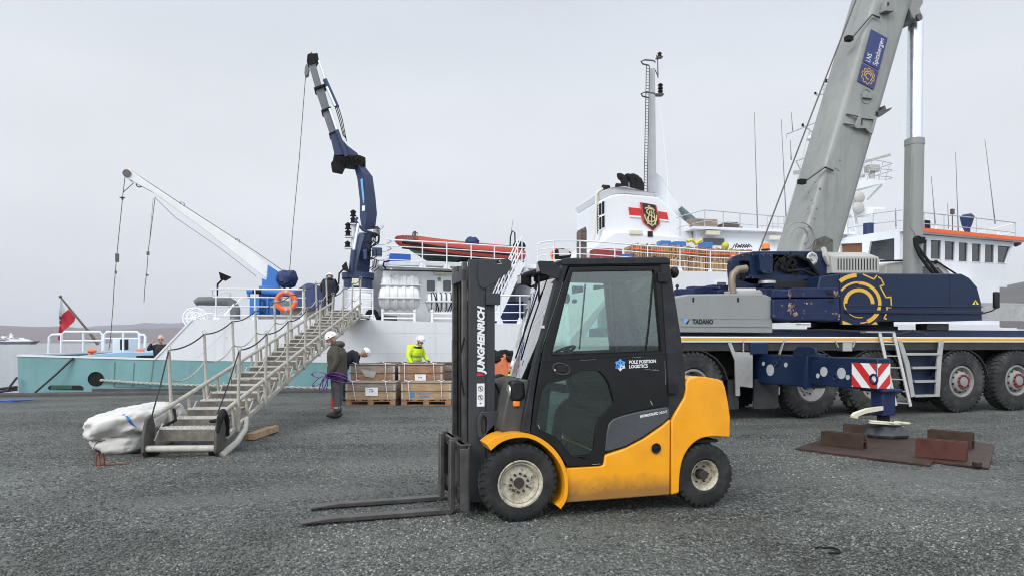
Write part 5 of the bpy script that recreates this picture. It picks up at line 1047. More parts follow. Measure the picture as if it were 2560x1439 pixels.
for (x0_, y0_, x1_, y1_, w_, dz) in ((-.36, -.10, .02, -.20, .08, .02), (-.05, -.24, .34, -.12, .07, .01), (-.30, -.02, -.02, -.26, .05, .045), (.05, -.16, .22, -.30, .05, .035)): g.bar((jx + x0_, jy + y0_, z_ + dz), (jx + x1_, jy + y1_, z_ - .02 + dz), w_, .022)
g.build('scrap_timber', K['cream'], label='pale broken boards lying on the black outrigger foot', cat='board', bevel=.003)
# ================================================================ SHIP
CUR[0] = SH
Q = SH.q; P = SH.p
BM = 10.5
ship = thing('research_ship', 'long white ship with teal lower hull and crested funnel, moored along the quay', 'ship', (0, BM / 2, WZ))
xL = P(43, 888, 0).x
def z_at(u, v, y=0): return P(u, v, y).z
# hull: side shells and body
teal = [(43, 889), (385, 898), (700, 904), (1163, 908), (1116, 968), (1100, 1060), (50, 1060)]
whit = [(385, 898.3), (480, 798), (700, 797), (885, 797), (1060, 803), (1250, 807), (1700, 812), (2310, 811), (2495, 811), (2512, 830), (2520, 905), (2500, 1040), (1100.5, 1060), (1116.5, 968), (1163.5, 908), (700, 904.3)]
g = MB(); g.prism(Q(teal), 0, .12); g.build('lower_hull', K['teal'], ship)
g = MB(); g.prism(Q(whit), -.012, .12); g.build('upper_hull', K['hullw'], ship)
zt = z_at(1000, 801) - .02
wq = Q(whit); g = MB()
g.prism([(wq[0][0] + .05, -.04), (wq[1][0] + .1, zt - .05), (wq[7][0], zt - .1), (wq[8][0] + 1, zt - .1), (wq[8][0] + 2, -.04)], .12, BM); g.build('main_deck', K['white'], ship)
# plating behind the side shells, narrowing to the bow
xb = wq[9][0]
g = MB(); pl_ = [(xL + .1, .12), (xb - 2.5, .12), (xb + 6, 3.2), (xb + 9, BM / 2), (xb + 6, BM - 3.2), (xb - 2.5, BM), (xL + .1, BM)]; g.prz(pl_, WZ - 1, -.05); g.build('hull_body', K['teal'], ship)
g = MB(); g.prz([(xb - 2.5, .12), (xb + 6, 3.2), (xb + 9, BM / 2), (xb + 6, BM - 3.2), (xb - 2.5, BM)], -.04, zt - .1); g.build('bow', K['hullw'], ship)
zs = z_at(43, 889)
g = MB(); g.box((xL, .12, WZ - 1), (xL + .1, BM, zs)); g.box((xL + .1, BM - .12, 0), (wq[1][0] + .2, BM, zs - .02)); g.each('stern_bulwark', K['teal'], ship)
g = MB()
g.bar((xL, .06, zs + .015), (*(lambda p: (p.x, .06, p.z + .015))(P(385, 898)),), .16, .05); g.bar((xL + .06, .1, zs + .015), (xL + .06, BM, zs + .015), .14, .05); g.bar((xL, BM - .06, zs), (wq[1][0], BM - .06, zs), .2, .06)
g.build('bulwark_capping', K['white'], ship)
g = MB()
for i in range(12): x = xL + .6 + i * .95; g.prx([(BM - .12, .02), (BM - .12, zs - .05), (BM - .2, zs - .05), (BM - .5, .02)], x, x + .04)
g.each('bulwark_bracket', K['white'], ship)
g = MB(); g.box((xL + .1, .12, -.03), (wq[0][0] + 1.5, BM - .12, .02)); g.build('stern_deck', K['green'], ship)
g = MB(); a, b = P(200, 893, 2.2), P(300, 880, 2.2); c = P(380, 878, 2.2)
g.prism([(a.x, zs - .45), (a.x, a.z + .06), (b.x, b.z + .02), (c.x + 2, c.z - .0), (c.x + 2, zs - .45)], 2.2, 5.5); g.build('hatch_cover', K['deckblue'], ship, bevel=.02)
g = MB(); a, b = P(340, 893, 1.2), P(380, 888, 1.2); g.box((a.x, 1.2, .9), (b.x + .4, 1.9, b.z)); g.build('deck_box', K['matte'], ship, bevel=.02)
for u in (230, 350): g = MB(); p = P(u, 872, 3.2); g.ell(p + V((0, 0, -.06)), (.15, .10, .07)); g.cyl(p - V((.1, 0, .25)), p - V((0, 0, .08)), .05, .05); g.build('vent_cap', K['lorange'], ship)
# stern fittings
g = MB()
for hp in ([(122, 886), (123, 842), (130, 836), (152, 835)], [(153, 886), (154, 835), (161, 829), (250, 829), (256, 835), (257, 876)], [(259, 876), (261, 835), (267, 829), (343, 829), (348, 833), (348, 870)], [(345, 836), (360, 836), (363, 840), (362, 868)]):
    yy = 4.0; g.tube([P(u, v, yy) for u, v in hp], .045, 8)
for u in (208, 308): g.tube([P(u, 829, 4.0), P(u, 878, 4.0)], .035)
g.tube([P(155, 851, 4), P(256, 851, 4)], .03); g.tube([P(262, 845, 4), P(348, 845, 4)], .03)
g.build('stern_guard_rail', K['white'], ship)
g = MB(); g.box((P(280, 873, 4.6).x, 4.6, .3), (P(323, 873, 4.6).x, 5.5, P(300, 845, 4.6).z)); ho = g.build('winch_housing', K['white'], ship, bevel=.05)
g = MB(); g.box((P(301, 873, 4.6).x, 4.57, P(301, 873, 4.6).z), (P(321, 873, 4.6).x, 4.7, P(300, 845, 4.6).z)); g.build('housing_opening', K['dark'], ho)
# fairlead, slot, plate joints
g = MB(); c = P(240, 946); rx = (P(260, 946).x - P(220, 946).x) / 2
g.lathe([(-.02, rx), (-.03, rx * .93), (-.005, rx * .9), (-.004, 0)], (c.x, 0, c.z), 28, caps=False); g.build('fairlead', K['matte'], ship)
g = MB(); r_ = Q([(122, 972), (120, 967), (126, 962), (200, 962), (208, 966), (208, 974)]); g.prism(r_, -.015, .0); g.build('freeing_port', K['dark'], ship)
g = MB(); g.box((P(128, 970).x, -.02, P(128, 972).z), (P(180, 970).x, -.012, P(128, 963).z)); g.build('port_flap', K['green'], ship)
g = MB()
for a, b in (((288, 903), (285, 965)), ((336, 905), (332, 967)), ((385, 898), (376, 968)), ((285, 966), (376, 969))): a, b = P(*a), P(*b); g.bar((a.x, -.001, a.z), (b.x, -.001, b.z), .004, .035)
g.each('shell_seam', pm('seam_stain', (.10, .16, .15), .6), ship)
g = MB(); g.bar((P(385, 898).x, -.02, P(385, 898).z), (P(480, 798).x, -.02, P(480, 798).z), .03, .05); a = P(640, 890, -.02); b = P(1160, 893, -.02)
g.build('bulwark_edge', K['white'], ship)
K['weld'] = pm('weld_line', (.52, .53, .55), .6)
g = MB(); g.bar(P(800, 882, -.014), P(1150, 883, -.014), .003, .012); g.bar(P(495, 892, -.014), P(590, 802, -.014), .003, .01); g.bar(P(900, 830, -.014), P(1150, 833, -.014), .003, .009); 
for u in (560, 640, 760, 930, 1010, 1090): g.bar(P(u, 893, -.014), P(u, 806, -.014), .003, .008)
g.each('weld_seam', K['weld'], ship)
# side opening beside the mast
g = MB(); w_ = Q([(1133, 841), (1200, 841), (1200, 903), (1133, 903), (1126, 897), (1126, 848)]); g.prism(w_, -.03, -.0125); g.build('side_port_frame', K['white'], ship, bevel=.01)
g = MB(); w_ = Q([(1131, 844), (1198, 844), (1198, 901), (1133, 901), (1129, 896), (1129, 849)]); g.prism(w_, -.034, -.0301); g.build('side_port', K['dark'], ship)
g = MB(); g.prism(Q([(230, 970), (1200, 976), (1200, 984), (230, 982)], -.05), -.06, -.02); g.build('rubbing_strake', K['kerb'], ship)
# -------- railings
def rail(name, tops, y, mids=(.33, .62), posts=None, r=.022, h=1.0, feet=True, mat='white', bot=None):
    g = MB(); T = [P(u, v, y) for u, v in tops]; g.tube(T, r * 1.15, 6)
    for m in mids: g.tube([t - V((0, 0, h * m)) for t in T], r * .8, 6)
    def on(u):
        x = P(u, tops[0][1], y).x
        for a, b in zip(T, T[1:]):
            if a.x <= x <= b.x: return a.lerp(b, (x - a.x) / (b.x - a.x))
        return T[0] if x < T[0].x else T[-1]
    for u in posts:
        t = on(u); g.cyl(t, t - V((0, 0, h)), r, n=6)
        if feet: g.add([(t.x - .13, y, t.z - h), (t.x + .13, y, t.z - h), (t.x + .04, y, t.z - h * .76), (t.x - .04, y, t.z - h * .76), (t.x - .13, y + .03, t.z - h), (t.x + .13, y + .03, t.z - h), (t.x + .04, y + .03, t.z - h * .76), (t.x - .04, y + .03, t.z - h * .76)], [(0, 1, 2, 3), (4, 7, 6, 5), (0, 3, 7, 4), (1, 5, 6, 2), (2, 6, 7, 3), (0, 4, 5, 1)])
    return g.build(name, K[mat], ship)
rail('deck_railing', [(532, 722), (600, 722), (700, 723), (765, 724)], .12, (.25, .53, .80), (540, 637, 757), h=1.0)
rail('deck_railing', [(862, 724), (885, 723), (934, 724)], .12, (.28, .55, .8), (886, 932), h=1.0)
rail('deck_railing', [(1236, 738), (1290, 738), (1330, 739)], .12, (.3, .58, .85), (1250, 1300), h=.95)
rail('boat_deck_railing', [(966, 599), (1056, 604), (1117, 607), (1178, 611), (1236, 615), (1294, 619), (1318, 620)], .9, (.24, .50, .76, 1.0), (966, 1056, 1117, 1178, 1236, 1294, 1316), h=.86)
rail('boat_deck_railing', [(1343, 612), (1352, 606), (1385, 602), (1450, 602), (1537, 608), (1619, 615), (1700, 620), (1776, 627), (1880, 631), (1960, 634)], .25, (.28, .52, .76), (1345, 1385, 1450, 1537, 1619, 1700, 1776, 1848, 1930), h=.85)
g = MB()
for dv in (0, 18, 40): g.tube([P(966, 599 + dv, .9), P(972, 598 + dv, 1.3), P(978, 604 + dv, 1.9), P(966, 610 + dv, 2.2), P(945, 612 + dv, 2.2)], .022, 6)
g.build('railing_end', K['white'], ship)
# -------- aft deckhouse
y1 = 1.7
g = MB(); a, b = P(957, 806, y1), P(1148, 672, y1); zr = P(1050, 669, y1).z; x_r = P(1148, 700, y1).x
g.box((a.x, y1, zt - .05), (x_r, y1 + 4, zr)); dh = g.build('aft_deckhouse', K['wallw'], ship)
g = MB(); g.box((P(930, 700, 2.6).x, 2.6, zt), (a.x + .02, 5, zr + .3)); g.build('vent_trunk', pm('grey_paint', (.58, .59, .61), .55, var=.08), ship)
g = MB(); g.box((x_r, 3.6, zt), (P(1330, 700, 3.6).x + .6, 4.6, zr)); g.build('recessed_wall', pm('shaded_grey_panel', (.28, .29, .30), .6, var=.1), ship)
xr2 = P(1345, 660, .9).x
g = MB(); g.box((P(947, 670, .9).x, 1.15, zr), (xr2, BM - .9, zr + .13)); g.build('boat_deck', K['white'], ship, bevel=.015)
g = MB(); g.tube([P(965, 672, .9), P(958, 664, .85), P(960, 655, .8), P(975, 652, .8)], .03); g.tube([P(957, 675, .88), P(1060, 677, .88), P(1150, 680, .88)], .025, 6); g.tube([P(978, 674, .9), P(976, 684, 1.1), P(970, 694, 1.6)], .05, m=1); g.build('deck_edge_cable', [K['matte'], K['white']], ship)
def window(u0, v0, u1, v1, y, par, fr=.05, rad=.05, mat='wglass', skew=0, y_out=.03):
    a, b = P(u0, v1, y), P(u1, v0, y)
    def rr(x0, z0, x1, z1, r):
        o = []
        for cx, cz, a0 in ((x1 - r, z1 - r, 0), (x0 + r, z1 - r, 90), (x0 + r, z0 + r, 180), (x1 - r, z0 + r, 270)):
            for i in range(4): t = R(a0 + 30 * i); o.append((cx + r * math.cos(t), cz + r * math.sin(t)))
        return o
    o = rr(a.x, a.z, b.x, b.z, rad + fr * .5); i_ = rr(a.x + fr, a.z + fr, b.x - fr, b.z - fr, rad)
    g = MB(); g.prism(o, y - y_out, y, 0, [i_]); f = g.build('window', K['white'], par)
    g = MB(); g.prism(i_, y - y_out * .3, y - .004); g.build('pane', K[mat], f); return f
window(1063, 697, 1091, 731, y1, ship); window(1104, 697, 1131, 731, y1, ship)
g = MB(); a, b = P(1094, 702, y1), P(1102, 693, y1); g.box((a.x, y1 - .012, a.z), (b.x, y1 - .002, b.z)); es = g.build('muster_sign', pm('sign_green', (.01, .20, .09), .5), ship)
g = MB(); c = (a + b) / 2
for sx in (-1, 1):
    for sz in (-1, 1): g.bar((c.x + sx * .045, y1 - .016, c.z + sz * .045), (c.x + sx * .015, y1 - .016, c.z + sz * .015), .003, .018)
g.build('arrow_symbols', K['paper'], es)
def lampf(u0, v0, u1, v1, y):
    a, b = P(u0, v1, y), P(u1, v0, y); g = MB(); g.box((a.x, y - .16, a.z), (b.x, y, b.z)); o = g.build('deck_light', K['cream'], ship, bevel=.03)
lampf(1083, 673, 1129, 687, y1); lampf(1570, 577, 1603, 588, 3.4); lampf(1762, 578, 1796, 589, 3.2); lampf(1920, 591, 1952, 601, 3.2)
# pedestal for the knuckle crane, small hatch, fan
yk = 2.0
g = MB(); c0 = P(895, 722, yk); g.cyl((c0.x, yk, zt), (c0.x, yk, c0.z), .52, n=28); g.build('crane_pedestal', K['white'], ship)
g = MB(); g.tube([(lambda p: (p.x, .5, p.z))(P(u, v, .5)) for u, v in ((898, 798), (898, 732), (902, 729), (930, 729), (932, 732), (932, 798))], .02, 6); g.tube([P(900, 750, .5), P(932, 750, .5)], .016, 6); g.tube([P(901, 771, .5), P(932, 772, .5)], .016, 6); g.build('locker_rail', K['white'], ship)
g = MB(); g.box((P(902, 732, .9).x, .9, zt), (P(929, 732, .9).x, 1.6, P(902, 733, .9).z)); g.build('deck_locker', K['white'], ship, bevel=.02)
g = MB(); c = P(938, 785, .9); g.cyl((c.x - .1, .7, c.z - .05), (c.x - .1, 1.3, c.z - .05), .22, n=20); g.box((c.x, .9, c.z - .2), (c.x + .7, 1.3, c.z - .05)); g.build('hawser_reel', K['matte'], ship)
g = MB(); a, b = P(700, 790, 2.6), P(808, 752, 2.6); g.box((a.x, 2.6, zt), (b.x, 4.2, b.z)); a, b = P(640, 796, 2.2), P(760, 786, 2.2); g.box((a.x, 2.2, zt), (b.x, 5, b.z)); g.each('grey_hatch_coaming', pm('weathered_grey_plate', (.17, .165, .155), .7, var=.25, dirt=.6, dcol=(.1, .09, .08), ds=4), ship)
# stairs up to the boat deck
g = MB(); y_ = .7
b0, t0 = P(1238, 800, y_), P(1305, 655, y_)
for q in (0, .7): g.bar(b0 + V((0, q, 0)), t0 + V((0, q, 0)), .05, .22)
for i in range(1, 10): p = b0.lerp(t0, i / 10); g.box((p.x - .12, y_, p.z - .02), (p.x + .12, y_ + .7, p.z + .02))
stc = g.build('stairway', K['white'], ship)
g = MB()
for q in (0, .7):
    for dz in (.42, .85): g.tube([b0 + V((0, q, dz)), t0 + V((0, q, dz))], .022, 6)
    for i in range(5): p = b0.lerp(t0, i / 4) + V((0, q, 0)); g.tube([p, p + V((0, 0, .85))], .02, 6)
g.build('stair_handrail', K['white'], stc)
g = MB(); g.box((P(1246, 800, 2.2).x, 2.2, zt), (P(1325, 800, 2.2).x, 2.9, P(1250, 752, 2.2).z)); g.build('covered_gear', K['tarpb'], ship, bevel=.08)
# -------- midship superstructure flush with the side
xm0, xm1 = P(1345, 700, 0).x, P(1990, 700, 0).x
zb = P(1700, 677, 0).z
g = MB(); g.box((xm0, -.014, zt - .06), (xm1, .3, zb)); ms = g.build('superstructure_side', K['hullw'], ship)
g = MB(); g.box((xm0, .3, zt), (xm1 + 9, BM - .5, zb - .02)); g.build('superstructure', K['white'], ship)
for u0, u1, v0, v1 in ((1425, 1462, 711, 752), (1479, 1515, 709, 750), (1550, 1585, 706, 748), (1788, 1818, 702, 730)): window(u0, v0, u1, v1, -.014, ms)
# funnel block: lower house, flared base, funnel, louvre, crest
yf = 3.6
g = MB(); hz0 = zb; a = P(1535, 640, yf); b = P(1975, 576, yf)
g.box((a.x, yf, hz0), (P(1735, 600, yf).x, BM - 2, P(1600, 592, yf).z)); g.box((P(1735, 600, yf).x, yf - .25, hz0), (b.x + 2.5, BM - 2, P(1800, 578, yf - .25).z)); uh = g.build('upper_deckhouse', K['white'], ship)
g = MB(); zt3 = P(1800, 578, yf - .25).z; g.box((P(1733, 575, 3.0).x, 3.0, zt3), (b.x + 2.6, BM - 1.8, zt3 + .10)); g.build('upper_deck', K['white'], ship)
g = MB(); g.prism(Q([(1467, 632), (1478, 620), (1505, 600), (1530, 583), (1548, 577), (1700, 590), (1700, 640), (1480, 640)], yf - .3), yf - .3, yf + 3.8); g.build('funnel_base', K['white'], ship, bevel=.08, seg=3)
for u0, v0, u1, v1 in ((1758, 597, 1810, 612),): g = MB(); a, b = P(u0, v1, yf - .25), P(u1, v0, yf - .25); g.box((a.x, yf - .28, a.z), (b.x, yf - .24, b.z)); g.build('dark_window', K['wglass'], ship)
g = MB(); a, b = P(1619, 592, yf - .3), P(1631, 579, yf - .3)
g.box((a.x, yf - .34, a.z), (b.x, yf - .29, b.z)); g.build('vent_grille', K['dark'], ship)
fp = [(1498, 502), (1500, 560), (1506, 586), (1500, 602), (1735, 604), (1727, 562), (1692, 537), (1661, 506), (1645, 492), (1560, 484), (1530, 487)]
fy0, fy1 = yf + .1, yf + 3.2
fu = thing('funnel', None, None, (P(1600, 600, fy0).x, (fy0 + fy1) / 2, zb)); fu.matrix_world = Matrix(); fu.parent = ship; fu.location = ORG[fu.name] - ORG[ship.name]
g = MB(); g.prism(Q(fp, fy0), fy0, fy1); g.build('funnel_casing', K['white'], fu, bevel=.22, seg=4)
lipb = Q([(1499, 500), (1530, 487), (1560, 484), (1645, 493)], fy0); lipt = Q([(1493, 482), (1530, 467), (1563, 465), (1640, 484)], fy0)
g = MB(); g.loft([[V((x + .05, fy0 + .1, z)) for x, z in lipb] + [V((x + .05, fy1 - .1, z)) for x, z in lipb[::-1]], [V((x, fy0 - .03, z)) for x, z in lipt] + [V((x, fy1 + .03, z)) for x, z in lipt[::-1]]]); g.build('funnel_lip', K['white'], fu, bevel=.05)
g = MB(); lv_ = Q([(1496, 506), (1512, 499), (1513, 568), (1497, 580)], fy0 + .02); g.prism(lv_, fy0 - .03, fy0 + .01); lo = g.build('louvre', K['wwhite'], fu)
g = MB()
for (q0, q1, r0, r1) in ((1497.5, 1503.5, 509, 538), (1505, 1511, 504, 535), (1498, 1503.5, 543, 574), (1505, 1511.5, 540, 569)):
    pz = Q([(q0, r0 + 1), (q1, r0 - 1), (q1, r1 - 1), (q0, r1 + 1)], fy0 - .03); g.prism(pz, fy0 - .038, fy0 - .03)
g.each('louvre_opening', K['matte'], lo)
for uu, vv in (((1507, 466), -1), ((1541, 462), -1), ((1551, 440), 1), ((1572, 441), 1), ((1584, 441), 1), ((1590, 446), 1)):
    u, v = uu; g = MB(); yy = fy0 + .6 + (u % 3) * .5
    if vv > 0: g.tube([P(u + 11, 480, yy), P(u + 11, v + 16, yy), P(u + 6, v + 5, yy), P(u - 2, v + 1, yy), P(u - 5, v + 2, yy)], [.16, .16, .15, .14, .14], 14)
    else: g.tube([P(u + 12, v + 16, yy), P(u + 10, v + 5, yy), P(u, v + 4, yy), P(u - 1, v + 4, yy)], [.17, .17, .13, .12], 14)
    g.build('exhaust_pipe', K['matte'], fu)
g = MB(); g.tube([P(1484, 600, fy0), P(1489, 560, fy0), P(1491, 486, fy0), P(1497, 478, fy0), P(1507, 472, fy0)], .05); g.build('drain_pipe', K['cream'], fu)
g = MB()
for i in range(10): v = 515 + i * 7; g.tube([P(1493, v, fy0), P(1497, v - 1, fy0)], .012, 5)
g.tube([P(1493, 512, fy0), P(1494, 585, fy0)], .014, 5); g.build('funnel_ladder', K['matte'], fu)
# crest: zoomed tracing, scale 8.995 from (1500,440)
def Z(x, y): return (1500 + x / 8.995, 440 + y / 8.995)
yc_ = fy0 - .02
for pts_ in ([(640, 710), (895, 738), (912, 905), (662, 885)], [(1310, 800), (1495, 830), (1530, 995), (1325, 965)]):
    g = MB(); g.prism(Q([Z(*p) for p in pts_], fy0), fy0 - .05, fy0 - .002); rb = g.build('red_banner', K['red'], fu)
for pts_ in ([(662, 888), (912, 908), (915, 948), (664, 925)], [(1325, 968), (1530, 998), (1540, 1030), (1330, 1005)]):
    g = MB(); g.prism(Q([Z(*p) for p in pts_], fy0), fy0 - .052, fy0 - .002); g.build('white_banner_edge', K['paper'], fu)
cr = [(890, 600), (1248, 662), (1335, 1080), (1180, 1238), (948, 1040)]
g = MB(); g.prism(Q([Z(*p) for p in cr], fy0), fy0 - .07, fy0 - .03); cs_ = g.build('crest', K['red'], fu)
g = MB(); g.prism(Q([Z(*p) for p in [(935, 612), (1222, 662), (1300, 1082), (1178, 1222), (988, 1052)]], fy0), fy0 - .078, fy0 - .0701); g.build('crest_field', K['ink'], cs_)
g = MB()
def ln(pts, w): g.tube([(lambda p: (p.x, fy0 - .082, p.z))(P(*Z(*p), fy0)) for p in pts], w, 5)
ln([(1060, 690), (1085, 678), (1105, 700), (1085, 720), (1062, 705)], .018)
ln([(990, 745), (1040, 725), (1090, 722), (1150, 740), (1205, 790)], .026)
ln([(1190, 780), (1150, 755), (1085, 750), (1035, 780), (1030, 830), (1080, 880), (1160, 920), (1215, 975), (1205, 1020), (1150, 1040), (1090, 1030), (1050, 985), (1050, 930)], .03)
ln([(1060, 1090), (1070, 960), (1100, 800), (1140, 900), (1180, 790), (1215, 950), (1235, 1110)], .024)
ln([(985, 870), (1000, 960), (1050, 1050), (1110, 1095), (1160, 1130), (1210, 1085), (1250, 1000), (1250, 890)], .026)
ln([(1130, 770), (1145, 1100)], .02)
g.build('crest_monogram', K['brass'], cs_)
# funnel mast with ladder and lights, fin
ym = fy0 + .9
g = MB(); a0, a1 = P(1619, 482, ym), P(1638, 482, ym); b0_, b1_ = P(1626, 172, ym), P(1636, 172, ym); wd = .12
g.loft([[V((a0.x, ym - wd, a0.z)), V((a1.x, ym - wd, a1.z)), V((a1.x, ym + wd, a1.z)), V((a0.x, ym + wd, a0.z))], [V((b0_.x, ym - wd * .5, b0_.z)), V((b1_.x, ym - wd * .5, b1_.z)), V((b1_.x, ym + wd * .5, b1_.z)), V((b0_.x, ym + wd * .5, b0_.z))]])
am = g.build('aft_mast', K['dullw'], ship)
g = MB(); g.prism(Q([(1636, 432), (1652, 445), (1680, 490), (1728, 560), (1728, 600), (1640, 600)], ym + .3), ym + .25, ym + .4); g.build('mast_fin', K['white'], ship)
g = MB(); g.tube([P(1636, 432, ym + .32), P(1652, 445, ym + .32), P(1680, 490, ym + .32), P(1695, 515, ym + .32)], .03, 6); g.cyl(P(1700, 520, ym), P(1728, 553, ym), .1, .22, 14); g.build('fin_pipe', pm('slate_pipe', (.10, .13, .16), .5), ship)
g = MB()
for x0_, x1_ in (((1610, 478), (1616, 165)), ((1618, 480), (1624, 165))): g.tube([P(*x0_, ym - .35), P(*x1_, ym - .2)], .018, 5)
for i in range(44): f = i / 44; a = P(1610, 478, ym - .35).lerp(P(1616, 165, ym - .2), f); b = P(1618, 480, ym - .35).lerp(P(1624, 165, ym - .2), f); g.tube([a, b], .012, 4)
g.build('mast_ladder', K['steel'], am)
g = MB()
for v in (152, 233): g.tube([P(1622, v + 12, ym - .2), P(1606, v + 8, ym - .4), P(1603, v + 2, ym - .6), P(1612, v - 2, ym - .9), P(1634, v, ym - .7), P(1638, v + 4, ym - .3)], .03, 6)
g.tube([P(1645, 195, ym), P(1644, 150, ym), P(1641, 138, ym)], .025, 6); g.tube([P(1638, 175, ym), P(1645, 192, ym)], .02, 6); g.bar(P(1637, 238, ym), P(1657, 238, ym), .25, .06); g.bar(P(1641, 146, ym), P(1655, 144, ym), .2, .05); g.each('mast_platform', K['steel'], am)
def navlight(u, v, y, s, par, n=1):
    g = MB(); p = P(u, v, y)
    for i in range(n): z = i * s * 2.3; g.lathe([(z, s * 1.0), (z + s * .3, s * 1.0), (z + s * .35, s * .75), (z + s * 1.3, s * .75), (z + s * 1.35, s * 1.05), (z + s * 1.6, s * .9), (z + s * 2.1, s * .3), (z + s * 2.2, 0)], p, 14, 0, 'z')
    return g.build('navigation_light', K['matte'], par)
navlight(1649, 142, ym, .09, am); navlight(1651, 238, ym, .11, am, 2)
# exterior boxes and rails on the upper deck
rail('upper_deck_railing', [(1692, 545), (1700, 541), (1762, 525), (1808, 529), (1850, 533), (1895, 537), (1960, 542), (2010, 545)], 3.1, (.55,), (1700, 1762, 1808, 1850, 1960), h=.78, feet=False, r=.018, mat='dullw')
rail('upper_deck_railing', [(1918, 543), (1945, 540), (1982, 543), (2010, 546)], 4.2, (.5, .95), (1918, 1932, 1945, 1965, 1982), h=.62, feet=False, r=.016, mat='dullw')
# antennas
for (a, b, y) in (((1894, 580), (1886, 281), 4.5), ((1966, 560), (1953, 297), 4.5), ((1982, 330), (1978, 280), 5), ((2396, 590), (2389, 380), 3.2), ((2488, 560), (2462, 348), 3.4), ((2338, 560), (2328, 440), 3.6), ((2240, 566), (2238, 520), 3.0), ((2372, 580), (2369, 508), 3.2), ((1978, 400), (1976, 350), 5)):
    g = MB(); m_ = P(*a, y).lerp(P(*b, y), .35); g.tube([P(*a, y), m_, P(*b, y)], [.028, .017, .010], 6); g.build('whip_antenna', K['knug'], ship)  # whips coloured grey, not white: backlight against the sky put into the colour
g = MB(); g.tube([P(2175, 375, 4.5), P(2270, 455, 4.2), P(2400, 590, 3.5)], .010, 4); g.tube([P(1650, 262, ym), P(1668, 430, ym - .5), P(1672, 590, ym - 1)], .008, 4); g.build('stay_wire', K['wwhite'], ship)
g = MB(); g.tube([P(2022, 330, 5), P(1990, 460, 5), P(1960, 560, 5)], .010, 4); g.build('signal_halyard', K['rope'], ship)
# foremast
y5 = 5.0
g = MB(); W2 = K['white']
for a, b, r_ in (((1968, 335), (2062, 297), .035), ((1990, 403), (2034, 386), .035), ((1990, 403), (2010, 440), .03), ((2014, 318), (2050, 345), .03), ((2024, 320), (2024, 385), .02), ((2055, 300), (2062, 200), .03), ((2066, 300), (2070, 210), .03), ((2040, 238), (2080, 232), .03), ((2040, 232), (2048, 242), .025), ((1966, 335), (1966, 345), .02)): g.tube([P(*a, y5), P(*b, y5)], r_, 6)
for i in range(10): v = 205 + i * 9.5; g.tube([P(2057 - i * .3, v, y5), P(2068 - i * .2, v - 1, y5)], .012, 4)
for a, b in (((2100, 560), (2090, 250)), ((2140, 560), (2110, 250)), ((2100, 540), (2160, 540)), ((2020, 445), (2160, 440))): g.tube([P(*a, y5), P(*b, y5)], .07, 8)
fm = g.build('foremast', K['dullw'], ship)
for u, v, s_ in ((2007, 316, .06), (2038, 236, .05), (2065, 206, .07), (2084, 212, .06)): navlight(u, v, y5, s_, fm)
g = MB(); g.lathe([(0, .2), (.05, .24), (.15, .18), (.2, .05), (.2, 0)], P(2030, 350, y5), 16, 0, 'z'); g.lathe([(0, .05), (.1, .14), (.3, .10)], P(2030, 358, y5), 12, 0, 'z'); g.build('satellite_dome', K['white'], fm)
g = MB(); g.bar(P(1986, 432, y5 - .6), P(2018, 430, y5 - .2), .12, .16); g.build('radar_scanner', K['greyl'], fm)
g = MB(); pf = [(2148, 447), (2212, 447), (2211, 458), (2190, 462), (2148, 472)]
g.prism(Q(pf, 4.3), 4.3, 5.8); g.tube([P(2205, 462, 4.6), P(2168, 500, 5)], .05, 6); g.build('radar_platform', K['white'], fm)
g = MB()
for v0, v1 in ((403, 408), (423, 425), (441, 443)): g.tube([P(2160, v0 - 6, 4.3), P(2205, v0, 4.2), P(2228, v1, 4.4), P(2230, v1 + 2, 4.9), P(2190, v1 + 14, 5.7)], .018, 5)
for u, v in ((2163, 400), (2180, 402), (2208, 404), (2225, 408)): g.tube([P(u, v, 4.3), P(u - 12, 450, 4.3)], .018, 5)
g.build('platform_railing', K['dullw'], fm)
g = MB(); p = P(2180, 422, 4.8); g.box(p + V((-.25, -.2, -.15)), p + V((.25, .2, .15))); g.cyl(p + V((0, 0, -.6)), p, .12); g.bar(P(2150, 408, 4.6), P(2224, 387, 4.9), .12, .12); g.build('radar_scanner', K['greyl'], fm, bevel=.02)
g = MB(); g.bar(P(2160, 521, 4.8), P(2211, 521, 4.8), .1, .08); p = P(2163, 532, 4.8); g.box(p + V((-.15, -.2, -.15)), p + V((.25, .2, .15))); g.build('lower_radar_scanner', K['wwhite'], fm)
for u, v, r_ in ((2148, 494, .26), (2146, 520, .28)): g = MB(); p = P(u, v, 4.2); g.ell(p, (r_, .14, r_), 20, k=12); g.build('searchlight_dish', K['greyl'], fm)
# -------- wheelhouse, its side turned in towards the bow
A_ = P(2256, 577, .7); zA = A_.z; B_ = SH.g(2541, 603, zA)
dAB = V((B_.x - A_.x, B_.y - A_.y, 0)).normalized(); aa = math.atan2(dAB.y, dAB.x)
WF = Fr(0, 0, SH.M @ Matrix.Translation((A_.x, A_.y, 0)) @ Matrix.Rotation(aa, 4, 'Z'))
def toS(p): return SH.I @ (WF.M @ V(p))
class WB(MB):
    """builds in the wheelhouse frame, stored in the ship frame"""
    def __init__(s): super().__init__(); s.T = SH.I @ WF.M
wq_ = WF.q
LW = (B_ - A_).length
def wz(u, v): return WF.p(u, v, 0).z
side = [(2256, 582), (2535, 606), (2516, 662), (2518, 718), (2440, 712), (2256, 700)]
wins = [((2313, 598), (2317, 652)), ]
wn = []
for x0_, x1_, y0_, y1_ in ((700, 745, 808, 955), (768, 853, 813, 963), (878, 960, 823, 972), (987, 1062, 832, 982), (1090, 1165, 840, 985)): wn.append([(2080 + x / 3.129, 340 + y / 3.129) for x, y in ((x0_, y0_), (x1_, y0_ + 4), (x1_ - 2, y1_ + 3), (x0_ - 2, y1_))])
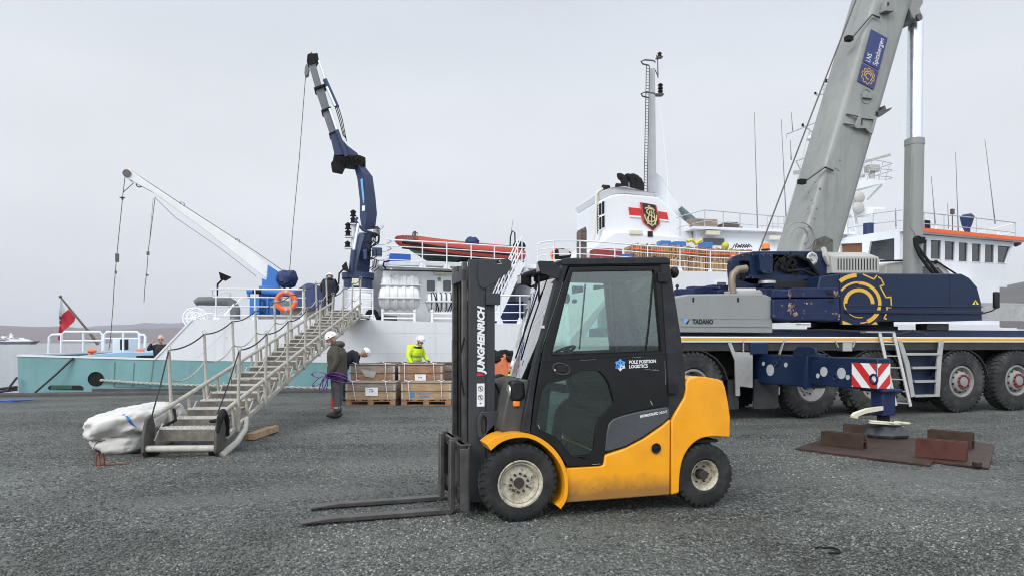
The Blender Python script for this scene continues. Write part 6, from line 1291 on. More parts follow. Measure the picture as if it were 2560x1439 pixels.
wn.append([(2080 + x / 3.129, 340 + y / 3.129) for x, y in ((1192, 848), (1268, 852), (1268, 994), (1188, 990))]); wn.append([(2080 + x / 3.129, 340 + y / 3.129) for x, y in ((1292, 856), (1396, 866), (1354, 998), (1290, 994))])
g = WB(); g.prism(wq_(side), 0, .15, 0, [wq_(w) for w in wn]); wh = thing('wheelhouse', None, None, toS((LW / 2, 2, zb))); wh.matrix_world = Matrix(); wh.parent = ship; wh.location = ORG[wh.name] - ORG[ship.name]
g.build('wheelhouse_side', K['white'], wh, bevel=.01)
for w in wn:
    g = WB(); p = wq_(w); g.tube([(x, -.005, z) for x, z in p], .022, 5, closed=True); f = g.build('window_frame', K['wwhite'], wh)
    g = WB(); g.prism(p, .05, .06); g.build('window_pane', K['wglass'], wh)
g = WB(); zf = wz(2400, 712); zr_ = zA - .05; wb_ = 6.2
g.box((0.1, .15, zf), (.2, wb_, zr_)); g.prism([(LW - .9, zf), (LW - .45, zf + .9), (LW - .1, zr_), (LW - .3, zr_), (LW - 1.2, zf)], .15, wb_)
g.box((.2, wb_ - .1, zf), (LW - 1, wb_, zr_)); g.box((.1, .2, zf), (LW - 1, wb_, zf + .5)); g.build('wheelhouse_walls', K['white'], wh)
g = WB(); ro_ = [(-.15, -.25), (LW + .35, -.25), (LW + .35, wb_ + .2), (-.15, wb_ + .2)]; g.prz(ro_, zA - .05, zA + .07); g.build('wheelhouse_roof', K['white'], wh)
g = WB(); a = WF.p(2300, 581, -.26); g.box((a.x - .3, -.29, zA - .03), (LW + .38, -.245, zA + .12)); g.build('orange_roof_edge', K['lorange'], wh)
# aft face of the wheelhouse and the bridge deck behind the boom
C_ = SH.g(2100, 602, zA)
g = MB(); d = V((C_.x - A_.x, C_.y - A_.y, 0)); n_ = V((-d.y, d.x, 0)).normalized() * .15; zlo = zb
def AF(f, z): return V((A_.x + d.x * f, A_.y + d.y * f, z))
def fz(f, v):   # height on the aft face seen at photo row v
    p = AF(f, 0); q = SH.M @ p; return H + (HZ - v) * q.y / F
g.ext([AF(0, zlo), AF(0, zr_), AF(1, zr_), AF(1, zlo)], n_, 0, [[AF(.08, fz(.08, 652)), AF(.08, fz(.08, 596)), AF(.45, fz(.45, 605)), AF(.5, fz(.5, 648))], [AF(.58, fz(.58, 660)), AF(.58, fz(.58, 608)), AF(.95, fz(.95, 610)), AF(.95, fz(.95, 660))]]); g.build('wheelhouse_aft_wall', K['white'], wh)
g = MB(); g.ext([AF(.08, fz(.08, 652)), AF(.08, fz(.08, 596)), AF(.45, fz(.45, 605)), AF(.5, fz(.5, 648))], n_ * .3); g.build('aft_window_pane', K['wglass'], wh)
g = MB(); nn_ = n_ * .2; g.ext([AF(.58, fz(.58, 660)), AF(.58, fz(.58, 608)), AF(.95, fz(.95, 610)), AF(.95, fz(.95, 660))], nn_); dr = g.build('doorway', pm('varnished_wood', (.16, .07, .03), .5, var=.2), wh)
g = MB(); g.ext([AF(.6, fz(.6, 660)) - n_ * .1, AF(.6, fz(.6, 612)) - n_ * .1, AF(.72, fz(.72, 613)) - n_ * .1, AF(.72, fz(.72, 660)) - n_ * .1], nn_); g.build('dark_opening', K['dark'], wh)
# lower forward house with a small window
g = WB(); q = wq_([(2256, 700), (2440, 712), (2500, 722), (2502, 835), (2256, 835)]); g.prism(q, .7, 5); g.build('forward_house', K['white'], ship)
g = WB(); q = wq_([(2455, 733), (2470, 734), (2473, 757), (2457, 756)]); q2 = [(lambda p: (p.x, p.z))(WF.p(u, v, .7)) for u, v in ((2455, 733), (2470, 734), (2473, 757), (2457, 756))]; g.prism(q2, .66, .70); g.build('forward_window', K['wglass'], ship)
# on the wheelhouse roof
def wrail(tops, y, ms, posts, hh):
    g = WB(); T = [WF.p(u, v, y) for u, v in tops]; g.tube(T, .022, 6)
    for m in ms: g.tube([t - V((0, 0, m)) for t in T], .018, 6)
    for t in posts: p = WF.p(*t, y); g.tube([p, V((p.x, p.y, zA + .07))], .018, 6)
    return g
g = wrail([(2270, 529), (2310, 532), (2441, 545), (2538, 557)], -.1, (.42,), ((2310, 532), (2360, 538), (2441, 545), (2538, 557)), .9); g.build('roof_railing', K['dullw'], wh)
g = WB(); g.tube([WF.p(2422, 588, 2.5), WF.p(2537, 558, 1.5)], .02, 5); g.tube([WF.p(2478, 592, 1), WF.p(2539, 580, .5)], .018, 5); g.build('roof_stay', K['wwhite'], wh)
g = MB(); g.tube([P(2120, 545, 4), P(2180, 535, 3), P(2255, 525, 1.0)], .02, 6); g.tube([P(2120, 570, 4), P(2180, 560, 3), P(2255, 551, 1.0)], .02, 6)
for u, v in ((2183, 536), (2120, 546), (2240, 528)): g.tube([P(u, v, 3), P(u, v + 50, 3)], .02, 6)
g.build('bridge_wing_railing', K['dullw'], wh)
g = WB(); p = WF.p(2417, 560, 1.0); g.tube([(p.x, 1.0, zA + .07), (p.x - .02, 1.0, p.z - .2), (p.x, 1.0, p.z), (p.x + .02, 1, p.z + .3), (p.x + .0, 1, p.z + .42)], [.12, .14, .2, .27, .16], 12); g.build('covered_searchlight', K['tarpb'], wh)
g = WB(); a = WF.p(2306, 580, .8); b = WF.p(2327, 551, .8); g.box((a.x, .8, zA + .07), (b.x, 1.6, b.z)); g.build('black_bin', K['matte'], wh, bevel=.03)
g = MB(); p = P(2171, 572, 3.0); g.cyl(p + V((0, 0, -.35)), p + V((0, 0, .22)), .2, n=18); g.build('blue_drum', K['tarpb'], wh)
g = WB()
for u in (2342, 2375, 2406, 2496): p = WF.p(u, 585, .3); g.tube([(p.x - .07, .3, zA + .07), (p.x - .07, .3, zA + .28), (p.x, .3, zA + .36), (p.x + .07, .3, zA + .28), (p.x + .07, .3, zA + .07)], .025, 6)
g.each('lifting_ring', K['wwhite'], wh)
g = WB(); p = WF.p(2381, 530, .8); g.cyl(p + V((0, 0, -.9)), p, .02, n=6); g.box(p + V((-.07, -.05, -.1)), p + V((.07, .05, .12))); p = WF.p(2537, 612, .1); g.cyl(p + V((.05, 0, 0)), p + V((.3, 0, .08)), .09, n=14); g.each('roof_lamp', K['steel'], wh)
for (u, v) in ((2105, 545), (2112, 545), (2130, 560)):
    g = MB(); g.tube([P(u, v - 30, 4), P(u + 12, v + 35, 4)], .05, 6); g.build('mast_leg', K['white'], ship)
# aft mast beside the knuckle crane with three lights
g = MB(); y3 = 2.9
g.tube([P(882, 690, y3), P(884, 560, y3)], .07, 8); g.tube([P(888, 690, y3), P(892, 560, y3)], .04, 8)
for u, v in ((871, 592), (870, 620), (884, 560)): g.bar(P(u - 8, v + 1, y3), P(u + 10, v + 1, y3), .3, .04)
g.prism(Q([(938, 574), (944, 572), (958, 562), (961, 566), (948, 576), (947, 610), (944, 660), (938, 660)], 3.4), 3.3, 3.6); nm = g.build('signal_mast', K['white'], ship)
for u, v, n in ((883, 559, 2), (870, 591, 2), (869, 619, 1)): navlight(u, v, y3, .11, nm, n)
# floodlights
for u, v, y, rot in ((560, 694, .3, -.5), (862, 669, 1.4, .4)):
    p = P(u, v, y); g = MB(); M = Matrix.Translation(p) @ Matrix.Rotation(rot + .9, 4, 'Y'); g.T = M
    g.loft([[V((-.06, -.1, -.08)), V((.06, -.1, -.08)), V((.06, .1, -.08)), V((-.06, .1, -.08))], [V((-.17, -.16, .1)), V((.17, -.16, .1)), V((.17, .16, .1)), V((-.17, .16, .1))]]); g.box((-.14, -.13, .1), (.14, .13, .102), 1); g.T = Matrix()
    g.tube([p, p + V((-.18, 0, -.2)), p + V((-.2, 0, -.55))], .03, 6); g.build('floodlight', [K['matte'], K['alu']], ship)
# hose reel and ventilation pipe at the break of the deck
yv = 1.4
g = MB(); g.tube([P(488, 757, yv), P(497, 752, yv), P(550, 752, yv), P(570, 753, yv), P(582, 760, yv), P(588, 772, yv), P(588, 800, yv)], [.10, .135, .15, .15, .155, .155, .155], 14); g.build('ventilation_pipe', pm('dark_grey_duct', (.10, .105, .11), .55, var=.2, dirt=.5, dcol=(.2, .2, .2), ds=4), ship)
g = MB(); c = P(487, 795, 2.0)
for yy in (1.9, 2.3):
    g.tube([(c.x + .33 * math.cos(t), yy, c.z + .33 * math.sin(t)) for t in [i * math.pi / 14 for i in range(28)]], .025, 6, closed=True)
    g.tube([(c.x + .2 * math.cos(t), yy, c.z + .2 * math.sin(t)) for t in [i * math.pi / 10 for i in range(20)]], .02, 6, closed=True)
    for k in range(6): t = k * math.pi / 3; g.bar((c.x, yy, c.z), (c.x + .33 * math.cos(t), yy, c.z + .33 * math.sin(t)), .02, .03)
g.cyl((c.x, 1.85, c.z), (c.x, 2.35, c.z), .08); g.cyl((c.x + .9, 1.9, c.z + .02), (c.x + .9, 2.3, c.z + .02), .22, n=20); g.tube([(c.x, 1.9, c.z), (c.x + .4, 1.9, c.z + .15), (c.x + 1.2, 1.9, c.z + .12)], .025)
g.build('mooring_reel', K['wwhite'], ship)
g = MB(); g.tube([P(531, 722, .12), P(531, 738, .3), P(560, 730, .8), P(578, 732, 1.2), P(572, 745, 1.6)], .02, 6); g.tube([P(590, 760, .9), P(600, 748, .9), P(612, 742, .9)], .02, 6); g.tube([P(560, 790, 1), P(585, 760, 1)], .03, 6); g.build('deck_handrail', K['wwhite'], ship)
# ---------------------------------------------------------------- things on the ship
def box_thing(name, lab, cat, u0, v0, u1, v1, y, dep, mat, grp=None, bevel=.02, zb_=None):
    a, b = P(u0, v1, y), P(u1, v0, y); g = MB(); z0_ = a.z if zb_ is None else zb_
    g.box((a.x, y, z0_), (b.x, y + dep, b.z)); o = thing(name, lab, cat, ((a.x + b.x) / 2, y + dep / 2, z0_), grp); g.build('body', K[mat], o, bevel=bevel)
    return o, a, b
# knuckle boom crane
kc = thing('knuckle_boom_crane', 'slate blue folding crane with telescopic jib standing on the ship behind the life raft canisters', 'crane', (c0.x, yk, c0.z))
g = MB(); a = P(895, 697, yk); zz0, zz1, zz2 = P(895, 722, yk).z, P(895, 697, yk).z, P(895, 683, yk).z
g.lathe([(zz0, .48), (zz1, .48), (zz1, .54), (zz2, .545), (zz2, 0)], (a.x, yk, 0), 36, 0, 'z'); g.build('base', K['knu'], kc)
g = MB(); 
for i in range(28): t = i * math.pi / 14; g.cyl((a.x + .505 * math.cos(t), yk + .505 * math.sin(t), zz1 - .035), (a.x + .505 * math.cos(t), yk + .505 * math.sin(t), zz1 + .0), .016, n=6)
g.build('flange_bolts', K['matte'], kc)
p_ = P(887, 706, yk - .53); g = MB(); a_, b_ = P(880, 714, yk - .5), P(897, 696, yk - .5); g.box((a_.x, yk - .56, a_.z), (b_.x, yk - .47, b_.z)); g.build('control_box', K['cream'], kc, bevel=.01)
def ring4(l, r, e, y0, y1, y2): pl, pr, pe = P(*l, y1), P(*r, y0), P(*e, y2); bk_ = pl + pe - pr; return [pl, pr, pe, bk_]
g = MB(); g.loft([ring4((871, 682), (884, 683), (924, 682), yk - .35, yk - .1, yk - .05), ring4((884, 630), (893, 632), (928, 630), yk - .3, yk - .05, yk), ring4((897, 582), (906, 584), (934, 580), yk - .25, yk, yk + .05)]); g.build('column', K['knu'], kc, bevel=.02)
g = MB(); g.prism(Q([(874, 683), (880, 655), (892, 590), (903, 584), (912, 588), (905, 610), (893, 660), (890, 683)], yk - .4), yk - .44, yk - .37); g.build('column_web', pm('worn_slate_blue', (.065, .09, .17), .4, var=.1, dirt=.3, ds=3), kc, bevel=.01)
g = MB(); g.loft([ring4((886, 421), (897, 412), (914, 418), yk - .25, yk - .05, yk), ring4((893, 448), (910, 438), (932, 442), yk - .3, yk - .05, yk), ring4((899, 500), (914, 488), (939, 492), yk - .3, yk - .05, yk), ring4((899, 542), (918, 531), (943, 535), yk - .3, yk - .05, yk), ring4((905, 576), (912, 576), (938, 572), yk - .25, yk, yk + .05)]); mb_ = g.build('main_boom', K['knu'], kc, bevel=.012)
g = MB()
pa_, pb_ = P(905, 449, yk - .22), P(909, 508, yk - .22)
g.ext([P(901, 449, yk - .30), P(906, 446, yk - .34), P(911, 500, yk - .34), P(908, 511, yk - .31)], (0, -.01, 0)); g.build('name_strip', K['lblue'], mb_)
g = MB(); g.ext([P(905, 515, yk - .33), P(912, 514, yk - .36), P(912, 527, yk - .36), P(905, 528, yk - .33)], (0, -.01, 0)); g.build('rating_plate', K['paper'], mb_)
g = MB(); g.tube([P(893, 545, yk - .3), P(889, 552, yk - .4), P(898, 565, yk - .4), P(908, 576, yk - .35), P(930, 582, yk - .3)], .045, 8); g.build('link_arm', K['knu'], kc)
g = MB(); g.cyl(P(884, 625, yk - .5), P(878, 680, yk - .5), .09, n=14); g.cyl(P(896, 560, yk - .45), P(884, 628, yk - .5), .05, n=12, m=1); g.build('lift_cylinder', [K['knu'], K['chrome']], kc)
yj = yk
for (l0, r0_, l1, r1_, mt, w_, nm_) in (((826, 343), (846, 332), (838, 394), (864, 392), 'knu', .26, 'outer_jib'), ((807, 283), (826, 276), (827, 342), (845, 333), 'knug', .22, 'jib_section'), ((789, 227), (809, 219), (808, 282), (825, 275), 'knug', .19, 'jib_section'), ((773, 166), (789, 161), (790, 226), (805, 219), 'knug', .16, 'jib_section')):
    g = MB(); a, b, c, d_ = P(*l0, yj), P(*r0_, yj), P(*l1, yj), P(*r1_, yj)
    g.loft([[V((a.x, yj - w_, a.z)), V((b.x, yj - w_, b.z)), V((b.x, yj + w_, b.z)), V((a.x, yj + w_, a.z))], [V((c.x, yj - w_, c.z)), V((d_.x, yj - w_, d_.z)), V((d_.x, yj + w_, d_.z)), V((c.x, yj + w_, c.z))]]); g.build(nm_, K[mt], kc, bevel=.012)
for v0, uu in ((336, (824, 848)), (279, (805, 828)), (223, (787, 814))):
    g = MB(); a, b = P(uu[0], v0 + 6, yj), P(uu[1], v0 - 4, yj); g.bar(a, b, .56, .06); g.build('section_collar', K['matte'], kc)
g = MB(); g.prism(Q([(768, 160), (770, 142), (778, 139), (779, 134), (781, 140), (795, 139), (797, 150), (790, 163), (775, 168)], yj), yj - .2, yj + .2); g.build('jib_head', K['matte'], kc, bevel=.01)
g = MB(); g.prism(Q([(766, 160), (773, 170), (771, 186), (765, 191), (761, 184), (762, 170)], yj - .1), yj - .12, yj + .1); g.build('hook_block', K['knug'], kc, bevel=.01)
g = MB(); g.cyl(P(812, 199, yj - .3), P(843, 268, yj - .3), .075, n=12); g.cyl(P(797, 152, yj - .3), P(813, 200, yj - .3), .035, n=8, m=1); g.cyl(P(817, 218, yj - .34), P(838, 266, yj - .34), .05, n=8, m=1); g.build('extension_cylinder', [K['knu'], K['chrome']], kc)
g = MB(); g.cyl(P(824, 272, yj - .3), P(842, 325, yj - .3), .045, n=8, m=1); g.cyl(P(842, 327, yj - .32), P(866, 392, yj - .32), .07, n=12); g.build('extension_cylinder', [K['knu'], K['chrome']], kc)
g = MB(); g.prism(Q([(856, 352), (870, 368), (893, 385), (898, 394), (866, 394), (858, 375)], yj), yj - .15, yj + .15); g.build('jib_heel', K['knu'], kc, bevel=.02)
g = MB(); g.prism(Q([(836, 388), (862, 392), (900, 392), (914, 398), (914, 416), (896, 420), (886, 421), (862, 418), (855, 433), (830, 428), (828, 412), (833, 405)], yj), yj - .22, yj + .22); g.build('knuckle_joint', K['matte'], kc, bevel=.03)
rr = random.Random(9); g = MB()
for i in range(9):
    u = 838 + i * 7; g.tube([P(u, 396 + rr.random() * 8, yj - .26), P(u + 5, 388 + rr.random() * 5, yj - .34), P(u + 12, 395 + rr.random() * 8, yj - .34), P(u + 8, 408 + rr.random() * 10, yj - .28)], .018, 6)
for q in (0, 4, 8): g.tube([P(838 + q, 268, yj - .3), P(848 + q, 300, yj - .34), P(858 + q * .7, 340, yj - .34), P(866, 345 + q, yj - .3)], .016, 6)
for i in range(16):
    u = 918 + rr.random() * 28; v = 592 + rr.random() * 70; g.tube([P(u - 8, v - 14, yj - .3), P(u + 4, v - 8, yj - .4), P(u + 6 * rr.random(), v + 8, yj - .45), P(u - 10, v + 16, yj - .35)], .016, 6)
for i in range(6): u = 928 + i * 3; g.tube([P(u, 566, yj - .2), P(u + 7, 573, yj - .3), P(u + 6, 585, yj - .3), P(u - 4, 592, yj - .3)], .014, 6)
g.each('crane_hydraulic_tubing', K['matte'], kc)
g = MB(); a, b = P(930, 640, yj - .1), P(955, 622, yj - .1); g.box((a.x, yj - .4, a.z), (b.x, yj + .1, b.z)); a, b = P(908, 650, yj - .3), P(918, 625, yj - .3); g.box((a.x, yj - .45, a.z), (b.x, yj - .3, b.z)); g.each('valve_block', K['knu'], kc, bevel=.02)
g = MB(); g.tube([P(764, 190, yj - .1), P(748, 400, yj - .1), P(733, 560, yj - .1), P(723, 690, yj - .1)], .012, 5); g.build('hoist_wire', K['cable'], kc)
# stern davit crane
yd = 3.6
dc = thing('deck_crane', 'bright blue deck crane with a long white boom reaching out over the stern', 'crane', (P(680, 795, yd).x, yd, zt))
g = MB(); top = [(318, 430), (326, 426), (450, 511), (590, 602), (672, 663)]; bot = [(670, 700), (640, 676), (500, 566), (383, 482), (345, 462), (322, 448), (315, 440)]
g.prism(Q(top + bot, yd), yd - .18, yd + .18); b_o = g.build('boom', pm('rust_streaked_white', (.74, .75, .74), .5, var=.06, vs=1, dirt=.35, dcol=(.45, .40, .33), ds=1.4, chips=.06, ccol=(.25, .10, .04), cs=6), dc, bevel=.02)
g = MB(); p = P(322, 437, yd); g.cyl((p.x, yd - .22, p.z), (p.x, yd + .22, p.z), .13, n=18); p = P(348, 460, yd); g.tube([(p.x + .09 * math.cos(t), yd, p.z - .02 + .09 * math.sin(t)) for t in [i * math.pi / 7 for i in range(14)]], .02, 6, closed=True); g.tube([P(325, 450, yd), P(334, 458, yd), P(308, 481, yd)], .015, 5); g.each('boom_end_sheave', K['steel'], b_o)
for u, v in ((455, 512), (593, 603)):
    g = MB(); a, b = P(u - 5, v + 2, yd), P(u + 4, v + 7, yd); g.tube([a, a + V((.02, 0, .13)), b + V((.04, 0, .15)), b], .012, 5); g.build('boom_handle', K['steel'], b_o)
g = MB(); g.prism(Q([(672, 663), (697, 680), (704, 700), (702, 722), (657, 722), (657, 697), (668, 701)], yd), yd - .25, yd + .25); g.prism(Q([(650, 716), (700, 716), (704, 722), (704, 752), (650, 752)], yd), yd - .3, yd + .3)
g.lathe([(P(676, 795, yd).z, .42), (P(676, 780, yd).z, .42), (P(676, 752, yd).z, .3), (P(676, 730, yd).z, .3)], (P(676, 795, yd).x, yd, 0), 16, 0, 'z'); g.build('crane_body', K['sblue'], dc, bevel=.02)
g = MB(); a, b = P(655, 728, yd - .4), P(762, 735, yd - .4); g.cyl(a, b, .13, n=16); g.cyl(P(617, 728, yd - .4), P(632, 728, yd - .4), .09, n=14); g.cyl(P(622, 728, yd - .4), P(622, 745, yd - .4), .05, n=10); g.cyl(P(632, 728, yd - .4), P(655, 728, yd - .4), .09, n=12, m=1); g.build('slewing_motor', [K['sblue'], K['matte']], dc)
g = MB(); g.tube([P(670, 740, yd - .5), P(668, 790, yd - .5)], .05); g.box((P(625, 775, yd - .6).x, yd - .7, P(625, 790, yd).z), (P(650, 775, yd - .6).x, yd - .3, P(625, 745, yd).z)); g.build('crane_gear_box', K['sblue'], dc, bevel=.02)
def wob(g, c, r, seed, n=22, k=14, amp=.12, fr=2.2):
    def f(d): q = 1 + amp * noise.noise(d * fr + V((seed, 0, 0))) + amp * .5 * noise.noise(d * fr * 3 + V((0, seed, 0))); return d * q
    g.ell(c, r, n, 0, k, f)
g = MB(); wob(g, P(716, 697, yd - .35), (.34, .30, .30), 1, 26, 18, .22, 3.5); g.tube([P(726, 680, yd - .35), P(735, 682, yd - .35), P(740, 697, yd - .35), P(734, 712, yd - .35), P(722, 716, yd - .35)], .08, 10); g.tube([P(730, 684, yd - .35), P(735, 676, yd - .35)], .03); g.build('covered_winch', K['tarpb'], dc)
g = MB(); g.tube([P(326, 426, yd), P(450, 508, yd), P(640, 630, yd - .1), P(712, 680, yd - .3)], .012, 5)
g.tube([P(388, 495, yd), P(440, 545, yd), P(550, 620, yd), P(640, 690, yd)], .008, 5); g.each('boom_wire', K['cable'], dc)
g = MB(); g.tube([P(313, 440, yd), P(307, 490, yd), P(296, 600, yd), P(291, 650, yd), P(285, 720, yd), P(283, 760, yd), P(276, 850, yd), P(272, 874, yd)], .013, 5); p = P(306, 495, yd); g.lathe([(0, .09), (.02, .09), (.02, .03), (-.06, .035), (-.06, 0)], p, 12, 0, 'z'); g.box(P(293, 655, yd) + V((-.05, -.04, 0)), P(293, 655, yd) + V((.05, .04, .28))); g.box(P(289, 682, yd) + V((-.02, -.03, -.03)), P(289, 682, yd) + V((.03, .03, .06))); g.build('hoist_wire', K['cable'], dc)
g = MB(); g.tube([P(388, 492, yd), P(376, 590, yd), P(371, 625, yd), P(367, 680, yd), P(362, 720, yd), P(360, 755, yd)], .012, 5); g.tube([P(383, 496, yd), P(374, 600, yd), P(371, 630, yd)], .006, 4); g.box(P(370, 638, yd) + V((-.04, -.03, 0)), P(370, 638, yd) + V((.04, .03, .12))); g.box(P(367, 688, yd) + V((-.03, -.03, -.02)), P(367, 688, yd) + V((.05, .03, .03))); g.build('tackle_line', K['cable'], dc)
# tarpaulin over deck gear
tz = P(770, 750, 2.9)
g = MB(); pts = []
NX, NY = 30, 16
for j in range(NY + 1):
    for i in range(NX + 1):
        fx, fy = i / NX, j / NY; u = 728 + 96 * fx; peak = 1 - abs(fx - .5) * 1.3; x = P(u, 750, 2.9).x; y = 2.6 + 1.8 * fy
        hh_ = (.5 + .42 * math.sin(fx * math.pi) * (1 - (fy * 2 - 1) ** 4 * .6)) * (1 if 0 < i < NX and 0 < j < NY else .0); fold = .05 * noise.noise(V((x * 3, y * 3, 2)))
        pts.append((x, y - (.12 if j == 0 else 0) + fold * .5, tz.z - .3 + hh_ * 1.0 + fold * (1 if hh_ else 0)))
g.add(pts, [(j * (NX + 1) + i, j * (NX + 1) + i + 1, (j + 1) * (NX + 1) + i + 1, (j + 1) * (NX + 1) + i) for j in range(NY) for i in range(NX)])
g.build('tarpaulin', K['tarpb'], label='dark blue tarpaulin tented over gear between the blue crane and the man in black', cat='tarpaulin', flip=False)
# lifebuoy
c = P(715, 753, .06); g = MB(); rg = (P(742, 753, .06).x - P(690, 753, .06).x) / 2 * .88
lb_o = thing('lifebuoy', 'orange ring lifebuoy hanging on the white ship railing', 'lifebuoy', (c.x, .06, c.z - rg))
g.tube([(c.x + rg * math.cos(t), .04, c.z + rg * math.sin(t)) for t in [i * math.pi / 20 for i in range(40)]], .068, 12, closed=True); g.build('ring', K['lorange'], lb_o)
g = MB()
for t in (0, 1.57, 3.14, 4.71): g.tube([(c.x + rg * math.cos(t + q), .04, c.z + rg * math.sin(t + q)) for q in (-.11, .0, .11)], .074, 12)
g.each('reflective_band', K['greyl'], lb_o)
# life raft canisters
def raft(lab, u0, u1, v0, v1, y, ribs, straps, name='life_raft_canister'):
    a, b = P(u0, v1, y), P(u1, v0, y); L_ = b.x - a.x; r = (b.z - a.z) / 2; cz = (a.z + b.z) / 2; cx = (a.x + b.x) / 2
    o = thing(name, lab, 'life raft', (cx, y + r, a.z), 'white life raft canisters on deck')
    g = MB(); yc = y + r; prof = [(-L_ / 2 + .02, 0), (-L_ / 2, r * .45), (-L_ / 2 + .05, r * .80), (-L_ / 2 + .14, r * .91)]
    n = ribs
    for i in range(n):
        x0 = -L_ / 2 + .14 + (L_ - .28) * (i + .3) / n; x1 = -L_ / 2 + .14 + (L_ - .28) * (i + .7) / n
        prof += [(x0 - .015, r * .91), (x0, r), (x1, r), (x1 + .015, r * .91)]
    prof += [(L_ / 2 - .14, r * .91), (L_ / 2 - .05, r * .80), (L_ / 2, r * .45), (L_ / 2 - .02, 0)]
    g.lathe(prof, (cx, yc, cz), 36, 0, 'x'); g.build('shell', K['raft'], o)
    g = MB(); g.box((cx - L_ / 2 - .02, yc - r - .03, cz - .03), (cx + L_ / 2 + .02, yc + r + .03, cz + .02)); g.build('flange', K['raft'], o, bevel=.01)
    if straps:
        g = MB()
        for i in range(straps): x = cx - L_ * .36 + L_ * .72 * i / (straps - 1); g.tube([(x, yc + (r + .006) * math.cos(t), cz + (r + .006) * math.sin(t)) for t in [k * math.pi / 14 for k in range(28)]], .012, 5, closed=True)
        for s_ in (-1, 1): g.tube([(cx + s_ * (L_ * .22 + .1 * math.sin(t)), yc + (r + .01) * math.cos(t), cz + (r + .01) * math.sin(t)) for t in [k * math.pi / 10 - .2 for k in range(18)]], .018, 5)
        g.each('lashing_strap', K['matte'], o)
    return o
raft('ribbed white life raft canister, the upper and rear one of the two big stacked ones', 953, 1051, 686, 737, 1.15, 4, 0)
raft('big ribbed white life raft canister in front, under the rear stacked one', 947, 1051, 714, 774, .35, 4, 0)
raft('small white life raft canister wrapped in black straps beside the grey mast', 1067, 1153, 730, 776, .45, 5, 6)
for u0, u1, lab in ((956, 1036, 'white steel cradle under the two big life raft canisters'), (1080, 1146, 'white steel cradle under the small strapped life raft canister')):
    g = MB(); o = thing('raft_cradle', lab, 'cradle', (P((u0 + u1) / 2, 803, .4).x, .8, zt))
    for u in (u0, u1):
        for yy in (.35, 1.3): p = P(u, 800, yy); g.bar((p.x, yy, zt), (p.x, yy, zt + .38), .07, .07)
        p = P(u, 800, .35); g.bar((p.x, .3, zt + .36), (p.x, 1.5, zt + .42), .08, .08)
    for vv in (778, 790): a, b = P(u0, vv, .35), P(u1, vv, .35); g.bar((a.x, .35, a.z - .05), (b.x, .35, a.z - .05), .04, .05)
    g.build('frame', K['wwhite'], o)
# rigid inflatable boat
yb_ = 2.4
rib_ = thing('inflatable_boat', 'orange rigid inflatable boat with dark green hull lying on the boat deck behind the rail', 'boat', (P(1150, 660, yb_).x, yb_, zr + .13))
g = MB(); tb = [(995, 600), (1005, 603), (1040, 607), (1090, 615), (1150, 622), (1230, 629), (1290, 634), (1312, 638)]; rs = [.12, .19, .235, .25, .255, .255, .25, .12]
g.tube([P(u, v + 2, yb_ - (0 if i > 1 else -.5 * (2 - i))) for i, (u, v) in enumerate(tb)], rs, 18); g.tube([P(u, v - 2, yb_ + 1.3 - (0 if i > 1 else .45 * (2 - i))) for i, (u, v) in enumerate(tb)], rs, 18); g.each('buoyancy_tube', K['orange'], rib_)
g = MB(); tt = [P(u, v + 2, yb_ - .255) for u, v in tb[1:-1]]; g.tube([(p.x, p.y + .01, p.z - .01) for p in tt], .055, 6); g.tube([(p.x, p.y + .12, p.z - .19) for p in tt], .03, 6); g.each('rubbing_strip', K['matte'], rib_)
g = MB(); g.loft([[P(1022, 622, yb_ + .5), P(1024, 618, yb_ + .6), P(1026, 622, yb_ + .8), P(1024, 626, yb_ + .65)], [P(1070, 626, yb_), P(1070, 620, yb_ + .6), P(1070, 626, yb_ + 1.3), P(1072, 656, yb_ + .65)], [P(1180, 636, yb_), P(1180, 630, yb_ + .6), P(1180, 636, yb_ + 1.3), P(1180, 664, yb_ + .65)], [P(1300, 642, yb_), P(1300, 636, yb_ + .6), P(1300, 642, yb_ + 1.3), P(1300, 664, yb_ + .65)]]); g.build('boat_hull', pm('dark_green_gelcoat', (.03, .06, .055), .35, var=.15), rib_)
g = MB(); a, b = P(1003, 598, yb_ - .22), P(1047, 602, yb_ - .24); g.text('HORYZONT', (a.x - .02, yb_ - .262, a.z + .015), b - a, (0, .45, 1), .12, (b - a).length, .05, 0, thick=.004); g.build('lettering', K['ink'], rib_, flip=False)
g = MB(); a, b = P(1251, 628, yb_ - .2), P(1273, 630, yb_ - .2); g.text('CREWST', (a.x, yb_ - .235, a.z - .02), b - a, (0, .2, 1), .05, (b - a).length, .04, 0); g.build('side_lettering', K['ink'], rib_, flip=False)
g = MB(); wob(g, P(1180, 606, yb_ + .5), (.26, .2, .2), 4, 18, 12, .2, 3); g.build('blue_cover', K['tarpb'], rib_)
g = MB(); p0, p1 = P(1275, 620, yb_ + .3), P(1287, 620, yb_ + .3); g.tube([p0, P(1276, 592, yb_ + .3), P(1281, 577, yb_ + .3), P(1287, 582, yb_ + .3), P(1288, 620, yb_ + .3)], .025, 8); g.tube([P(1278, 580, yb_ + .3), P(1283, 548, yb_ + .3)], .006, 4); g.build('tow_frame', K['matte'], rib_)
g = MB(); wob(g, P(1298, 616, yb_ + .5), (.24, .22, .2), 7, 16, 12, .1); g.cyl(P(1304, 640, yb_ + .6), P(1304, 668, yb_ + .6), .1, .07); g.build('outboard_motor', K['matte'], rib_)
g = MB(); p = P(1037, 600, yb_ + .6); g.cyl(p, P(1037, 578, yb_ + .6), .05); g.tube([P(1031, 590, yb_ + .6), P(1032, 582, yb_ + .6), P(1043, 582, yb_ + .6), P(1044, 586, yb_ + .6)], .02, 5); g.build('lifting_post', K['steel'], rib_)
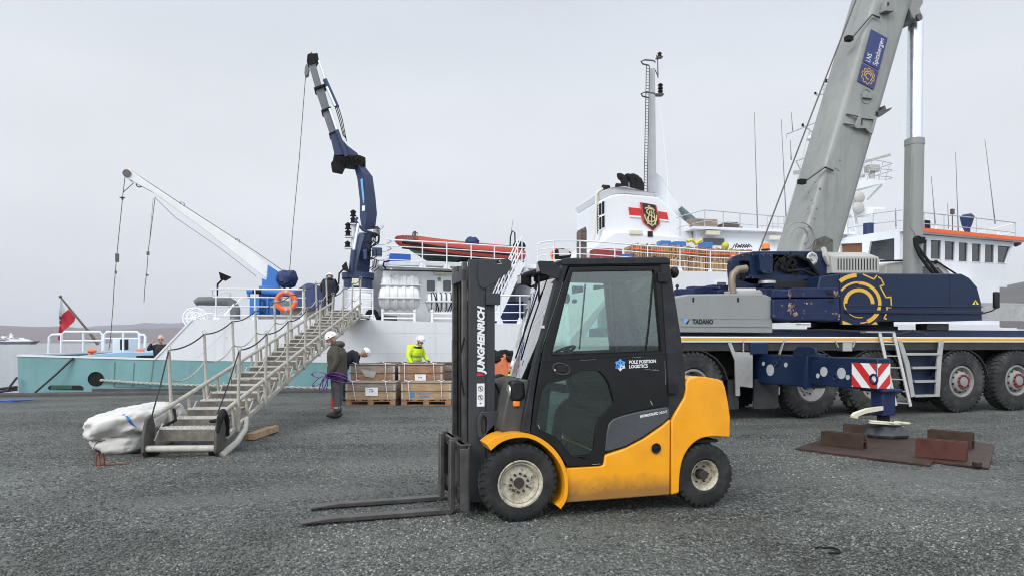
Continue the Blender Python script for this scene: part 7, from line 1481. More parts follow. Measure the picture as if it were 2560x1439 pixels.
for u0, u1 in ((1060, 1090), (1150, 1210)): g = MB(); a, b = P(u0, 668, yb_), P(u1, 656, yb_); g.box((a.x, yb_, zr + .13), (b.x, yb_ + 1.3, b.z)); g.build('boat_chock', K['wwhite'], ship)
# chests and gear
box_thing('blue_chest', 'blue plastic chest on the deck under the bow of the orange boat', 'chest', 974, 634, 1027, 653, 1.3, .7, 'pblue', None, .03)
o, a, b = box_thing('red_chest', 'dull red chest with white lettering on the boat deck above the forklift cab', 'chest', 1489, 622, 1556, 650, 1.2, .7, 'dred', None, .03, zb)
g = MB(); g.bar((a.x + .15, 1.19, (zb + b.z) / 2 + .08), (a.x + .45, 1.19, (zb + b.z) / 2 + .08), .01, .05); g.build('white_mark', K['paper'], o)
box_thing('blue_crate', 'small blue crate at the left end of the row of pallet wood', 'crate', 1556, 636, 1582, 646, 1.0, .5, 'pblue', None, .01)
o = thing('black_bag', 'black holdall with pale panel on the boat deck behind the forklift lamp', 'bag', (P(1400, 650, 1.2).x, 1.5, zb)); g = MB(); wob(g, P(1403, 637, 1.4), (.36, .28, .22), 3, 20, 14, .12); g.build('body', K['matte'], o); g = MB(); g.ext([P(1396, 623, 1.1), P(1422, 623, 1.1), P(1424, 638, 1.05), P(1398, 640, 1.05)], (0, -.01, 0)); g.build('panel', K['greyl'], o)
g = MB(); g.tube([P(1383, 650, 1.2), P(1377, 635, 1.2), P(1386, 625, 1.2), P(1392, 620, 1.3)], .04, 6); g.build('orange_webbing', K['lorange'], label='orange webbing bundle beside the black holdall on deck', cat='webbing')
g = MB(); g.prism(Q([(1451, 646), (1451, 578), (1454, 571), (1459, 574), (1464, 566), (1467, 574), (1467, 646)], 2.2), 2.2, 2.7); g.build('old_timber', K['woodd'], label='weathered dark upright timber standing on the boat deck left of the funnel', cat='timber', bevel=.02)
# row of upright pallet wood with strap and crates on top
yw = 1.0; xa, xc = P(1580, 640, yw).x, P(1885, 640, yw).x; ztop0, ztop1 = P(1580, 604, yw).z, P(1885, 622, yw).z
npal = 5
for k in range(npal):
    x0_ = xa + (xc - xa) * k / npal; x1_ = xa + (xc - xa) * (k + 1) / npal - .02
    g = MB(); n = 13; zt_ = ztop0 + (ztop1 - ztop0) * (k + .5) / npal
    for i in range(n):
        xx = x0_ + (x1_ - x0_) * i / n; jt = rnd.random() * .05; ww = (x1_ - x0_) / n * (.5 + .35 * rnd.random())
        zs_ = zb + (zt_ - zb) * (.35 + .3 * rnd.random()); g.box((xx, yw + rnd.random() * .04, zb + .01), (xx + ww, yw + .12, zs_), rnd.choice((0, 0, 2))); xx += (rnd.random() - .3) * .02; g.box((xx, yw + rnd.random() * .04, zs_ + .02), (xx + ww * .9, yw + .12, zt_ - jt - rnd.random() * .05), rnd.choice((0, 0, 2)))
    g.box((x0_, yw + .125, zb + .01), (x1_, yw + .13, zt_ - .15), 1)
    for zz_ in (.12, .5, .85): zq = zb + (zt_ - zb) * zz_; g.box((x0_, yw + .13, zq - .05), (x1_, yw + .8, zq + .05))
    g.box((x0_ + .02, yw + .14, zb + .01), (x1_ - .02, yw + .80, zt_ - .12))
    pos = ('leftmost, beside the small blue crate', 'second from the left', 'in the middle of the row', 'second from the right', 'rightmost, next to the crane beacons')[k]
    g.build('pallet_stack', [K['woodv'], K['dark'], K['woodb']], label='stack of upright wooden pallets on the boat deck, ' + pos, cat='pallet stack', group='upright pallet stacks behind the boat deck rail')
g = MB(); g.tube([P(1580, 622, yw - .03), P(1650, 628, yw - .03), P(1700, 631, yw - .03), P(1770, 636, yw - .03), P(1885, 637, yw - .03)], .022, 6); g.build('ratchet_strap', K['lorange'], label='orange ratchet strap stretched along the row of wooden pallets', cat='strap')
for u0, v0, u1, v1, m_, lab in ((1652, 602, 1678, 612, 'sblue', 'blue crate lying on top of the pallets, left one'), (1686, 604, 1716, 614, 'sblue', 'wide blue crate on top of the pallets, middle one'), (1756, 606, 1782, 618, 'sblue', 'blue crate on top of the pallets under the dark window')):
    a, b = P(u0, v1 + 6, yw + .3), P(u1, v0, yw + .3); zq = ztop0 + (ztop1 - ztop0) * ((u0 - 1580) / 305) - .02
    g = MB(); g.box((a.x, yw + .3, zq), (b.x, yw + .7, max(b.z, zq + .12))); g.build('fish_crate', K[m_], label=lab, cat='crate', group='blue crates on the pallets', bevel=.015)
g = MB(); g.tube([P(1718, 604, yw + .3), P(1730, 600, yw + .3), P(1740, 610, yw + .3), P(1750, 602, yw + .3), P(1754, 600, yw + .3)], .06, 8); g.build('yellow_hose', pm('yellow_rubber', (.62, .55, .04), .5), label='yellow hose lying on top of the pallets', cat='hose')
g = MB(); c = P(1813, 615, yw + .3); g.ell(c, .14); g.build('yellow_float', pm('dull_yellow', (.50, .48, .04), .5), label='round yellow float on top of the pallets', cat='float')
g = MB()
for i in range(7): u = 1832 + i * 6; g.tube([P(u, 620, yw + .3), P(u + 4, 609 + rnd.random() * 5, yw + .2), P(u + 12, 618, yw + .35)], .02, 5)
g.build('purple_rope', pm('purple_rope', (.08, .03, .14), .8), label='dark purple rope heap on the right end of the pallets', cat='rope')
# wooden crates on the upper deck
for u0, v0, u1, v1, lab in ((1727, 548, 1794, 570, 'weathered grey wooden box on the upper deck behind the rail'), (1797, 556, 1862, 578, 'pile of dark old boards on the upper deck, right of the wooden box')):
    a, b = P(u0, v1, 3.6), P(u1, v0, 3.6); g = MB(); n = 4
    for i in range(n): z0_ = zt3 + .1 + (b.z - zt3 - .1) * i / n; g.box((a.x + (i * .12 if 'pile' in lab else 0), 3.6 + (i % 2) * .01, z0_), (b.x - (i * .1 if 'pile' in lab else 0), 4.6, z0_ + (b.z - zt3 - .1) / n * .93))
    g.build('wooden_box' if 'box' in lab else 'board_pile', K['woodg' if 'box' in lab and 'pile' not in lab else 'woodd'], label=lab, cat='wooden box' if 'pile' not in lab else 'boards')
# flag
fl_ = thing('flagstaff', 'slanting flagstaff with a white and red ensign at the ship\'s stern', 'flag', (P(243, 856, 5).x, 5, P(243, 856, 5).z))
g = MB(); g.tube([P(245, 860, 5), P(225, 832, 5), P(151, 742, 5)], [.06, .045, .03], 8); g.ell(P(151, 741, 5), .055); g.build('staff', pm('varnished_staff', (.12, .09, .07), .5), fl_)
def FP(pts): return [P(u, v, 5 + q) for u, v, q in pts]
g = MB(); g.add(FP([(152, 747, 0), (172, 772, 0), (163, 779, .1), (154, 787, .12), (150, 800, .2), (148, 812, .1), (147, 795, .0), (149, 770, -.05)]), [(0, 1, 2, 3), (0, 3, 4, 7), (7, 4, 5, 6)], 0)
g.add(FP([(172, 772, 0), (189, 793, 0), (185, 804, .12), (172, 815, .18), (160, 825, .1), (156, 836, .15), (152, 850, .1), (145, 849, 0), (146, 828, .0), (149, 812, .1), (154, 787, .12), (163, 779, .1)]), [(0, 1, 2, 11), (11, 2, 3, 10), (10, 3, 4, 9), (9, 4, 5, 8), (8, 5, 6, 7)], 1)
g.add(FP([(148, 789, -.02), (154, 792, -.02), (150, 800, -.02), (153, 803, -.02), (148, 810, -.02)]), [(0, 1, 2), (2, 3, 4)], 2)
g.build('flag_cloth', [K['paper'], pm('flag_red', (.50, .03, .05), .7), K['matte']], fl_, flip=False, smooth=False)
# mooring lines
def rope_t(name, pts, r, mat, lab, cat='rope', tw=False):
    g = MB(); g.tube(pts, r, 6)
    return g.build(name, K[mat], label=lab, cat=cat)
pt = [P(250, 949, -.08)] + [P(u, v, -.10) for u, v in ((330, 955), (420, 960), (520, 963), (640, 966), (760, 968), (880, 969), (1000, 969), (1100, 967), (1190, 965))]
g = MB()
for ph in (0, math.pi):
    L_ = []
    for i in range(len(pt) - 1):
        for k in range(26): f = k / 26; q = pt[i].lerp(pt[i + 1], f); t = (i * 26 + k) * .9 + ph; L_.append(q + V((0, .022 * math.cos(t), .022 * math.sin(t))))
    g.tube(L_, .024, 5)
g.build('mooring_rope', K['rope'], label='thick twisted pale mooring rope running along the teal hull from the round fairlead', cat='rope')
rope_t('mooring_line', [P(183, 894, -.03), P(140, 935, -.2), P(88, 980, -.3)], .03, 'ropek', 'dark mooring line slanting down the teal hull from the bulwark to the quay')
rope_t('mooring_line', [P(43, 942, -.1), P(30, 958, -.2), P(16, 978, -.3)], .03, 'ropek', 'short dark line at the corner of the stern running down to the quay')
rope_t('mooring_line', [P(44, 966, .0), P(0, 971, -.2), P(-60, 974, -.3)], .04, 'ropek', 'thick dark line leaving the stern to the left, the upper one')
rope_t('mooring_line', [P(44, 972, .0), P(0, 978, -.2), P(-60, 986, -.3)], .04, 'ropek', 'thick dark line leaving the stern to the left, the lower one')
CUR[0] = SH
g = MB(); L_ = []
for i in range(150): t = i * .22; rr_ = .16 + .10 * noise.noise(V((t * .4, 0, 0))); L_.append(V(SH.g(62, 991, .115)) + V((rr_ * 1.6 * math.cos(t) + (i - 75) * .0025, rr_ * .5 * math.sin(t) - .45, .02 + .03 * (i / 150) - .09)))
g.tube(L_, .014, 5); g.build('rope_coil', K['pblue'], label='loose coil of blue rope lying by the quay edge near the stern', cat='rope')
# ================================================================ GANGWAY
CUR[0] = W
P0 = V((-4.42, 9.15, .14)); P1 = V((-4.98, 20.6, 2.36)); D_ = (P1 - P0); LG = D_.length; D_.normalize(); RX = D_.cross(V((0, 0, 1))).normalized(); UP = RX.cross(D_).normalized()
def G(x, t, h=0): return P0 + D_ * t + RX * x + UP * h
K['endp'] = pm('scuffed_dark_plate', (.055, .052, .048), .7, var=.3, dirt=.6, dcol=(.16, .15, .13), ds=5)
gw = thing('gangway', 'long off-white gangway with rope handrails climbing from the gravel to the ship\'s deck', 'gangway', (P0.x, P0.y, 0))
for sx in (-1, 1):
    x = sx * .43
    g = MB(); g.tube([G(x, .18, .36), G(x, LG - .1, .36)], .032, 10); g.bar(G(x, .35, .0), G(x, LG, .0), .05, .06, up=UP); n = 20
    for i in range(1, n): t = LG * i / n + .1; g.bar(G(x, t, .03), G(x, t, .34), .03, .045, up=D_)
    for i in range(0, n): t = LG * i / n + .1; g.tube([G(x, t, .03), G(x, t + LG / n * .5, .18)], .012, 5)
    g.build('side_truss', K['gang'], gw)
    tops = []
    for i in range(9):
        t = .72 + i * 1.29; lean = .12 * sx * 0; a = G(x + sx * .035, t, -.04); b = G(x + sx * .07, t + .20, 1.12); tops.append((b, G(x + sx * .05, t + .11, .70)))
        g = MB(); g.bar(a, a.lerp(b, .35), .055, .055); g.tube([a.lerp(b, .3), b], .024, 8); g.tube([b + V((.03 * math.cos(q), 0, .03 + .03 * math.sin(q))) for q in [k * math.pi / 5 for k in range(10)]], .006, 5, closed=True); g.build('stanchion', K['gang'], gw)
    for lv in (0, 1):
        pts = []
        for a, b in zip(tops, tops[1:]):
            for k in range(7): f = k / 7; p = a[lv].lerp(b[lv], f); pts.append(p - V((0, 0, (.06 if lv == 0 else .13) * 4 * f * (1 - f))))
        pts.append(tops[-1][lv]); end = G(x, .12, .40)
        pts = [end, end.lerp(pts[0], .5) - V((0, 0, .03))] + pts if lv == 0 else pts
        g = MB(); g.tube(pts, .011, 6); g.build('handrail_rope', K['ropek' if lv == 0 else 'rope'], gw)
yaw = math.atan2(D_.x, D_.y)
for i in range(25):
    t = .28 + i * .468; c = G(0, t, .02); RZ = Matrix.Translation(c) @ Matrix.Rotation(-yaw, 4, 'Z'); g = MB(); g.T = RZ
    g.box((-.39, -.12, .115), (.39, .14, .135)); g.box((-.39, -.125, -.035), (.39, -.11, .128), 0); g.box((-.39, -.13, .122), (.39, -.10, .142), 1)
    for k in range(13): g.box((-.385 + k * .06, -.135, .128), (-.355 + k * .06, .12, .147), 1)
    st_o = g.build('step', [K['step'], K['stepe']], gw)
for sx in (-1, 1):
    g = MB(); x = sx * .47
    sh_ = [(-.10, -.15), (-.18, -.04), (-.12, .20), (.0, .37), (.16, .39), (.20, .20), (.14, -.02), (.06, -.15)]
    vs = [G(x - .012, a, b) for a, b in sh_]; g.ext(vs, RX * .045); g.build('end_plate', K['endp'], gw, bevel=.012)
g = MB(); g.tube([G(-.45, -.10, -.01), G(.45, -.10, -.01)], .045, 12); g.build('roller_bar', K['gang'], gw)
g = MB()
for x in (-.40, .40): g.cyl(G(x - .05, .0, -.09), G(x + .05, .0, -.09), .075, n=16)
g.each('roller', K['matte'], gw)
g = MB(); g.tube([G(.52, -.10, -.12), G(.54, .45, -.12), G(.53, .85, -.06), G(.48, 1.10, .04)], [.05, .045, .04, .03], 8); g.build('skid_rail', K['gang'], gw)
g = MB(); g.tube([G(.50, -.10, .20), G(.51, .0, .38), G(.50, .14, .42), G(.49, .24, .30), G(.48, .26, .05)], [.02, .045, .05, .05, .04], 8); g.tube([G(.42, .36, .30), G(.30, .5, .18), G(.16, .55, .16), G(.36, .8, .16)], .022, 8); g.tube([G(-.42, .35, .14), G(-.30, .5, .2), G(-.40, .7, .3)], .02, 8); g.each('rubber_hose', K['matte'], gw)
g = MB(); p = P1 + V((.05, .1, -.02)); g.box((p.x - .45, p.y - .3, p.z - .06), (p.x + .45, p.y + 1.0, p.z)); g.build('landing_board', K['stepe'], gw)

# ================================================================ PALLET-COLLAR CRATES
RC = [0]
def pallet_crate(lab, x0, y0, n, wood, lid=False, straps=True, ls=None, mark=None, grp='wooden pallet crates by the quay edge', hx=1.2):
    o = thing('pallet_crate', lab, 'crate', (x0 + hx / 2, y0 + .4, 0), grp)
    g = MB()
    for bx in (0, hx / 2 - .07, hx - .14):
        for by in (0, .33, .66): g.box((x0 + bx, y0 + by, .025), (x0 + bx + .14, y0 + by + .12, .10))
    for by in (0, .33, .66): g.box((x0, y0 + by, .003), (x0 + hx, y0 + by + .10, .024)); g.box((x0, y0 + by, .101), (x0 + hx, y0 + by + .12, .122))
    for i in range(5): g.box((x0 + i * .27, y0, .123), (x0 + i * .27 + .12, y0 + .8, .144))
    g.build('pallet', K['woodb'], o, bevel=.003)
    z = .146
    for k in range(n):
        g = MB(); zz = z + k * .2; t = .022; hk = .189; m = wood[k % len(wood)]
        g.box((x0 + .02, y0 + .0, zz), (x0 + hx - .02, y0 + t, zz + hk)); g.box((x0 + .02, y0 + .8 - t, zz), (x0 + hx - .02, y0 + .8, zz + hk)); g.box((x0, y0 + .02, zz), (x0 + t, y0 + .78, zz + hk)); g.box((x0 + hx - t, y0 + .02, zz), (x0 + hx, y0 + .78, zz + hk))
        co = g.build('collar', K[m], o, bevel=.003)
        g = MB()
        for xx in (x0 - .003, x0 + hx - .047):
            g.box((xx, y0 - .006, zz + .015), (xx + .05, y0 + .001, zz + hk - .015))
            for q in range(4): g.box((xx + .005, y0 - .010, zz + .025 + q * .042), (xx + .045, y0 - .005, zz + .045 + q * .042))
        g.build('hinges', K['alu'], co)
    zt_ = z + n * .2
    g = MB()
    if lid:
        g.box((x0 - .02, y0 - .02, zt_ + .002), (x0 + hx + .02, y0 + .82, zt_ + .03)); g.build('lid', K['woodd'], o, bevel=.003)
    else:
        g.box((x0, y0, zt_ + .001), (x0 + hx, y0 + .8, zt_ + .018)); g.build('lid', K['woodg'], o, bevel=.003)
    if straps:
        rr = random.Random(x0 * 7)
        for fx in (.14, .80):
            a = x0 + hx * fx; b = a + (rr.random() - .4) * .12; g = MB(); g.tube([(a, y0 + .7, zt_ + .03), (a, y0 - .012, zt_ + .028), (b, y0 - .014, .16), (b, y0 + .01, .13)], .009, 5); g.tube([(a - .02, y0 + .1, zt_ + .03), (a - .08, y0 + .05, zt_ + .07), (a - .02, y0 - .01, zt_ + .05), (a + .05, y0 - .01, zt_ + .03)], .009, 5); g.build('strap', K['paper'], o)
    if ls:
        fx, fz, w_, h_ = ls; a = x0 + fx; g = MB(); g.ext([(a, y0 - .016, fz), (a + w_, y0 - .018, fz - .005), (a + w_, y0 - .018, fz + h_), (a, y0 - .016, fz + h_)], (0, -.002, 0)); lo = g.build('address_label', K['paper'], o)
        g = MB(); g.text('LYR', (a + w_ * .33, y0 - .019, fz + h_ * .45), (1, 0, 0), (0, 0, 1), h_ * .2, w_ * .34, .03); [g.box((a + w_ * q, y0 - .0192, fz + h_ * .76), (a + w_ * (q + .07), y0 - .0188, fz + h_ * .82)) for q in (.16, .30, .38, .46, .56, .64, .74)]; g.build('label_print', K['ink'], lo, flip=False)
    if mark:
        g = MB(); fx, fz = mark; g.text('International', (x0 + fx + .14, y0 - .001, fz + .08), (1, 0, 0), (0, 0, 1), .035, .36, .01); g.text('NAVIGA', (x0 + fx + .22, y0 - .001, fz), (1, 0, 0), (0, 0, 1), .05, .25, .03); g.box((x0 + fx, y0 - .003, fz), (x0 + fx + .10, y0 - .0005, fz + .13)); g.build('stencil', K['blueink'], o, flip=False)
    return o
fd = 2601 / (1013 - HZ)
def xat(u, d): return (u - CX) / F * d
pallet_crate('front left crate on a pallet, two boards high, with a white LYR label', xat(864, fd), fd, 2, ['wood', 'woodg'], ls=(.48, .24, .30, .20))
pallet_crate('front right crate on a pallet, two boards high, stencilled in blue', xat(1003, fd), fd, 2, ['wood', 'wood'], mark=(.22, .20))
pallet_crate('tall grey crate behind the front left one, torn plastic pouch on its boards', xat(873, fd + .95), fd + .95, 4, ['woodb', 'woodg', 'woodb', 'woodg'], hx=1.16)
pallet_crate('tall brown crate behind the front right one, small white label near the top', xat(996, fd + .95), fd + .95, 4, ['woodb', 'wood', 'woodb', 'woodb'], ls=(.42, .54, .28, .17), hx=1.12)
pallet_crate('dark lidded crate in the back row between the bending man and the man in yellow', xat(943, fd + 1.9), fd + 1.9, 4, ['woodg'], lid=True, straps=False)
pallet_crate('dark lidded crate in the back row to the right, by the man in yellow', xat(1025, fd + 1.9) + .45, fd + 1.9, 4, ['woodg'], lid=True, straps=False, hx=.8)
g = MB(); a = V((xat(900, fd + .93), fd + .93, 0)); g.add([(a.x + .02, a.y, .84), (a.x + .3, a.y - .02, .80), (a.x + .42, a.y - .01, .78), (a.x + .36, a.y, .62), (a.x + .12, a.y, .66)], [(0, 1, 2, 3, 4)]); g.build('plastic_pouch', K['greyl'], label='torn clear pouch hanging on the tall grey crate', cat='pouch', flip=False)

# ================================================================ PEOPLE
K['skin'] = pm('skin', (.50, .28, .20), .55, var=.06)
K['brownj'] = pm('brown_jacket_cloth', (.060, .054, .044), .85, var=.2, vs=5, bump=.5, bs=9)
K['blackc'] = pm('black_cloth', (.010, .012, .020), .8, var=.2, bump=.4, bs=12)
K['greyt'] = pm('grey_work_trousers', (.085, .085, .092), .85, var=.25, vs=8, bump=.6, bs=11)
K['hivis'] = pm('hi_vis_yellow_cloth', (.62, .86, .02), .7, var=.08, bump=.4, bs=10)
K['boot'] = pm('boot_leather', (.018, .016, .015), .6, var=.2)
K['helm'] = pm('white_helmet_shell', (.82, .83, .84), .25, var=.02, coat=.4)
K['hair'] = pm('grey_hair', (.50, .49, .47), .8, var=.2, vs=30)
K['purple'] = pm('purple_webbing', (.17, .045, .30), .7, var=.1)
def mat_from(o, z): return o
def rotz(a): return Matrix.Rotation(a, 4, 'Z')
def person(lab, pos, face, jo, mats, scale=1.0, bulk=1.0, legb=1.0, helmet=True, head_rot=(0, 0, 0), jacket=None, hood=False, glasses=False, hands=(1, 1), beard=False, vest=None):
    """jo overrides joint positions; local +x is the way the person faces, +y their left"""
    J = dict(pel=(0, 0, .95), wst=(0, 0, 1.10), che=(0, 0, 1.30), nck=(.0, 0, 1.47), hd=(.01, 0, 1.53),
             hl=(0, .09, .90), kl=(.01, .10, .50), al=(-.01, .10, .10), tl=(.15, .11, .045), hr=(0, -.09, .90), kr=(.01, -.10, .50), ar=(-.01, -.10, .10), tr=(.15, -.11, .045),
             sl=(0, .18, 1.42), el=(-.02, .23, 1.15), wl=(.06, .22, .90), sr=(0, -.18, 1.42), er=(-.02, -.23, 1.15), wr=(.06, -.22, .90)); J.update(jo)
    rad = dict(pel=.135, wst=.13, che=.155, nck=.062, hd=.055, hl=.098, kl=.068, al=.050, tl=.042, hr=.098, kr=.068, ar=.050, tr=.042, sl=.075, el=.056, wl=.042, sr=.075, er=.056, wr=.042)
    ed = [('pel', 'wst'), ('wst', 'che'), ('che', 'nck'), ('nck', 'hd'), ('pel', 'hl'), ('hl', 'kl'), ('kl', 'al'), ('al', 'tl'), ('pel', 'hr'), ('hr', 'kr'), ('kr', 'ar'), ('ar', 'tr'), ('che', 'sl'), ('sl', 'el'), ('el', 'wl'), ('che', 'sr'), ('sr', 'er'), ('er', 'wr')]
    names = list(J); me = bpy.data.meshes.new('sk'); me.from_pydata([J[n] for n in names], [(names.index(a), names.index(b)) for a, b in ed], [])
    ob = bpy.data.objects.new('sk', me); sc.collection.objects.link(ob); ob.modifiers.new('s', 'SKIN'); md = ob.modifiers.new('d', 'SUBSURF'); md.levels = 1; md.render_levels = 1
    if not me.skin_vertices: me.skin_vertices.new() if hasattr(me.skin_vertices, 'new') else None
    if not me.skin_vertices:
        b = bmesh.new(); b.from_mesh(me); b.verts.layers.skin.verify(); b.to_mesh(me); b.free()
    cloth = {'sl', 'el', 'sr', 'er', 'wl', 'wr', 'che', 'wst', 'pel'}
    for i, n in enumerate(names):
        q = rad[n] * (bulk if n in cloth else (1 + (bulk - 1) * .6) * legb if n[0] in 'hka' and n != 'hd' else 1)
        sv = me.skin_vertices[0].data[i]; sv.radius = (q, q * (.78 if n in ('pel', 'wst', 'che') else 1)) if False else (q, q); sv.use_root = n == 'pel'
    bpy.context.view_layer.update(); dg = bpy.context.evaluated_depsgraph_get(); ev = bpy.data.meshes.new_from_object(ob.evaluated_get(dg))
    seg = {('nck', 'hd'): 3, ('sl', 'el'): 0, ('el', 'wl'): 0, ('sr', 'er'): 0, ('er', 'wr'): 0, ('pel', 'wst'): 0, ('wst', 'che'): 0, ('che', 'nck'): 0, ('che', 'sl'): 0, ('che', 'sr'): 0, ('pel', 'hl'): 1, ('hl', 'kl'): 1, ('kl', 'al'): 1, ('al', 'tl'): 2, ('pel', 'hr'): 1, ('hr', 'kr'): 1, ('kr', 'ar'): 1, ('ar', 'tr'): 2}
    def near(p):
        best = None
        for (a, b), mi in seg.items():
            A, B = V(J[a]), V(J[b]); t = max(0, min(1, (p - A).dot(B - A) / (B - A).length_squared)); d = (p - A.lerp(B, t)).length
            if mi == 2: d -= .02
            if best is None or d < best[0]: best = (d, mi)
        return best[1]
    g = MB(); M = Matrix.Translation(V(pos)) @ rotz(face) @ Matrix.Scale(scale, 4); g.T = M
    o = len(g.v); g.v += [M @ v.co for v in ev.vertices]
    for p in ev.polygons: g.f.append(tuple(p.vertices)); g.mi.append(near(p.center))
    bpy.data.objects.remove(ob)
    for a_, b_ in (('al', 'tl'), ('ar', 'tr')):
        A, B = V(J[a_]), V(J[b_]); f_ = V((B.x - A.x, B.y - A.y, 0)).normalized(); c_ = A.lerp(B, .42); n_ = V((-f_.y, f_.x, 0)); g.T = M @ Matrix(((f_.x, n_.x, 0, c_.x), (f_.y, n_.y, 0, c_.y), (0, 0, 1, .062), (0, 0, 0, 1)))
        g.ell((0, 0, 0), (.155, .056, .062), 16, 2, 9, lambda d: V((d.x, d.y, max(d.z, -.85) * (1 - .35 * max(0, d.x)))))
    # head with face, ears
    hm = Matrix.Translation(V(J['hd'])) @ Matrix.Rotation(head_rot[2], 4, 'Z') @ Matrix.Rotation(head_rot[1], 4, 'Y') @ Matrix.Rotation(head_rot[0], 4, 'X')
    g.T = M @ hm
    def hf(d):
        q = V(d)
        if d.z < 0: q.x *= 1 - .15 * abs(d.z); q.y *= 1 - .38 * abs(d.z) ** 1.3; q.x += .10 * abs(d.z)
        if d.x > .75 and abs(d.y) < .35: q.x += .03 * math.exp(-((d.z + .12) / .3) ** 2)
        return q
    g.ell((.015, 0, .105), (.098, .078, .125), 18, 3, 14, hf)
    g.loft([[(.098, -.010, .125), (.098, .010, .125), (.100, .0, .13)], [(.128, -.018, .088), (.128, .018, .088), (.130, 0, .10)], [(.105, -.014, .075), (.105, .014, .075), (.11, 0, .08)]], 3)
    for s_ in (-1, 1): g.ell((.0, s_ * .080, .10), (.022, .012, .034), 8, 3, 6); g.ell((.096, s_ * .032, .122), (.011, .015, .009), 8, 4, 6); g.tube([(.106, s_ * .016, .142), (.102, s_ * .048, .144)], .005, 5, 5)
    g.tube([(.108, -.024, .048), (.113, 0, .047), (.108, .024, .048)], .0055, 5, 5)
    if beard: g.ell((.072, 0, .035), (.045, .052, .042), 12, 5, 8)
    # hands: palm, five fingers
    for s_, k in (('l', 0), ('r', 1)):
        if not hands[k]: continue
        w0, e0 = V(J['w' + s_]), V(J['e' + s_]); f = (w0 - e0).normalized(); side = V((1, 0, 0)) if abs(f.x) < .8 else V((0, 0, 1)); a = f.cross(side).normalized(); b = a.cross(f)
        g.T = M @ Matrix(((f.x, b.x, a.x, w0.x), (f.y, b.y, a.y, w0.y), (f.z, b.z, a.z, w0.z), (0, 0, 0, 1))); hmt = 6
        g.ell((.055, 0, 0), (.055, .042, .019), 12, hmt, 8)
        for q, (yy, ln_) in enumerate(((-.030, .062), (-.011, .075), (.010, .070), (.028, .055))): g.tube([(.085, yy, 0), (.085 + ln_ * .5, yy * 1.1, .012), (.085 + ln_ * .8, yy * 1.1, .035), (.085 + ln_ * .7, yy, .055)], [.0115, .010, .009, .007], 7, hmt)
        g.tube([(.025, -.035, .005), (.05, -.062, .015), (.078, -.062, .030)], [.013, .011, .008], 7, hmt)
    g.T = Matrix()
    po = thing('person', lab, 'person', (pos[0], pos[1], pos[2]))
    g.build('body', [K[m] for m in mats] + [K['ink'], K['hair'], K[mats[4]] if len(mats) > 4 else K['skin']], po) if len(mats) == 4 else g.build('body', [K[m] for m in mats[:4]] + [K['ink'], K['hair'], K[mats[4]]], po)
    if helmet:
        g = MB(); g.T = M @ hm; pr = [(0.0, .0)]
        g.lathe([(.135, .122), (.140, .128), (.165, .126), (.205, .112), (.235, .085), (.252, .045), (.256, 0)], (.0, 0, 0), 28, 0, 'z', caps=False)
        g.loft([[(.10, -.07, .150), (.10, .07, .150), (.10, .07, .158), (.10, -.07, .158)], [(.165, -.035, .140), (.165, .035, .140), (.165, .035, .146), (.165, -.035, .146)]])
        for i in (-1, 0, 1): g.tube([(.115 * math.cos(t), i * .035, .140 + .122 * math.sin(t)) for t in [R(15 + q * 15) for q in range(11)]], .006, 5)
        he = g.build('helmet', K['helm'], po)
        g = MB(); g.T = M @ hm
        for s_ in (-1, 1): g.add([(.03, s_ * .127, .160), (.06, s_ * .120, .160), (.045, s_ * .122, .190)], [(0, 1, 2)]); g.add([(-.07, s_ * .112, .165), (-.04, s_ * .121, .165), (-.055, s_ * .114, .190)], [(0, 1, 2)])
        g.tube([(.0, -.085, .135), (.03, -.075, .05), (.07, -.02, -.012), (.07, .02, -.012), (.03, .075, .05), (0, .085, .135)], .005, 5); g.build('helmet_trim', K['ink'], he, flip=False)
    else:
        g = MB(); g.T = M @ hm
        def hr(d): return V(d) * (1 + .06 * noise.noise(V(d) * 6))
        g.ell((-.012, 0, .132), (.104, .086, .112), 20, 0, 12, hr); g.build('hair', K['hair'], po)
    if glasses:
        g = MB(); g.T = M @ hm
        for s_ in (-1, 1): g.tube([(.120 - .006 * abs(math.sin(t)), s_ * .033 + .022 * math.cos(t), .122 + .017 * math.sin(t)) for t in [i * math.pi / 6 for i in range(12)]], .0035, 5, closed=True); g.tube([(.118, s_ * .056, .126), (.0, s_ * .085, .118)], .003, 5)
        g.tube([(.12, -.012, .125), (.12, .012, .125)], .003, 5); g.build('glasses', K['ink'], po)
    if jacket:
        hem, mj, fl_ = jacket; g = MB(); g.T = M; sp = [V(J['pel']) + V((0, 0, hem)), V(J['pel']), V(J['wst']), V(J['che']), V(J['che']).lerp(V(J['nck']), .55), V(J['nck']) + V((0, 0, .02))]
        rs = [(.165, .195), (.165, .195), (.155, .185), (.165, .205), (.135, .185), (.075, .085)]; rings = []
        for i in range(21):
            f = i / 20 * 5; k = min(int(f), 4); t = f - k; c = sp[k].lerp(sp[k + 1], t); a = rs[k][0] + (rs[k + 1][0] - rs[k][0]) * t; b = rs[k][1] + (rs[k + 1][1] - rs[k][1]) * t
            ax_ = (sp[k + 1] - sp[k]).normalized(); fx = V((1, 0, 0)) - ax_ * ax_.x; fx = fx.normalized() if fx.length > .2 else V((0, 0, -1)); fy = ax_.cross(fx)
            rings.append([c + (fx * (a * math.cos(q)) + fy * (b * math.sin(q))) * fl_ * (1 + .045 * noise.noise(V((math.cos(q) * 2.2, math.sin(q) * 2.2, f * 2.6 + pos[0])))) for q in [j * math.pi / 14 for j in range(28)]])
        g.loft(rings); jk_ = g.build('jacket', K[mj], po)
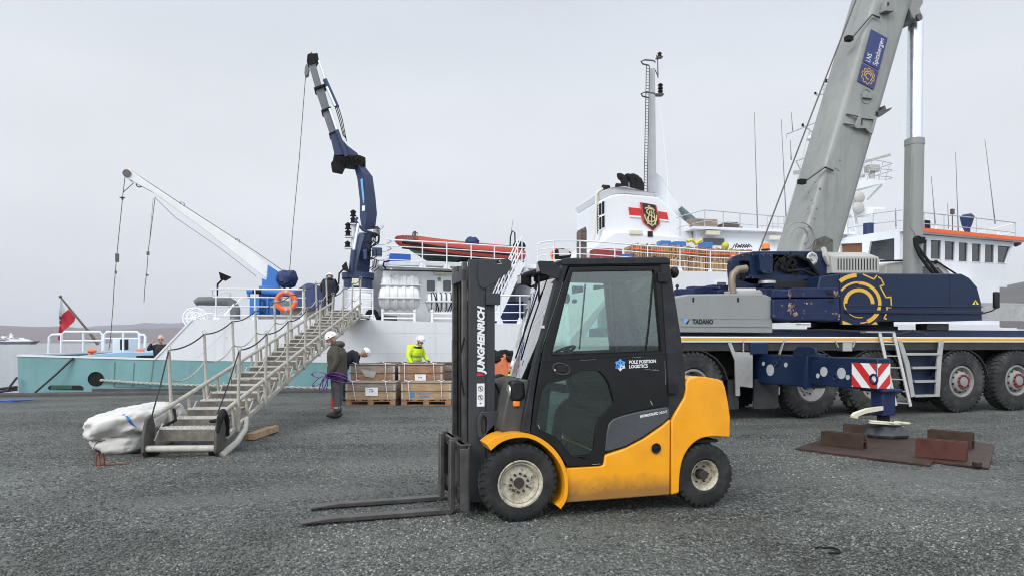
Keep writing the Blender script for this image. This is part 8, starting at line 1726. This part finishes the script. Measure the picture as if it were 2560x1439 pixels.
        if vest:
            for nm_, zz, mt_ in vest:
                g = MB(); g.T = M; i = zz; g.loft([[p + (p - sum(rings[i], V()) / 28).normalized() * .006 for p in rings[i]], [p + (p - sum(rings[i + 1], V()) / 28).normalized() * .006 for p in rings[i + 1]]], 0, caps=False); g.build(nm_, K[mt_], jk_, flip=False)
    if hood:
        g = MB(); g.T = M; n0 = V(J['nck']); g.ell(n0 + V((-.075, 0, .03)), (.11, .14, .075), 18, 0, 10, lambda d: V(d) * (1 + .12 * noise.noise(V(d) * 3))); g.tube([n0 + V((.06 * math.cos(t), .085 * math.sin(t), .04 + .02 * math.cos(t))) for t in [i * math.pi / 10 for i in range(20)]], .035, 8, closed=True); g.build('hood', K[mats[0]], po)
    return po, M
K['obag'] = pm('orange_woven_bag', (.62, .17, .07), .75, var=.12, bump=.5, bs=6)
d1 = 2601 / (1044 - HZ); d1p = (xat(842, d1), d1 + .05, 0)
po, M1 = person('person in brown hooded jacket, grey trousers and white helmet holding purple straps beside the gangway', d1p, R(184), dict(nck=(.035, 0, 1.45), hd=(.06, 0, 1.50), che=(.01, 0, 1.28), sl=(.02, .19, 1.38), sr=(.02, -.19, 1.38), el=(-.03, .25, 1.12), er=(-.03, -.25, 1.12), wl=(.10, .24, .92), wr=(.12, -.20, .92), tl=(.13, .13, .045), tr=(.16, -.10, .045)), ['brownj', 'greyt', 'boot', 'skin', 'blackc'], bulk=1.22, legb=1.28, head_rot=(0, R(28), R(12)), jacket=(-.10, 'brownj', 1.22), hood=True, beard=True)
g = MB(); g.T = M1
for q, yy in ((.10, .10), ): g.prism([(.045, .20), (.088, .20), (.10, .42), (.065, .42)], .03, .17)
g.build('shin_patch', K['red'], po)
g = MB()
for yy in (-.10, .10): g.lathe([(.205, .074), (.235, .076)], M1 @ V((0, yy, 0)), 14, 0, 'z', caps=False)
g.build('trouser_band', K['greyl'], po)
g = MB(); hp = M1 @ V((.17, .20, .86)); rr = random.Random(2)
for i, (ax1, az1, ln_) in enumerate(((-.16, .02, .30), (-.14, -.10, .34), (-.08, -.20, .36), (.20, .02, .40), (.24, -.03, .46), (.16, .04, .34), (-.02, -.20, .3))):
    c = hp + V((ax1, -.02 * i, az1)); pts = []
    d = V((ax1, 0, az1)).normalized(); n_ = V((-d.z, 0, d.x))
    for k in range(17): t = k / 16 * 2 * math.pi; pts.append(hp + d * (ln_ * .5 * (1 - math.cos(t))) + n_ * (.055 * math.sin(t)) + V((0, -.03 * math.sin(t) - .012 * i, -.05 * (1 - math.cos(t)) * (.5 if ax1 > 0 else 0))))
    o_ = len(g.v)
    for a, b in zip(pts, pts[1:]): g.bar(a, b, .05, .008, up=n_)
g.build('lifting_strap', K['purple'], label='looped purple webbing straps held by the man in brown', cat='strap')
d2 = 17.6; person('person bent forward in dark clothes and white helmet, half hidden behind the man in brown', (xat(862, d2), d2, 0), R(12), dict(pel=(-.05, 0, .93), wst=(.06, 0, 1.05), che=(.22, 0, 1.16), nck=(.36, 0, 1.20), hd=(.41, 0, 1.20), sl=(.27, .18, 1.17), sr=(.27, -.18, 1.17), el=(.32, .24, .92), er=(.32, -.24, .92), wl=(.45, .2, .76), wr=(.45, -.2, .76), hl=(-.05, .09, .90), hr=(-.05, -.09, .90)), ['blackc', 'blackc', 'boot', 'skin', 'blackc'], bulk=1.1, head_rot=(0, R(62), 0), jacket=(-.05, 'blackc', 1.08))
d3 = 18.9; zb3 = 0
person('person in bright yellow hi-vis jacket and white helmet leaning on the crates', (xat(1036, d3), d3, 0), R(-38), dict(nck=(.10, 0, 1.43), hd=(.15, 0, 1.47), che=(.05, 0, 1.27), wst=(.02, 0, 1.09), sl=(.07, .19, 1.38), sr=(.07, -.19, 1.38), el=(.12, .28, 1.13), er=(.06, -.30, 1.13), wl=(.28, .26, 1.0), wr=(.20, -.28, .94)), ['hivis', 'blackc', 'boot', 'skin', 'blackc'], bulk=1.15, head_rot=(0, R(32), R(15)), jacket=(-.02, 'hivis', 1.12), beard=True, vest=[('navy_hem', 2, 'blackc'), ('navy_hem', 3, 'blackc'), ('reflective_band', 6, 'alu'), ('reflective_band', 9, 'alu'), ('dark_yoke', 17, 'blackc'), ('dark_yoke', 18, 'blackc')])
d4 = 22.2; person('person in black coat and white helmet seen from behind at the top of the gangway', (xat(823, d4), d4, zt), R(100), dict(nck=(.06, 0, 1.44), hd=(.09, 0, 1.47), el=(.03, .30, 1.16), er=(.03, -.30, 1.16), wl=(.2, .16, 1.0), wr=(.2, -.16, 1.0)), ['blackc', 'blackc', 'boot', 'skin', 'blackc'], scale=.94, bulk=1.22, head_rot=(0, R(30), 0), jacket=(-.05, 'blackc', 1.25), hood=True)
pm_ = SH.M @ SH.p(402, 880, .62)
person('person with grey hair and dark glasses standing on the stern, hand raised to his head', (pm_.x, pm_.y, .02), R(-68), dict(er=(.10, -.36, 1.30), wr=(.10, -.24, 1.52), el=(.0, .27, 1.14), wl=(.12, .22, .95)), ['blackc', 'blackc', 'boot', 'skin', 'skin'], scale=.97, bulk=1.1, helmet=False, glasses=True, jacket=(-.02, 'blackc', 1.08), head_rot=(0, R(6), 0))

# ================================================================ LOOSE THINGS ON THE GRAVEL
K['sack'] = pm('white_woven_sack', (.60, .59, .565), .7, var=.05, vs=2, dirt=.55, dcol=(.36, .31, .25), ds=2.2, bump=.5, bs=5)
def cushion(name, lab, cat, c, rx, ry, rz, mat, seed, amp=.13, rot=0, nu=72, nv=36, grp=None, e=.42, tilt=0):
    g = MB(); g.T = Matrix.Translation(V(c)) @ rotz(rot) @ Matrix.Rotation(tilt, 4, 'Y')
    vs = []; sg = lambda q: (abs(q) ** e) * (1 if q >= 0 else -1)
    for j in range(nv + 1):
        ph = -math.pi / 2 + math.pi * j / nv
        for i in range(nu):
            th = 2 * math.pi * i / nu; x = sg(math.cos(ph)) * sg(math.cos(th)); y = sg(math.cos(ph)) * sg(math.sin(th)); z = sg(math.sin(ph)) if e > .5 else math.sin(ph)
            q = V((x * 1.7 + seed, y * 1.7, z * 1.1)); w1 = noise.noise(q); w2 = 1 - abs(noise.noise(q * 1.5 + V((5, 0, 0)))) * 2.6; w3 = 1 - abs(noise.noise(q * 3.4 + V((0, 3, 0)))) * 2.4
            k = 1 + amp * (w1 * .8 + w2 * .35 + w3 * .18); vs.append((x * rx * k, y * ry * k, z * rz * (1 + amp * 2.2 * (w1 + .5 * w2 + .35 * w3))))
    g.add(vs, [(j * nu + i, j * nu + (i + 1) % nu, (j + 1) * nu + (i + 1) % nu, (j + 1) * nu + i) for j in range(nv) for i in range(nu)])
    o = g.build(name, K[mat], label=lab, cat=cat, group=grp, flip=False, sharp=75); m_ = o.modifiers.new('w', 'WELD'); m_.merge_threshold = .0005; return o
cushion('white_sack', 'lower crumpled white woven sack lying flat on the gravel left of the gangway foot', 'sack', (-5.54, 10.0, .14), .42, .74, .16, 'sack', 3.1, .13, rot=.10, e=.6, grp='white sacks beside the gangway')
cushion('white_sack', 'upper crumpled white woven sack with a blue stripe, lying on the lower sack', 'sack', (-5.56, 10.1, .38), .50, .92, .17, 'sack', 8.4, .13, rot=.14, e=.6, grp='white sacks beside the gangway', tilt=R(-9))
def onto(u, v, objs):
    dgr = bpy.context.evaluated_depsgraph_get(); o_ = V((0, 0, H)); d = V(((u - CX) / F, 1, (HZ - v) / F)).normalized(); best = None
    for ob in objs:
        mi = ob.matrix_world.inverted(); ok, loc, _, _ = ob.evaluated_get(dgr).ray_cast(mi @ o_, (mi.to_3x3() @ d).normalized())
        if ok: w_ = ob.matrix_world @ loc; best = w_ if best is None or w_.y < best.y else best
    return best
bpy.context.view_layer.update(); sk2 = [o for o in sc.objects if o.name.startswith('white_sack')]
for nm, pts_, rs_, lab in (('blue_band', [(306, 1036), (312, 1036), (318, 1042), (323, 1049), (328, 1056), (334, 1062), (341, 1067)], [.006, .012, .018, .02, .016, .012, .006], 'short blue band across the front of the upper white sack'), ('sack_cord', [(262, 1100), (246, 1102), (238, 1110), (234, 1120), (228, 1128)], [.005] * 5, 'thin dark cord on the end of the lower white sack')):
    L_ = [onto(u, v, sk2) for u, v in pts_]; L_ = [p + V((0, -.004, .002)) for p in L_ if p]
    if len(L_) > 2: g = MB(); g.tube(L_, rs_[:len(L_)], 6); g.build(nm, K['sblue' if nm == 'blue_band' else 'ropek'], label=lab, cat='band' if nm == 'blue_band' else 'cord')
a = W.g(628, 1100, 0); b = W.g(690, 1078, 0); g = MB(); g.bar(a + V((0, 0, .058)), b + V((0, 0, .058)), .10, .105); g.bar(a + V((-.085, .03, .05)), b + V((-.12, -.02, .05)), .06, .09); g.build('wooden_block', K['wood'], label='pair of short pine offcuts lying on the gravel right of the gangway', cat='wood block', bevel=.006)
p = W.g(243, 1166, 0); g = MB()
for dx in (-.02, .035): g.tube([p + V((dx, 0, .0)), p + V((dx - .002, .01, .10)), p + V((dx + .004, .02, .15)), p + V((dx + .016, .03, .165)), p + V((dx + .022, .05, .13)), p + V((dx + .02, .06, 0))], .010, 7)
g.tube([p + V((-.03, .04, .012)), p + V((.30, .18, .012))], .009, 6); g.build('rusty_hook', pm('red_rust', (.20, .045, .02), .7, var=.3), label='rusty red steel hooks stuck in the gravel in front of the white sacks', cat='hook')
p = W.g(2068, 1374, .024); g = MB(); g.tube([p + V((.082 * math.cos(t), .075 * math.sin(t), .004 * math.sin(t * 3))) for t in [R(-110 + i * 10) for i in range(26)]], .008, 7); g.build('rubber_ring', K['matte'], label='small open black rubber ring lying on the gravel', cat='ring')
cushion('orange_bag', 'big orange cargo bag standing on the quay behind the forklift mast', 'bag', (xat(1252, 17.2), 17.2, .56), .38, .38, .56, 'obag', 2.2, .14)
cushion('black_net', 'black netting heaped on top of the orange cargo bag', 'net', (xat(1252, 17.2), 17.2, 1.16), .34, .32, .12, 'matte', 6.2, .3, nu=40, nv=20)
# far-off cruise ship
CUR[0] = W
dd = 980.0
def far(u, v): p = W.p(u, v, dd); return (p.x, p.z)
cs = thing('cruise_ship', 'small white cruise ship with dark blue hull far off on the fjord', 'ship', (far(10, 860)[0], dd, WZ))
g = MB(); g.prism([far(*q) for q in ((-90, 853), (24, 853), (92, 852), (84, 857), (80, 861), (-90, 861))], dd - 7, dd + 7); g.build('hull', pm('far_navy_hull', (.012, .018, .045), .4), cs)
g = MB(); g.prism([far(*q) for q in ((-90, 849.5), (24, 851), (72, 851), (92, 851), (90, 852.8), (-90, 852.8))], dd - 6.8, dd + 6.8); g.prism([far(*q) for q in ((-80, 846), (60, 846.5), (68, 849), (72, 851), (-84, 851))], dd - 6, dd + 6); g.prism([far(*q) for q in ((-70, 843), (52, 843), (58, 846.4), (-76, 846.4))], dd - 5, dd + 5); g.build('superstructure', K['white'], cs)
g = MB(); g.prism([far(*q) for q in ((24, 843), (26, 831), (28, 831), (32, 843))], dd - 1, dd + 1); g.prism([far(*q) for q in ((20, 838), (36, 836), (36, 837), (20, 839))], dd - 1.2, dd - 1.1); g.prism([far(*q) for q in ((5, 843), (6, 839), (13, 839), (14, 843))], dd - 2, dd + 2); g.build('mast', K['white'], cs)
g = MB()
for u0, u1, v0 in ((-60, -5, 850.2), (2, 22, 850.2), (-60, 14, 844.4), (18, 26, 844.4), (33, 41, 844.6), (44, 56, 844.8), (-50, 30, 847.6)): a_ = far(u0, v0 + .8); b_ = far(u1, v0 - .5); g.box((a_[0], dd - 7.1, a_[1]), (b_[0], dd - 6.7, b_[1]))
g.build('window_band', K['ink'], cs)
bpy.context.view_layer.update()
